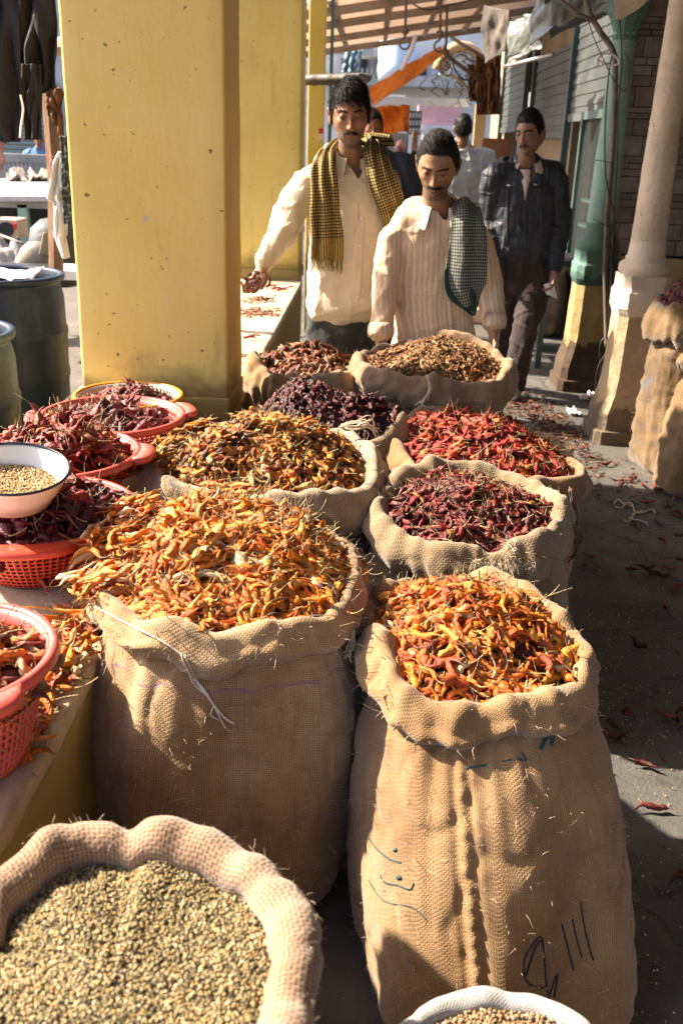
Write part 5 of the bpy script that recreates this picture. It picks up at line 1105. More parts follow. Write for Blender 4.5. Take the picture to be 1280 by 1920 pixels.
# tangle of pale string on the floor
m = MB()
for P_ in ([(1150, 945), (1158, 936), (1170, 946), (1180, 942), (1188, 955), (1185, 968), (1178, 972), (1200, 976), (1215, 984)], [(1185, 958), (1200, 962), (1220, 955), (1228, 962)], [(1168, 975), (1176, 978), (1184, 972), (1190, 962), (1205, 958)], [(1152, 950), (1165, 952), (1172, 944), (1184, 950)]):
    m.tube(smooth_pts([at_z(a, b, .006) for a, b in P_], 4), .0035, 6)
tag(m.build('string_tangle', M_fib, None, smooth=True), 'tangle of pale string lying on the floor right of the red chilli sacks', 'string')
# loose on the ledge
rg = random.Random(5)
for (x, y) in [(505, 541), (520, 543), (530, 546), (512, 538), (545, 543)]: drop(x, y, ZL+.006, PS, 'small red chilli in the loose line at the far end of the ledge', 'red chillies on the far ledge', rg, rot=rg.uniform(-.5, .5), sc=.8)
for (x, y) in [(480, 632), (470, 636)]: drop(x, y, ZL+.006, PS, 'red chilli lying alone on the near part of the pale ledge beyond the pillar', 'pair of red chillies on the ledge', rg, rot=.2, sc=.8)
n = 150; Pz = []
for i in range(n):
    p = at_z(rgn.choice([470, 480, 500])+rgn.normal(0, 14), rgn.choice([560, 583, 588])+rgn.normal(0, 4), ZL+.008); Pz.append((max(-.9, min(p.x, -.53)), p.y, p.z))
f = rgn.normal(0, 1, (n, 3)); f[:, 2] *= .1
vv_, qd, cc = chillies(np.array(Pz), f, np.tile([[0, 0, 1.]], (n, 1)), rgn.uniform(.03, .06, n), rgn.uniform(.004, .006, n), pal([((.4, .16, .06), 3), ((.3, .08, .04), 2), ((.5, .3, .12), 1)], n, rgn), rng=rgn, K=6)
tag(link('chilli_scatter', npmesh('l', vv_, qd, cc), M_chi), 'thin rows of drying chillies on the sunlit ledge beyond the pillar', 'chillies', kind='stuff')
# orange chillies spilled between ledge edge and big sack
n = 190; Pz = []
for i in range(n):
    y = rgn.uniform(1.28, 2.25); x = -.50-abs(rgn.normal(0, .055))-.02; h = max(0, .05*(1-abs(x+.52)/.12)) * (1 if y > 1.5 else .3)
    Pz.append((x, y, ZL+.008+rgn.uniform(0, 1)*h))
f = rgn.normal(0, 1, (n, 3)); f[:, 2] *= .2
vv_, qd, cc = chillies(np.array(Pz), f, np.tile([[0, 0, 1.]], (n, 1)), .085*rgn.uniform(.7, 1.2, n), .0082*rgn.uniform(.7, 1.2, n), pal(P_OR+[((.42, .08, .02), 3)], n, rgn), rng=rgn)
tag(link('chilli_spill', npmesh('l', vv_, qd, cc), M_chi), 'orange chillies spilled along the ledge edge beside the biggest sack', 'chillies', kind='stuff')
drop(75, 1105, ZL+.006, PS, 'long red chilli lying on the ledge in front of the coral basket', None, rg, rot=radians(-52), sc=1.3)
for (x, y, a) in [(50, 1248, .1), (75, 1270, .3), (110, 1262, .5), (60, 1230, 0)]: drop(x, y, ZL+.008, PO, 'orange chilli on the bare edge of the ledge nearest the camera', 'orange chillies on the near ledge edge', rg, rot=a)
n = 120; t = rgn.uniform(0, 1, n); Pz = np.stack([-.60+.14*rgn.normal(0, .5, n), 3.02+.24*rgn.uniform(-1, 1, n), np.full(n, ZL+.012)], -1); f = rgn.normal(0, 1, (n, 3)); f[:, 2] *= .1
vv_, qd, cc = chillies(Pz, f, np.tile([[0, 0, 1.]], (n, 1)), .06*rgn.uniform(.7, 1.2, n), .006*rgn.uniform(.7, 1.2, n), pal([((.2, .03, .02), 2), ((.12, .02, .02), 2), ((.3, .06, .03), 1)], n, rgn), rng=rgn, K=6)
tag(link('chilli_scatter', npmesh('l', vv_, qd, cc), M_chi), 'dark red chilli scraps on the ledge at the foot of the near pillar', 'chillies', kind='stuff')
# ------------------------------------------------------------------ people
def catmull(vals, t):
    n = len(vals)-1; x = min(max(t, 0), .999999)*n; i = int(x); f = x-i; g_ = lambda k: vals[min(max(k, 0), n)]
    p0, p1, p2, p3 = g_(i-1), g_(i), g_(i+1), g_(i+2)
    return .5*((2*p1)+(p2-p0)*f+(2*p0-5*p1+4*p2-p3)*f*f+(3*p1-p0-3*p2+p3)*f**3)
def loft(m, secs, side=Vector((1, 0, 0)), n=24, sub=8, sq=2.0):
    """secs: (point, a, b[, side]) elliptical sections along a path; a along 'side', b along the other"""
    P = [Vector(s[0]) for s in secs]; A = [s[1] for s in secs]; Bb = [s[2] for s in secs]; SD = [Vector(s[3]) if len(s) > 3 else Vector(side) for s in secs]
    N_ = (len(secs)-1)*sub+1; V = []; cs = []
    for i in range(N_):
        t = i/(N_-1); cs.append((catmull(P, t), max(.002, catmull(A, t)), max(.002, catmull(Bb, t)), catmull(SD, t)))
    for i, (p, a, b, sd_) in enumerate(cs):
        tg = (cs[min(i+1, N_-1)][0]-cs[max(i-1, 0)][0]).normalized(); u = (sd_-tg*sd_.dot(tg)).normalized(); v = tg.cross(u)
        for k in range(n):
            th = 2*pi*k/n; c, s_ = cos(th), sin(th); e = 2/sq
            V.append(p+u*a*math.copysign(abs(c)**e, c)+v*b*math.copysign(abs(s_)**e, s_))
    F = [(i*n+k, i*n+(k+1) % n, (i+1)*n+(k+1) % n, (i+1)*n+k) for i in range(N_-1) for k in range(n)]
    # rounded caps
    for end, i0, dr in ((0, 0, -1), (1, N_-1, 1)):
        p, a, b, sd_ = cs[i0]; tg = (cs[1][0]-cs[0][0]).normalized() if end == 0 else (cs[-1][0]-cs[-2][0]).normalized()
        base = len(V); u = (sd_-tg*sd_.dot(tg)).normalized(); v = tg.cross(u); prev = i0*n
        for q_, (sc, h) in enumerate(((.87, .5), (.5, .87))):
            for k in range(n):
                th = 2*pi*k/n; V.append(p+u*a*sc*cos(th)+v*b*sc*sin(th)+tg*dr*min(a, b)*h*.8)
            for k in range(n):
                f = (prev+k, prev+(k+1) % n, base+q_*n+(k+1) % n, base+q_*n+k); F.append(f if dr > 0 else f[::-1])
            prev = base+q_*n
        V.append(p+tg*dr*min(a, b)*.8)
        for k in range(n): F.append((prev+k, prev+(k+1) % n, len(V)-1) if dr > 0 else (prev+(k+1) % n, prev+k, len(V)-1))
    m.add(V, F); return m
def limb(m, pts, radii, n=16, sub=6, flat=1.0, side=None):
    s = Vector(side) if side else None
    if s is None:
        d = (Vector(pts[-1])-Vector(pts[0])).normalized(); s = d.cross(Vector((0, 1, 0)));
        if s.length < .2: s = d.cross(Vector((1, 0, 0)))
        s.normalize()
    return loft(m, [(p, r, r*flat) for p, r in zip(pts, radii)], s, n, sub)
def remesh(m, voxel, smooth=3, sfac=.5):
    me = bpy.data.meshes.new('tmp'); me.from_pydata(m.V, [], m.F); o = bpy.data.objects.new('tmp', me); COL.objects.link(o)
    r = o.modifiers.new('r', 'REMESH'); r.mode = 'VOXEL'; r.voxel_size = voxel
    if smooth: s_ = o.modifiers.new('s', 'SMOOTH'); s_.iterations = smooth; s_.factor = sfac
    dg = bpy.context.evaluated_depsgraph_get(); dg.update(); out = bpy.data.meshes.new_from_object(o.evaluated_get(dg))
    bpy.data.objects.remove(o); bpy.data.meshes.remove(me); return out
def getv(me):
    v = np.empty(len(me.vertices)*3, np.float32); me.vertices.foreach_get('co', v); nn = np.empty(len(me.vertices)*3, np.float32); me.vertex_normals.foreach_get('vector', nn); return v.reshape(-1, 3).astype(float), nn.reshape(-1, 3).astype(float)
def setv(me, v): me.vertices.foreach_set('co', v.astype(np.float32).ravel()); me.update()
def folds(me, specs, seed=0):
    """specs: list of (sx,sy,sz, amp, kind)"""
    v, nn = getv(me); d = np.zeros(len(v))
    for k, (sx, sy, sz, amp, kind) in enumerate(specs):
        o = seed*3.7+k*11.1
        x = np.array([noise.noise((a*sx+o, b*sy, c*sz)) for a, b, c in v])
        if kind == 'crease': d -= amp*np.maximum(0, 1-np.abs(x)*6)
        elif kind == 'ridge': d += amp*np.maximum(0, 1-np.abs(x)*5)
        else: d += amp*x*2
    setv(me, v+nn*d[:, None])
SKIN = (.25, .115, .055)
k = NT('skin'); a = k.n.new('ShaderNodeAttribute'); a.attribute_name = 'Col'; v = k.map(); c = k.mix(1., a.outputs['Color'], k.ramp(k.noise(v, 60, 5, .7), [(.3, .8), (.7, 1.1)]), 'MULTIPLY'); k.bump(k.noise(v, 220, 4), .0008)
k.fin(c, .48, .4); k.b.inputs['Subsurface Weight'].default_value = .12; k.b.inputs['Subsurface Radius'].default_value = (.012, .004, .002); k.b.inputs['Subsurface Scale'].default_value = .5; M_skin = k.m
M_hair = NT('black_hair'); M_hair.fin((.011, .009, .009), .6, .22); M_hair = M_hair.m
M_eyew = plain('eye_white', (.30, .24, .20), .35); M_iris = plain('dark_iris', (.012, .007, .005), .12)
def G2(x, z, x0, z0, sx, sz): return np.exp(-((x-x0)/sx)**2-((z-z0)/sz)**2)
def head_surface(n=110, wide=1.0, lengthen=1.0, cheeks=0., nose=1.0, beard=0):
    """local head: eyes at z=0, crown +.115, chin -.115, face towards -Y"""
    ph = np.linspace(-pi/2, pi/2, n); th = np.linspace(0, 2*pi, int(n*1.5)+1)[:-1]; PH, TH = np.meshgrid(ph, th, indexing='ij')
    X = np.cos(PH)*np.cos(TH); Y = np.cos(PH)*np.sin(TH); Z = np.sin(PH)
    x = .074*X*wide; y = .093*Y; z = .112*Z
    # skull: forehead flatter, back fuller
    y = np.where(Y > 0, y*1.06, y); up = np.clip(Z, 0, 1); dn = np.clip(-Z, 0, 1)
    x *= 1-.17*np.clip((dn-.30)/.7, 0, 1)**1.2; x *= 1+.10*np.exp(-((dn-.72)/.16)**2); x *= 1+.05*up
    y = np.where(Y > 0, y*(1-.45*np.clip((dn-.1)/.9, 0, 1)), y*(1+.02*dn))
    # jaw: squarer, more forward
    jaw = np.clip((dn-.55)/.45, 0, 1); y = np.where(Y < .3, y-.016*jaw, y+.01*jaw); z = np.where(Z < 0, z*(1.0+.05*jaw), z)
    z *= lengthen
    # flatten the face plane
    fr = np.clip(-Y, 0, 1)**1.0
    f = np.zeros_like(x); ax = np.abs(x); side = fr > .05
    f += .0075*G2(ax, z, .026, .022, .024, .009)          # brow
    f += .004*G2(x, z, 0, .020, .012, .012)
    f -= .0125*G2(ax, z, .031, .002, .017, .0125)          # sockets
    f -= .004*G2(ax, z, .014, .004, .006, .010)
    nz = np.clip((.012-z)/.054, 0, 1); ridge = np.where((z < .016) & (z > -.050), (.003+.021*nz**1.3), 0)
    f += nose*ridge*np.exp(-(x/(.0075+.004*nz))**2)*np.clip((z+.052)/.006, 0, 1)
    f += .009*nose*G2(ax, z, .0125, -.041, .0062, .0065)   # wings
    f += .005*G2(x, z, 0, -.060, .020, .010)
    f += .0060*G2(x, z, 0, -.0655, .019, .0036)+.0075*G2(x, z, 0, -.0755, .016, .0046)  # lips
    f -= .0042*G2(x, z, 0, -.0700, .021, .0016)
    f -= .004*G2(x, z, 0, -.084, .016, .005)
    f += .010*G2(x, z, 0, -.101, .020, .012)             # chin
    f += (.0065+cheeks)*G2(ax, z, .046, -.020, .017, .013)  # cheekbone
    f -= .0045*G2(ax, z, .044, -.055, .014, .016)
    f -= .0022*np.exp(-((ax-.023-(-.045-z)*.35)/.003)**2)*np.exp(-((z+.058)/.016)**2)   # nasolabial
    y = y-f*np.where(Y < 0, 1, 0)*np.clip(fr*2.2, 0, 1)
    y = np.where(Y < 0, y+.006*np.clip(1-ax/.03, 0, 1)*0, y)
    V = np.stack([x, y, z], -1).reshape(-1, 3); nt_ = len(th); Q = grid_quads(nt_, n); return V, Q, X.ravel(), Y.ravel(), Z.ravel()
def ear_mesh(sx):
    m = MB(); c = Vector((sx*.0755, .010, -.012))
    secs = []
    for t in np.linspace(-.35, 1.05, 14):
        ang = pi*(.95-1.35*t) ; r = .021*(1-.25*max(0, t-.6)); p = c+Vector((sx*(.004+.009*sin(pi*min(1, max(0, t)))), -cos(ang)*r*.75*-1, sin(ang)*r*1.45)); secs.append((p, .0042, .0052))
    loft(m, secs, Vector((1, 0, 0)), 10, 2)
    loft(m, [(c+Vector((-sx*.006, .0, .018)), .004, .010), (c+Vector((sx*.002, .004, 0)), .0045, .014), (c+Vector((-sx*.002, 0, -.022)), .004, .008)], Vector((1, 0, 0)), 12, 4)
    return m
def strands(roots, dirs, nrm, n, L, r, seed, parent, name, follow=None, lift=.15, droop=.4, wid=1.0, K=6, curlv=.25, mat=None):
    rng = np.random.default_rng(seed); i = rng.integers(0, len(roots), n); p = roots[i]+rng.normal(0, .0012, (n, 3)); d = dirs[i]+rng.normal(0, curlv, (n, 3)); nn = nrm[i]
    d = d-nn*(d*nn).sum(1, keepdims=True); d /= np.linalg.norm(d, axis=1, keepdims=True)+1e-9
    Ls = L*rng.uniform(.6, 1.2, n); t = np.linspace(0, 1, K); pts = np.zeros((n, K, 3)); pts[:, 0] = p; cur = d+nn*lift*rng.uniform(0, 1.6, (n, 1))
    for k in range(1, K):
        cur = cur/np.linalg.norm(cur, axis=1, keepdims=True); pts[:, k] = pts[:, k-1]+cur*(Ls/(K-1))[:, None]
        q_ = pts[:, k]
        if follow is not None:
            e = follow(q_); cur = cur-nn*0+e*.9
        cur[:, 2] -= droop*.3
    side = np.cross(cur, nn); side /= np.linalg.norm(side, axis=1, keepdims=True)+1e-9; up = nn
    rad = r*np.interp(t, [0, .3, .8, 1], [1, 1, .7, .15]); th = np.arange(3)*2*pi/3
    V = pts[:, :, None, :]+(side[:, None, None, :]*np.cos(th)[None, None, :, None]*wid+up[:, None, None, :]*np.sin(th)[None, None, :, None])*rad[None, :, None, None]
    Q = (grid_quads(3, K)[None]+(np.arange(n)*3*K)[:, None, None]).reshape(-1, 4)
    return V.reshape(-1, 3), Q
def make_head(e, c, R, opts, rng_seed):
    """returns MB with head geometry in world coords plus a callback that colours the final body mesh; adds hair etc. as children of e"""
    sc = opts.get('scale', 1.0); T = Matrix.Translation(c) @ R.to_4x4() @ Matrix.Scale(sc, 4); Tn = np.array(T)
    V, Q, X, Y, Z = head_surface(wide=opts.get('wide', 1), lengthen=opts.get('len', 1), cheeks=opts.get('cheeks', 0), nose=opts.get('nose', 1))
    W = V @ Tn[:3, :3].T+Tn[:3, 3]; m = MB(); m.add([tuple(p) for p in W], [tuple(q_) for q_ in Q])
    for sx in (-1, 1):
        em = ear_mesh(sx); m.add([tuple(T @ Vector(v)) for v in em.V], em.F)
    L = opts.get('len', 1); lid = opts.get('lid', .5)   # 1 closed
    # eyelids: closed-ish bulge
    for sx in (-1, 1):
        lm = MB(); loft(lm, [(Vector((sx*.031-.0125, -.0765, .001)), .003, .003), (Vector((sx*.031-.006, -.0815, .0045-.002*lid)), .0055+.0012*lid, .0055), (Vector((sx*.031, -.083, .0055-.0022*lid)), .0062+.0012*lid, .006), (Vector((sx*.031+.006, -.0805, .0045-.002*lid)), .0055+.0012*lid, .0055), (Vector((sx*.031+.0125, -.0745, .001)), .003, .003)], Vector((0, 0, 1)), 10, 4)
        m.add([tuple(T @ Vector(v)) for v in lm.V], lm.F)
        lm = MB(); loft(lm, [(Vector((sx*.031-.012, -.0765, -.006)), .002, .002), (Vector((sx*.031, -.0815, -.0095)), .0036, .0034), (Vector((sx*.031+.012, -.0745, -.006)), .002, .002)], Vector((0, 0, 1)), 10, 5)
        m.add([tuple(T @ Vector(v)) for v in lm.V], lm.F)
        if opts.get('face', True):
            eb = MB(); eb.lathe([(.0005, -.0104)]+[(.0104*cos(a), .0104*sin(a)) for a in np.linspace(-1.4, 1.4, 12)]+[(.0005, .0108)], (0, 0, 0), 20); eb.V = [tuple(T @ (Vector(v)+Vector((sx*.031, -.0748, -.0035)))) for v in eb.V]; eb.build('eye', M_eyew, e, smooth=True)
            gx, gz = opts.get('gaze', (0, -.2)); ce = Vector((sx*.031, -.0748, -.0035)); dr = Vector((gx, -1, gz)).normalized()
            ib = MB(); q_ = dr.to_track_quat('Z', 'Y'); ib.lathe([(.0052, .0094), (.004, .0104), (.002, .0109), (.0002, .0111)], (0, 0, 0), 16); ib.V = [tuple(T @ (ce+q_ @ Vector(v))) for v in ib.V]; ib.build('iris', M_iris, e, smooth=True)
            lash = MB().tube([T @ Vector((sx*.031+u, -.0885+.35*abs(u)-(.004 if abs(u) < .008 else 0)+.0035, -.0005-.0025*(1-(u/.013)**2)*lid*1.6+.0)) for u in np.linspace(-.013, .013, 9)], .0011, 6); lash.build('eyelashes', M_hair, e, smooth=True)
    N3 = R.to_3x3(); ctr = V.mean(0)
    nrm = V/np.array([.074, .093, .112])**2; nrm /= np.linalg.norm(nrm, axis=1, keepdims=True)
    # hair mask
    style = opts.get('hair', 'short'); az = np.arctan2(V[:, 0], -V[:, 1]); hl = opts.get('hairline', .062)*L
    # boundary height as a function of azimuth: 0 front, pi back
    aa = np.abs(az); bnd = np.interp(aa, [0, .55, .85, 1.05, 1.25, 1.5, 1.75, 2.0, 2.4, pi], [hl, hl-.002, hl-.016, .012, -.012, -.028, -.004, -.035, -.062, -.068])
    bnd = bnd+.005*np.array([noise.noise((a*5, 0, rng_seed)) for a in az])+.005*np.array([noise.noise((a*22, 0, rng_seed+3)) for a in az])
    msk = V[:, 2] > bnd; Vh = V.copy(); lift = np.clip((V[:, 2]-bnd)/.02, -.3, 1); thick = opts.get('hthick', .012)
    hmod = np.array([noise.noise((p[0]*30, p[1]*30, p[2]*30+rng_seed)) for p in V]); topf = np.clip(V[:, 2]/.11, .25, 1)
    Vh = V+nrm*(lift*thick*topf*(1+.35*hmod))[:, None]
    Qk = np.array([q_ for q_ in Q if lift[q_].min() > -.29]); used = np.unique(Qk); mp = -np.ones(len(V), int); mp[used] = np.arange(len(used))
    Wh = Vh[used] @ Tn[:3, :3].T+Tn[:3, 3]; hair = link('hair', npmesh('hair', Wh, mp[Qk]), M_hair, e)
    roots = Vh[(lift > .05)]; nr_ = nrm[(lift > .05)]; comb = np.array(opts.get('comb', (-.6, -.8, -.3))); 
    base = np.tile(comb, (len(roots), 1)).astype(float)
    # sides and back go down
    sidef = np.clip((np.abs(np.arctan2(roots[:, 0], -roots[:, 1]))-.9)/.6, 0, 1)*np.clip((.085-roots[:, 2])/.03, 0, 1)
    base = base*(1-sidef[:, None])+np.array([0, .35, -1.])[None]*sidef[:, None]
    V1, Q1 = strands(roots, base, nr_, opts.get('nh', 3000), opts.get('hlen', .032), .00085, rng_seed, e, 'hair', droop=opts.get('droop', .35), lift=opts.get('hlift', .25), wid=1.6, curlv=.22)
    W1 = V1 @ Tn[:3, :3].T+Tn[:3, 3]; o = link('hair_strands', npmesh('hs', W1, Q1), M_hair, hair); o['kind'] = 'stuff'
    if opts.get('face', True):
        # eyebrows, moustache
        def patch(cond, d, n, L_, r, seed, name, off=.001):
            rt = V[cond]+nrm[cond]*off
            if len(rt) == 0: return
            v1, q1 = strands(rt, np.tile(np.array(d, float), (len(rt), 1)), nrm[cond], n, L_, r, seed, e, name, droop=.1, lift=.1, wid=1.3, K=4, curlv=.2)
            o = link(name, npmesh(name, v1 @ Tn[:3, :3].T+Tn[:3, 3], q1), M_hair, e)
        for sx in (-1, 1):
            xx = V[:, 0]*sx; cb = (xx > .010) & (xx < .047) & (np.abs(V[:, 2]-(.0205-.006*((xx-.030)/.02)**2)) < .0034) & (V[:, 1] < 0)
            patch(cb, (sx, 0, .1), 130, .0075, .0005, 7+sx, 'eyebrow')
        mu = opts.get('moustache', 0)
        if mu:
            cm = (np.abs(V[:, 0]) < .027) & (V[:, 2] > -.0645-.004*(np.abs(V[:, 0])/.02)**2) & (V[:, 2] < -.053-.006*(np.abs(V[:, 0])/.026)**2) & (V[:, 1] < 0)
            v_l = V[:, 0] < 0
            patch(cm & v_l, (-.7, 0, -.7), int(150*mu), .008, .0005, 31, 'moustache'); patch(cm & ~v_l, (.7, 0, -.7), int(150*mu), .008, .0005, 32, 'moustache')
    Ti = np.array(T.inverted())
    def colour(P):
        q_ = P @ Ti[:3, :3].T+Ti[:3, 3]; x, y, z = q_.T; inh = (np.abs(x) < .095) & (np.abs(z) < .135) & (np.abs(y) < .13); col = np.tile(np.array(opts.get('skin', SKIN)), (len(P), 1))
        fr = (y < -.02)
        bd = opts.get('stubble', .5); st_ = np.clip((-.040-z)/.02, 0, 1)*np.clip((.06-y)/.03, 0, 1)*np.clip((z+.16)/.02, 0, 1); clear = G2(x, z, 0, -.0705, .016, .0075); chk = 1-np.clip(1-np.abs(np.abs(x)-.038)/.018, 0, 1)*np.clip((z+.066)/.02, 0, 1)
        st_ = st_*(1-clear)*chk*inh; col = col*(1-bd*st_[:, None]*.75)+np.array(opts.get('beardcol', (.05, .04, .038)))*(bd*st_*.75)[:, None]
        lp = (G2(x, z, 0, -.0715, .019, .0075)*fr*inh*.9)[:, None]; col = col*(1-lp)+np.array([.20, .065, .05])*lp
        dk = (G2(np.abs(x), z, .031, -.006, .015, .012)*fr*inh*.45)[:, None]; col = col*(1-dk)+np.array([.10, .045, .028])*dk
        mm = (np.clip(1-np.abs(z+.059)/.008, 0, 1)*(np.abs(x) < .030)*np.clip((.030-np.abs(x))/.008, 0, 1)*fr*inh*min(1, opts.get('moustache', 0))*.75)[:, None]; col = col*(1-mm)+np.array([.035, .024, .02])*mm
        ml = (G2(x, z, 0, -.0702, .019, .0012)*fr*inh*.9)[:, None]; col = col*(1-ml)+np.array([.04, .012, .01])*ml
        rd = (G2(x, z, 0, -.035, .016, .012)*fr*inh*.25)[:, None]; col = col*(1-rd)+np.array([.34, .13, .07])*rd
        return col
    return m, colour, T
def hand(m, wrist, fwd, palm, size=1.0, curl=.5, thumb=1, spread=.25):
    """palm + 4 fingers + thumb; fwd=direction of fingers, palm=palm normal"""
    f = Vector(fwd).normalized(); pn = Vector(palm); pn = (pn-f*pn.dot(f)).normalized(); s_ = f.cross(pn)*thumb; w0 = Vector(wrist)
    loft(m, [(w0, .026*size, .019*size), (w0+f*.03*size, .034*size, .017*size), (w0+f*.06*size, .040*size, .015*size), (w0+f*.085*size, .039*size, .013*size)], s_, 16, 4)
    Lf = [.070, .078, .073, .058]
    for k in range(4):
        o = (k-1.5)*.0205*size; b = w0+f*(.082-.004*abs(k-1.2))*size-s_*o; d = (f-s_*o/size*spread*12*.3).normalized(); p = [b-d*.012*size, b]; ang = 0
        for j, fr in enumerate((.45, .30, .25)):
            ang += curl*(.55+.25*j+.06*k); dd = (d*cos(ang)+pn*sin(ang)).normalized(); p.append(p[-1]+dd*Lf[k]*fr*size)
        r = .0088*size*(1-.08*(k == 3)); limb(m, p, [r, r, r*.95, r*.88, r*.74], 10, 4)
    b = w0+f*.028*size+s_*.026*size; d1 = (f*.6+s_*.75+pn*.35*curl).normalized(); d2 = (f*.85+s_*.35+pn*.7*curl).normalized()
    limb(m, [b-s_*.012*size, b, b+d1*.036*size, b+d1*.036*size+d2*.032*size, b+d1*.036*size+d2*.055*size], [.013*size, .013*size, .0108*size, .0098*size, .0075*size], 10, 4)
def finish_body(e, m, colour, name='body', voxel=.0042, mat=None, handcol=None):
    me = remesh(m, voxel, 2, .4); v, nn = getv(me); c = colour(v)
    a = me.color_attributes.new('Col', 'FLOAT_COLOR', 'POINT'); cc = np.ones((len(v), 4), np.float32); cc[:, :3] = c; a.data.foreach_set('color', cc.ravel())
    return link(name, me, mat or M_skin, e)
def garment(e, name, m, mat, voxel=.008, smooth=4, fold=(), seed=0, parent=None):
    me = remesh(m, voxel, smooth, .5)
    if fold: folds(me, fold, seed)
    return link(name, me, mat, parent or e)
def cloth_mat(name, c, stripe=None, rough=.85, weave=True, dirt=None):
    k = NT(name); v = k.map(); x, y, z = k.sep(v)
    cc = k.ramp(k.noise(v, 6, 6, .6), [(.3, tuple(i*.86 for i in lin(c))), (.65, c)])
    if stripe:
        per, sc_, strength, wdt = stripe; wob = k.math('MULTIPLY', k.noise(v, 5, 2), .03)
        s_ = k.math('SINE', k.math('MULTIPLY', k.math('ADD', k.math('ADD', x, k.math('MULTIPLY', y, .45)), wob), 2*pi/per))
        cc = k.mix(k.math('MULTIPLY', k.ramp(s_, [(wdt, 0.), (min(1, wdt+.12), 1.)]), strength), cc, sc_)
    if dirt: cc = k.mix(k.ramp(k.noise(v, 9, 7, .7), [(.52, 0.), (.72, .5)]), cc, dirt)
    cr = k.noise(k.map(scale=(1, 1, .55)), 26, 5, .6, 1.2); k.bump(k.math('ADD', k.math('MULTIPLY', cr, 1.0), k.math('MULTIPLY', k.noise(v, 300, 3), .12)), .006)
    k.fin(cc, rough, .2); k.b.inputs['Sheen Weight'].default_value = .1; return k.m
def gingham(name, c1, c2, per, rough=.9, endband=None):
    k = NT(name); uv = k.map('UV'); x, y, z = k.sep(uv)
    def sq_(a): return k.math('GREATER_THAN', k.math('SINE', k.math('MULTIPLY', a, 2*pi/per)), 0.0)
    f = k.math('MULTIPLY', k.math('ADD', sq_(x), sq_(y)), .5)
    c = k.ramp(f, [(0, c1), (.5, tuple(a*.25+b*.75 for a, b in zip(lin(c1), lin(c2)))), (1, c2)])
    if endband:   # stripes only towards the ends
        st_ = k.ramp(sq_(x), [(0, endband[0]), (1, endband[1])]); m_ = k.math('LESS_THAN', y, endband[2])
        c = k.mix(m_, c, st_)
    c = k.mix(1., c, k.ramp(k.noise(k.map(), 60, 4), [(.3, .75), (.7, 1.1)]), 'MULTIPLY'); k.bump(k.noise(k.map(), 160, 3), .003); k.fin(c, rough, .15); return k.m
def ribbon(name, path, widths, nrms, mat, parent, pleat=.008, npl=3, nu=40, sub=10, thick=.004, seed=0, fringe=0, fmats=None, v0=0, crossn=None):
    """cloth strip along path; widths per key; nrms outward normals per key; pleats across"""
    P = [Vector(p) for p in path]; N_ = (len(P)-1)*sub+1; V = []; U = []; L_ = 0; prev = None; rows = []
    for i in range(N_):
        t = i/(N_-1); p = catmull(P, t); w_ = catmull(widths, t); nn = catmull([Vector(x) for x in nrms], t).normalized()
        a = catmull(P, min(1, t+.01))-catmull(P, max(0, t-.01)); tg = a.normalized(); s_ = tg.cross(nn).normalized()
        if prev is not None: L_ += (p-prev).length
        prev = p.copy(); rows.append((p, s_, nn, tg, w_, L_))
    for i, (p, s_, nn, tg, w_, l) in enumerate(rows):
        for j in range(nu):
            u = j/(nu-1)-.5; fold_ = pleat*sin(u*npl*2*pi+seed+.8*noise.noise((l*4, seed, 2)))+pleat*.5*noise.noise((u*6, l*9, seed)); crv = -(abs(u)**2)*4*(crossn or .012)
            V.append(p+s_*u*w_+nn*(fold_+crv)+s_*noise.noise((l*8, u*2, seed+4))*.004); U.append((u*w_*1.35+.5, L_-l+v0))
    o = link(name, npmesh(name, V, grid_quads(nu, N_, False), uv=U), mat, parent); sld = o.modifiers.new('s', 'SOLIDIFY'); sld.thickness = thick; sld.offset = 0
    if fringe:
        p, s_, nn, tg, w_, l = rows[-1]; rg = random.Random(seed)
        for kk, mt in enumerate(fmats):
            m = MB()
            for j in range(34):
                if j % 2 != kk: continue
                u = (j+.5)/34-.5; b = p+s_*u*w_+nn*(pleat*sin(u*npl*2*pi+seed)-(abs(u)**2)*4*(crossn or .012)); ln = fringe*rg.uniform(.8, 1.1)
                m.tube([b-tg*.004, b+tg*ln*.5+Vector((rg.gauss(0, .0015), rg.gauss(0, .002), 0)), b+tg*ln+Vector((rg.gauss(0, .003), rg.gauss(0, .003), 0))], [.0022, .0020, .0012], 5)
            m.build('fringe', mt, o, smooth=True)
    return o
def RZ(yaw, pitch=0, roll=0): return (Matrix.Rotation(radians(yaw), 3, 'Z') @ Matrix.Rotation(radians(pitch), 3, 'X') @ Matrix.Rotation(radians(roll), 3, 'Y'))
V3 = Vector
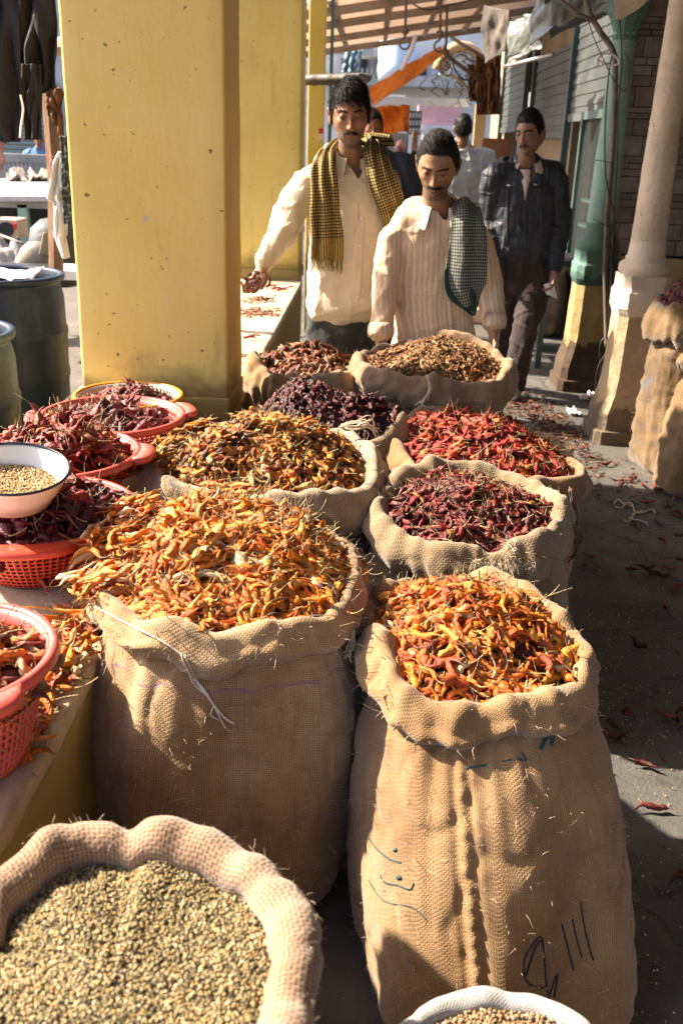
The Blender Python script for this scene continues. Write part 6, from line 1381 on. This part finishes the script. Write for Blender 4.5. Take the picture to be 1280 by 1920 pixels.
def collar(e, c, R, r, mat, h=.035, open_=.5, drop_=.03, parent=None, point=.045):
    """shirt collar: stand plus folded wings, open at the front"""
    n = 40; V = []; 
    for i in range(n):
        t = -pi+open_*.5+(2*pi-open_)*i/(n-1)   # 0 = back (+Y)
        a = t; d = V3((sin(a), cos(a), 0)); f = abs(t)/pi   # f->1 at front
        zz = -.03*f**2; top = c+R @ (V3((d.x*r[0], d.y*r[1], h+zz))); mid = c+R @ (V3((d.x*(r[0]+.007), d.y*(r[1]+.007), h+.004+zz)));
        wing = point*(.62+.55*max(0, (f-.55)/.45)); out = c+R @ V3((d.x*(r[0]+.050), d.y*(r[1]+.036+.022*f), h-wing+zz)); out2 = c+R @ V3((d.x*(r[0]+.026), d.y*(r[1]+.022+.010*f), h-wing*.45+zz)); base = c+R @ V3((d.x*(r[0]+.002), d.y*(r[1]+.002), -.02+zz))
        V += [base, top, mid, out2, out]
    F = [(i*5+k, (i+1)*5+k, (i+1)*5+k+1, i*5+k+1) for i in range(n-1) for k in range(4)]
    o = MB().add(V, F).build('collar', mat, parent or e, smooth=True); s_ = o.modifiers.new('s', 'SOLIDIFY'); s_.thickness = .003; s_.offset = 0
    sb = o.modifiers.new('sub', 'SUBSURF'); sb.levels = 1; sb.render_levels = 1; return o

# ============ man 1: checked scarf, cream shirt, reaching to the ledge
M_sh1 = cloth_mat('cream_shirt', (.66, .59, .46), (.012, (.52, .44, .32), .45, .55))
M_den = cloth_mat('stained_jeans', (.030, .036, .036), None, dirt=(.22, .18, .13))
Y1 = 4.28; y_ = lambda px, py, dy=0, Y=Y1: at_y(px, py, Y+dy)
p1 = empty('person', V3((-.13, Y1+.1, 0)), 'person in a cream shirt with a yellow and black checked scarf, reaching to the ledge', 'person', 'people in the lane')
hc = y_(656, 212, -.02); R1 = RZ(6, -12, -4)   # slightly down, turned to image right
R1 = RZ(4, 10, -3)
m, col1, T1 = make_head(p1, hc, R1, dict(scale=1.04, wide=.97, len=1.06, hairline=.050, comb=(.55, -.85, -.25), hthick=.011, hlen=.036, stubble=.8, beardcol=(.085, .07, .062), moustache=.7, lid=.75, gaze=(-.25, -.25), skin=(.28, .145, .085), cheeks=.002), 1)
nk = y_(660, 292, .06); sh_l = y_(575, 328, .08); sh_r = y_(735, 330, .10); elb = y_(540, 418, .0); wr = y_(492, 500, -.14)
loft(m, [(hc+V3((.0, .045, -.05)), .045, .050), (hc+V3((.003, .062, -.13)), .050, .052), (nk+V3((0, .03, -.03)), .066, .062), (nk+V3((0, .04, -.09)), .09, .07)], V3((1, 0, 0)))
loft(m, [(nk+V3((0, .04, -.07)), .10, .07), (y_(655, 345, .10), .12, .08), (y_(652, 400, .09), .145, .09), (y_(648, 500, .08), .14, .09), (y_(645, 590, .08), .14, .10), (y_(645, 660, .08), .14, .10)], V3((1, 0, 0)))
limb(m, [sh_l, sh_l.lerp(elb, .5), elb, elb.lerp(wr, .5), wr], [.032, .036, .032, .030, .025]); limb(m, [sh_r, sh_r+V3((.03, .02, -.14)), sh_r+V3((.04, 0, -.26)), sh_r+V3((.02, -.08, -.42))], [.032, .036, .03, .026])
limb(m, [y_(615, 640, .08), y_(612, 800, .08), V3((-.22, Y1+.1, .08))], [.075, .05, .035]); limb(m, [y_(680, 640, .08), y_(690, 800, .08), V3((-.05, Y1+.1, .08))], [.075, .05, .035])
hand(m, wr+V3((-.002, -.004, -.008)), V3((-.35, -.35, -.75)), V3((-.3, -.6, .5)), 1.0, .75, thumb=-1)
hand(m, sh_r+V3((.02, -.08, -.43)), V3((-.05, -.2, -1)), V3((-.8, 0, 0)), 1.0, .4)
finish_body(p1, m, col1)
m = MB()
loft(m, [(nk+V3((0, .05, -.005)), .070, .070), (nk+V3((0, .052, -.035)), .082, .075), (nk+V3((0, .055, -.068)), .118, .085), (y_(655, 326, .12), .165, .10), (y_(657, 350, .10), .182, .115), (y_(655, 400, .09), .168, .112), (y_(651, 470, .08), .158, .108), (y_(645, 540, .06), .160, .112), (y_(643, 578, .05), .164, .116)], V3((1, 0, 0)), 40, 8, 2.3)
limb(m, [sh_l+V3((.05, 0, .0)), sh_l+V3((.012, 0, -.035)), sh_l.lerp(elb, .5), elb+V3((0, 0, .01)), elb.lerp(wr, .5), wr+V3((.008, .008, .012))], [.045, .056, .060, .060, .052, .038], 24)
limb(m, [sh_r+V3((-.06, 0, -.01)), sh_r+V3((-.02, 0, -.04)), sh_r+V3((.0, .02, -.14)), sh_r+V3((.02, 0, -.26)), sh_r+V3((.02, -.06, -.38))], [.045, .054, .055, .052, .042], 24)
sh = garment(p1, 'shirt', m, M_sh1, .008, 5, [(7, 7, 2.0, .005, 'n'), (4.5, 4.5, 1.3, .010, 'ridge'), (11, 11, 3, .006, 'ridge'), (5, 5, 12, .006, 'ridge'), (22, 22, 16, .0015, 'n')], 1)
ribbon('shirt_hem', [y_(572+i*17, 584+abs(i-3.5)*.8-(i*1.0), -.092+(.02 if i in (0, 7) else 0)-.0*i) for i in range(8)], [.03]*8, [(0, -1, 0)]*8, M_sh1, p1, pleat=.0, nu=4, thick=.004, crossn=.0) if False else None
M_colr1 = cloth_mat('cream_collar', (.74, .68, .56))
collar(p1, nk+V3((0, .030, -.005)), RZ(6, 10), (.074, .084), M_colr1, .030, .75, point=.088)
def cut_v(o, apex, left, right, ymax):
    me = o.data; bm = bmesh.new(); bm.from_mesh(me); dl = []
    for f in bm.faces:
        c = f.calc_center_median()
        if c.y > ymax or c.z < apex.z: continue
        u = (c.z-apex.z)/max(1e-4, (left.z-apex.z)); u2 = (c.z-apex.z)/max(1e-4, (right.z-apex.z))
        if apex.x+(left.x-apex.x)*u < c.x < apex.x+(right.x-apex.x)*u2: dl.append(f)
    bmesh.ops.delete(bm, geom=dl, context='FACES')
    for it in range(12):
        new = {}
        for v in bm.verts:
            nb = [e_.other_vert(v).co for e_ in v.link_edges if e_.is_boundary]
            if len(nb) == 2: new[v] = v.co*.4+(nb[0]+nb[1])*.3
        for v, c in new.items(): v.co = c
    bm.to_mesh(me); bm.free()
cut_v(sh, y_(672, 338), y_(638, 282), y_(700, 282), Y1+.09)
# button placket
pl = [y_(672, 340, -.045), y_(673, 420, -.052), y_(671, 500, -.062), y_(670, 575, -.085)]
bvh_cache = {}
def project_to(o, pts, lift=.004):
    me = o.data; b = BVHTree.FromPolygons([tuple(v.co) for v in me.vertices], [tuple(p.vertices) for p in me.polygons]) if o.name not in bvh_cache else bvh_cache[o.name]; bvh_cache[o.name] = b; out = []
    for (x, y) in pts:
        d = Vector(_ray(x, y)).normalized(); h, nn, i, ds = b.ray_cast(Vector((0, 0, CAMH)), d)
        if h is not None: out.append(h-d*lift)
    return out
def lerp_pts(P, n=10):
    out = []
    for a, b in zip(P[:-1], P[1:]):
        for i in range(n): out.append((a[0]+(b[0]-a[0])*i/n, a[1]+(b[1]-a[1])*i/n))
    return out+[P[-1]]
def placket(e, o, P, w_, mat, btn=None, nb=5, name='placket'):
    Q_ = project_to(o, lerp_pts(P, 8), .003)
    if len(Q_) < 3: return
    r = ribbon(name, Q_, [w_]*len(Q_), [(0, -1, .1)]*len(Q_), mat, e, pleat=.0, nu=5, sub=2, thick=.003, crossn=.0)
    if btn:
        for i in range(nb):
            c = Q_[int((i+.6)/(nb)*len(Q_))-1]; MB().lathe([(0, 0), (.005, 0), (.0055, .0015), (.004, .003), (0, .002)], (0, 0, 0), 12).build('button', btn, r, smooth=True); b = r.children[-1]
            b.matrix_parent_inverse = Matrix(); b.location = c+V3((0, -.004, 0)); b.rotation_euler = (pi/2, 0, 0)
    return r
placket(p1, sh, [(676, 335), (676, 420), (672, 500), (668, 575)], .034, M_sh1, M_whi)
# trousers
m = MB(); loft(m, [(y_(642, 560, .08), .155, .105), (y_(642, 610, .08), .165, .115), (y_(643, 660, .08), .165, .115), (y_(643, 700, .08), .15, .11)], V3((1, 0, 0)), 30)
limb(m, [y_(608, 650, .08), y_(605, 800, .08), V3((-.22, Y1+.1, .06))], [.092, .08, .07], 20); limb(m, [y_(685, 650, .08), y_(690, 800, .08), V3((-.03, Y1+.1, .06))], [.092, .08, .07], 20)
garment(p1, 'trousers', m, M_den, .010, 4, [(6, 6, 8, .008, 'ridge'), (14, 14, 12, .004, 'n')], 3)
M_gg = gingham('yellow_check_cloth', (.46, .33, .10), (.014, .014, .022), .0125, endband=((.46, .32, .08), (.015, .015, .025), .085))
M_fy = plain('yellow_thread', (.55, .38, .08), .9)
sx = [y_(737, 262, .14), y_(690, 262, .17), y_(640, 262, .16), y_(612, 280, .04), y_(606, 305, -.055), y_(607, 350, -.10), y_(610, 400, -.105), y_(613, 450, -.10), y_(613, 486, -.10)]
ribbon('checked_scarf', sx, [.09, .10, .09, .085, .10, .115, .125, .135, .14], [(0, .5, 1), (0, .6, .8), (-.3, .2, 1), (-.5, -.4, .8), (-.2, -.9, .3), (-.1, -1, 0), (0, -1, 0), (0, -1, 0), (0, -1, 0)], M_gg, p1, pleat=.011, npl=2.5, seed=1, fringe=.055, fmats=[M_fy, M_blk])
sx = [y_(640, 262, .165), y_(690, 258, .16), y_(703, 268, .06), y_(706, 290, -.045), y_(716, 330, -.085), y_(728, 370, -.085), y_(738, 400, -.06), y_(742, 430, -.03)]
ribbon('checked_scarf', sx, [.07, .09, .085, .09, .115, .12, .105, .09], [(0, .5, 1), (.3, .3, 1), (.5, -.2, .9), (.2, -.9, .3), (.1, -1, 0), (0, -1, 0), (.1, -1, 0), (.2, -1, 0)], M_gg, p1, pleat=.011, npl=2.5, seed=4)
# chillies in the right hand
rgh = np.random.default_rng(8); n = 22; cH = y_(478, 528, -.20); Pz = np.array(cH)+rgh.normal(0, 1, (n, 3))*np.array([.024, .024, .026]); f = rgh.normal(0, 1, (n, 3))
vv_, qd, cc = chillies(Pz, f, rgh.normal(0, 1, (n, 3)), .06*rgh.uniform(.7, 1.2, n), .0065*rgh.uniform(.7, 1.2, n), pal([((.28, .05, .03), 3), ((.16, .03, .03), 3), ((.45, .12, .05), 2)], n, rgh), rng=rgh, K=7)
tag(link('chilli_handful', npmesh('l', vv_, qd, cc), M_chi), 'handful of dark red chillies held over the ledge by the scarfed man', 'chillies', kind='stuff')

# ============ man 2: striped shirt, looking down into the tan chillies
M_sh2 = cloth_mat('striped_peach_shirt', (.60, .44, .29), (.021, (.76, .62, .46), .65, .5))
Y2 = 4.0; y_ = lambda px, py, dy=0, Y=Y2: at_y(px, py, Y+dy)
p2 = empty('person', V3((.24, Y2+.05, 0)), 'person in a peach striped shirt, folded grey check cloth over one shoulder, looking down', 'person', 'people in the lane')
hc = y_(820, 306, -.03); R2 = RZ(-10, 26, 2)
m, col2, T2 = make_head(p2, hc, R2, dict(scale=1.0, wide=1.04, len=1.03, hairline=.066, comb=(-.45, .75, .35), hthick=.007, hlen=.028, hlift=.22, stubble=.85, beardcol=(.06, .045, .038), moustache=1.1, lid=1.0, gaze=(-.1, -.5), skin=(.32, .17, .098), droop=.1), 2)
nk = y_(828, 385, .06); sh_l = y_(737, 438, .06); sh_r = y_(890, 430, .08); elb = y_(722, 545, .02); wr = y_(713, 640, -.06); el2 = y_(918, 530, .03); wr2 = y_(925, 622, -.06)
loft(m, [(hc+V3((.0, .045, -.05)), .048, .052), (hc+V3((.003, .066, -.13)), .052, .054), (nk+V3((0, .03, -.03)), .068, .064), (nk+V3((0, .04, -.08)), .09, .07)], V3((1, 0, 0)))
loft(m, [(nk+V3((0, .04, -.07)), .10, .07), (y_(815, 450, .10), .12, .08), (y_(812, 500, .09), .145, .09), (y_(812, 600, .08), .145, .09), (y_(812, 700, .08), .14, .10)], V3((1, 0, 0)))
limb(m, [sh_l, sh_l.lerp(elb, .5), elb, elb.lerp(wr, .5), wr], [.032, .036, .032, .030, .026]); limb(m, [sh_r, sh_r.lerp(el2, .5), el2, el2.lerp(wr2, .5), wr2], [.032, .036, .032, .030, .026])
limb(m, [y_(770, 700, .08), V3((.12, Y2+.1, .08))], [.08, .04]); limb(m, [y_(855, 700, .08), V3((.36, Y2+.1, .08))], [.08, .04])
hand(m, wr+V3((0, -.004, -.008)), V3((.1, -.3, -1)), V3((.9, -.2, 0)), 1.0, .5, thumb=1); hand(m, wr2+V3((0, -.004, -.008)), V3((-.05, -.3, -1)), V3((-.9, -.2, 0)), 1.0, .5, thumb=-1)
finish_body(p2, m, col2)
m = MB()
loft(m, [(nk+V3((0, .05, -.0)), .070, .070), (nk+V3((0, .045, -.035)), .078, .072), (nk+V3((0, .048, -.068)), .105, .085), (y_(815, 420, .09), .165, .10), (y_(814, 455, .10), .184, .116), (y_(813, 510, .09), .166, .114), (y_(812, 580, .08), .162, .110), (y_(812, 640, .06), .178, .125), (y_(812, 700, .05), .185, .125)], V3((1, 0, 0)), 40, 8, 2.3)
limb(m, [sh_l+V3((.05, 0, .0)), sh_l+V3((.0, 0, -.03)), sh_l.lerp(elb, .5), elb, elb.lerp(wr, .55), wr+V3((.0, .01, .025))], [.045, .058, .060, .055, .050, .045], 24)
limb(m, [sh_r+V3((-.05, 0, 0)), sh_r+V3((.0, 0, -.03)), sh_r.lerp(el2, .5), el2, el2.lerp(wr2, .55), wr2+V3((0, .01, .03))], [.045, .058, .058, .053, .047, .040], 24)
sh2 = garment(p2, 'shirt', m, M_sh2, .008, 4, [(7, 7, 2.0, .005, 'n'), (12, 12, 5, .0045, 'ridge'), (6, 6, 15, .0035, 'ridge'), (24, 24, 18, .0015, 'n')], 5)
cut_v(sh2, y_(836, 420), y_(795, 362), y_(862, 362), Y2+.07)
for w_, rr in ((wr, .047), (wr2, .042)):
    d = V3((0, .05, .20)).normalized(); MB().tube([w_+d*.015, w_+d*.035, w_+d*.055, w_+d*.075], [rr+.004, rr+.009, rr+.009, rr+.004], 20, cap=False).build('cuff', M_sh2, sh2, smooth=True).modifiers.new('s', 'SOLIDIFY').thickness = .003
M_colr = cloth_mat('pale_collar', (.72, .66, .58))
collar(p2, nk+V3((0, .028, -.008)), RZ(-6, 6), (.082, .098), M_colr, .034, .8, point=.090)
placket(p2, sh2, [(838, 425), (838, 500), (840, 560), (845, 622)], .034, M_sh2, M_whi)
m = MB(); loft(m, [(y_(812, 670, .08), .160, .11), (y_(812, 720, .08), .16, .115), (y_(812, 760, .08), .15, .11)], V3((1, 0, 0)), 30)
limb(m, [y_(775, 730, .08), V3((.13, Y2+.1, .06))], [.09, .07], 20); limb(m, [y_(850, 730, .08), V3((.36, Y2+.1, .06))], [.09, .07], 20)
garment(p2, 'trousers', m, M_den, .012, 4, [(6, 6, 8, .008, 'ridge')], 3)
M_gg2 = gingham('grey_check_cloth', (.30, .29, .23), (.025, .045, .045), .0125)
ribbon('shoulder_cloth', [y_(868, 380, .18), y_(872, 372, .10), y_(876, 378, .01), y_(878, 405, -.075), y_(878, 440, -.095), y_(876, 480, -.10), y_(873, 520, -.10), y_(873, 545, -.098), y_(880, 575, -.09)], [.10, .11, .115, .12, .14, .155, .165, .15, .07], [(0, .6, 1), (.1, .1, 1), (.2, -.3, .9), (.1, -.9, .3), (0, -1, .1), (0, -1, 0), (0, -1, 0), (0, -1, 0), (0, -1, 0)], M_gg2, p2, pleat=.009, npl=1.6, seed=7, crossn=.02)
ribbon('cloth_lining', [y_(866, 500, -.085), y_(870, 540, -.09), y_(880, 566, -.085), y_(888, 592, -.08)], [.14, .15, .09, .015], [(0, -1, 0)]*4, cloth_mat('dark_green_cloth', (.02, .05, .045)), p2, pleat=.008, npl=1.5, seed=9)

# ============ man 3: dark quilted jacket
M_jk = NT('quilted_jacket'); v = M_jk.map(); x, y, z = M_jk.sep(v)
_q = M_jk.math('MAXIMUM', M_jk.math('POWER', M_jk.math('ABSOLUTE', M_jk.math('SINE', M_jk.math('MULTIPLY', x, pi/.035))), .4), 0); _q2 = M_jk.math('POWER', M_jk.math('ABSOLUTE', M_jk.math('SINE', M_jk.math('MULTIPLY', z, pi/.08))), .4)
M_jk.bump(M_jk.math('ADD', M_jk.math('MULTIPLY', _q, _q2), M_jk.math('MULTIPLY', M_jk.noise(v, 30, 5), .9)), .0045)
M_jk.fin(M_jk.ramp(M_jk.noise(v, 8, 6), [(.3, (.012, .016, .024)), (.7, (.032, .038, .048))]), .55, .35); M_jk = M_jk.m
M_tr3 = cloth_mat('brown_trousers', (.045, .032, .030)); M_lsh = cloth_mat('pale_pink_shirt', (.56, .42, .36))
Y3 = 5.75; y_ = lambda px, py, dy=0, Y=Y3: at_y(px, py, Y+dy)
p3 = empty('person', V3((.9, Y3+.05, 0)), 'person in a dark quilted jacket walking with a scrap of paper, head turned aside', 'person', 'people in the lane')
hc = y_(992, 250, -.02); R3 = RZ(-32, 6, -3)
m, col3, T3 = make_head(p3, hc, R3, dict(scale=.97, wide=.95, len=1.04, hairline=.058, comb=(.3, .6, .3), hthick=.014, hlen=.026, hlift=.3, stubble=.3, moustache=.6, lid=.2, gaze=(-.2, -.05), skin=(.235, .125, .082), droop=.2), 3)
nk = y_(990, 302, .06); sh_l = y_(928, 322, .06); sh_r = y_(1038, 320, .08); elb = y_(918, 410, .10); wr = y_(925, 480, .0); el2 = y_(1048, 410, .08); wr2 = y_(1038, 500, -.02)
loft(m, [(hc+V3((.0, .045, -.05)), .044, .048), (hc+V3((.003, .062, -.13)), .046, .05), (nk+V3((0, .03, -.03)), .062, .06), (nk+V3((0, .04, -.08)), .09, .07)], V3((1, 0, 0)))
loft(m, [(nk+V3((0, .04, -.07)), .10, .07), (y_(982, 345, .10), .12, .08), (y_(980, 400, .09), .15, .10), (y_(980, 480, .08), .14, .09), (y_(978, 520, .08), .13, .09)], V3((1, 0, 0)))
limb(m, [sh_l, elb, wr], [.034, .034, .026]); limb(m, [sh_r, el2, wr2], [.034, .034, .026])
k1 = y_(945, 600, .16); f1 = y_(935, 700, .30); k2 = y_(985, 610, -.03); f2 = y_(962, 728, .02)
limb(m, [y_(955, 500, .09), k1, f1], [.075, .048, .035]); limb(m, [y_(1005, 500, .07), k2, f2], [.075, .048, .035])
hand(m, wr2+V3((0, -.002, -.012)), V3((-.12, -.25, -1)), V3((-.9, -.3, 0)), 1.0, .55, thumb=-1); hand(m, wr+V3((0, 0, -.01)), V3((.1, -.2, -1)), V3((.9, 0, 0)), 1.0, .4)
finish_body(p3, m, col3, voxel=.0048)
m = MB(); loft(m, [(nk+V3((0, .05, -.01)), .075, .072), (nk+V3((0, .05, -.045)), .125, .09), (y_(982, 326, .12), .175, .10), (y_(982, 350, .10), .200, .125), (y_(980, 410, .09), .190, .13), (y_(980, 460, .08), .198, .14), (y_(980, 474, .08), .185, .13)], V3((1, 0, 0)), 40, 8, 2.3)
limb(m, [sh_l+V3((.06, 0, 0)), sh_l+V3((0, 0, -.03)), sh_l.lerp(elb, .5), elb, elb.lerp(wr, .5), wr], [.06, .072, .072, .066, .058, .048], 24)
limb(m, [sh_r+V3((-.06, 0, 0)), sh_r+V3((0, 0, -.03)), sh_r.lerp(el2, .5), el2, el2.lerp(wr2, .5), wr2+V3((0, 0, .01))], [.06, .072, .072, .066, .058, .048], 24)
jk = garment(p3, 'jacket', m, M_jk, .009, 4, [(8, 8, 5, .007, 'ridge'), (5, 5, 14, .006, 'ridge'), (22, 22, 18, .003, 'n')], 8)
# open collar, shirt front, zip
tri = project_to(jk, lerp_pts([(985, 318), (986, 345), (984, 375)], 5), .004)
if len(tri) > 3: ribbon('shirt_front', tri, [.075]+[.075*(1-i/(len(tri)-1))+.004 for i in range(1, len(tri))], [(0, -1, .1)]*len(tri), M_lsh, p3, pleat=0, nu=8, sub=2, crossn=0)
collar(p3, nk+V3((0, .03, -.015)), RZ(-10, 10), (.066, .066), M_lsh, .03, 1.1, point=.06)
collar(p3, nk+V3((0, .04, -.03)), RZ(-4, 10), (.088, .084), M_jk, .045, 1.9, point=.045)
for P_ in ([(952, 340), (950, 400), (950, 462)], [(1012, 340), (1014, 400), (1012, 462)], [(983, 376), (984, 420), (984, 470)]):
    Q_ = project_to(jk, lerp_pts(P_, 5), .002)
    if len(Q_) > 2: MB().tube(Q_, .004, 6).build('seam', M_blk, jk, smooth=True)
for P_ in ([(930, 345), (955, 347)], [(1000, 350), (1025, 348)], [(928, 352), (955, 354)]):
    Q_ = project_to(jk, lerp_pts(P_, 4), .003)
    if len(Q_) > 2: MB().tube(Q_, .005, 6).build('pocket_flap', M_blk, jk, smooth=True)
for P_ in ([(950, 347), (956, 348)], [(1000, 345), (1006, 347)]):
    Q_ = project_to(jk, lerp_pts(P_, 3), .008)
    if len(Q_) > 2: MB().tube(Q_, .005, 6).build('zip_pull', M_alu, jk, smooth=True)
m = MB(); loft(m, [(y_(980, 462, .08), .160, .115), (y_(980, 500, .08), .165, .12), (y_(980, 525, .08), .145, .11)], V3((1, 0, 0)), 30)
limb(m, [y_(953, 505, .09), k1, f1+V3((0, 0, -.02))], [.095, .078, .062], 22); limb(m, [y_(1007, 505, .07), y_(1000, 560, .03), k2, f2+V3((0, 0, .03))], [.095, .088, .074, .062], 22)
garment(p3, 'trousers', m, M_tr3, .009, 4, [(10, 10, 3, .010, 'ridge'), (5, 5, 14, .007, 'ridge'), (18, 18, 14, .004, 'n')], 4)
for f_, nm in ((f1, 'shoe'), (f2, 'shoe')):
    m = MB(); loft(m, [(V3((f_.x, f_.y+.06, .05)), .035, .045), (V3((f_.x, f_.y, .05)), .038, .05), (V3((f_.x-.005, f_.y-.10, .035)), .042, .034), (V3((f_.x-.01, f_.y-.17, .025)), .030, .022)], V3((1, 0, 0)), 16); garment(p3, nm, m, M_blk, .008, 2)
ps = cloth_obj('paper_slip', [y_(1018, 534, -.08), y_(1036, 528, -.07), y_(1044, 560, -.06), y_(1024, 552, -.08)], M_whi, amp=.012, f=3, n=12, thick=.001); tag(ps, 'crumpled grey white slip of paper held by the man in the jacket', 'paper')

# ============ simple background people
def bystander(px, ytop, ychin, yfoot, Y, label, shirt, trs, yaw=0, wide=1.0, hair=True, scarf=None, face=False, legs=True, arms=True, sw=.205, skin=SKIN, seed=1, scale=1.0):
    y_ = lambda a, b, dy=0: at_y(a, b, Y+dy)
    e = empty('person', V3((y_(px, yfoot).x, Y, max(0, y_(px, yfoot).z))), label, 'person', 'people in the lane')
    hc = y_(px, (ytop+ychin)/2); hs = (y_(px, ytop).z-y_(px, ychin).z)/.235*.97
    R = RZ(yaw, 4); m, colr, T = make_head(e, hc, R, dict(scale=hs, nh=1200, face=face, skin=skin, hthick=.014, hlen=.03, stubble=.2, moustache=0), seed)
    nz = hc-V3((0, 0, .115*hs)); s = scale
    loft(m, [(hc+V3((0, .02, -.05)), .05, .055), (nz, .052, .052), (nz+V3((0, .02, -.09)), .11, .07)], V3((1, 0, 0)))
    sL = nz+V3((-.19*s, .03, -.10)); sR = nz+V3((.19*s, .03, -.10)); hipz = nz.z-.62*s
    loft(m, [(nz+V3((0, .02, -.05)), .10, .07), (nz+V3((0, .03, -.16)), .16*s, .10), (nz+V3((0, .03, -.40)), .14*s, .09), (nz+V3((0, .03, -.66)), .14*s, .10)], V3((1, 0, 0)))
    pts = {}
    for k_, sp in ((-1, sL), (1, sR)):
        el = sp+V3((k_*.05, .03, -.28*s)); wr_ = el+V3((-k_*.01, -.07, -.24*s)); pts[k_] = (sp, el, wr_); limb(m, [sp, el, wr_], [.048, .038, .025]); hand(m, wr_, V3((0, -.2, -1)), V3((-k_, 0, 0)), .95, .45, thumb=-k_)
    hz = V3((nz.x, nz.y+.03, hipz))
    for k_ in (-1, 1): limb(m, [hz+V3((k_*.08, 0, -.05)), V3((hz.x+k_*.10, hz.y, max(.45, hipz*.5))), V3((hz.x+k_*.10, hz.y, .07))], [.08, .055, .035])
    finish_body(e, m, colr, voxel=.006)
    m = MB(); loft(m, [(nz+V3((0, .03, -.02)), .07, .07), (nz+V3((0, .03, -.07)), .14*s, .09), (nz+V3((0, .03, -.13)), sw*s*.97, .115), (nz+V3((0, .03, -.25)), sw*s, .135), (nz+V3((0, .03, -.45)), sw*s*.9, .13), (nz+V3((0, .03, -.70)), sw*s*.93, .135)], V3((1, 0, 0)), 36, 6, 2.3)
    for k_ in (-1, 1):
        sp, el, wr_ = pts[k_]; limb(m, [sp+V3((-k_*.05, 0, 0)), sp+V3((0, 0, -.03)), sp.lerp(el, .6), el, el.lerp(wr_, .6)], [.07, .078, .072, .062, .05], 20)
    garment(e, 'shirt', m, shirt, .011, 4, [(7, 7, 3, .012, 'ridge'), (5, 5, 13, .008, 'ridge')], seed)
    m = MB(); loft(m, [(hz+V3((0, 0, .02)), .15*s, .11), (hz+V3((0, 0, -.12)), .16*s, .115)], V3((1, 0, 0)), 24)
    for k_ in (-1, 1): limb(m, [hz+V3((k_*.08, 0, -.05)), V3((hz.x+k_*.10, hz.y, max(.45, hipz*.5))), V3((hz.x+k_*.10, hz.y, .06))], [.09, .078, .065], 18)
    garment(e, 'trousers', m, trs, .012, 3, [(10, 10, 3, .010, 'ridge')], seed)
    m = MB()
    for k_ in (-1, 1):
        m2 = MB(); loft(m2, [(V3((hz.x+k_*.10, hz.y+.05, .045)), .035, .04), (V3((hz.x+k_*.10, hz.y-.06, .035)), .04, .03), (V3((hz.x+k_*.11, hz.y-.14, .025)), .03, .02)], V3((1, 0, 0)), 12); garment(e, 'shoe', m2, M_blk, .01, 2)
    if scarf:
        m = MB(); loft(m, [(hc+V3((0, .02, .13*hs)), .04, .05), (hc+V3((0, .02, .08*hs)), .085*hs, .11*hs), (hc+V3((0, .03, -.02)), .09*hs, .11*hs), (hc+V3((0, .04, -.12*hs)), .085, .10), (nz+V3((0, .04, -.10)), .17, .13), (nz+V3((0, .04, -.28)), .20, .15)], V3((1, 0, 0)), 30)
        garment(e, 'headscarf', m, scarf, .01, 3, [(8, 8, 4, .014, 'ridge')], seed+3)
    return e
M_gs = cloth_mat('grey_shirt', (.42, .43, .44)); M_dk = cloth_mat('dark_trousers', (.02, .02, .026)); M_pkc = cloth_mat('pink_cloth', (.66, .40, .44)); M_dsh = cloth_mat('dark_shirt', (.03, .035, .05)); M_bl = cloth_mat('blue_shirt', (.10, .20, .34))
bystander(868, 214, 268, 700, 7.6, 'person in a pale grey shirt seen from behind, past the man in stripes', M_gs, M_dk, yaw=170, seed=11, sw=.215)
bystander(697, 205, 270, 760, 5.3, 'person with dark hair almost hidden behind the scarfed man', M_dsh, M_dk, yaw=10, seed=12)
bystander(749, 270, 300, 420, 13, 'person with a dusty pink headscarf and dark dress far down the lane', M_dsh, M_dk, yaw=0, seed=13, scarf=M_pkc)
bystander(775, 285, 318, 430, 12, 'person in a pale pink shirt and dark trousers walking far down the lane', M_pkc, M_dk, yaw=160, seed=14)
bystander(73, 252, 276, 340, 15.6, 'person in a blue shirt far across the courtyard behind the balustrade', M_bl, M_dk, yaw=0, seed=15)
# fingers of a hand beside the scarfed man: hidden companion's arm and hand
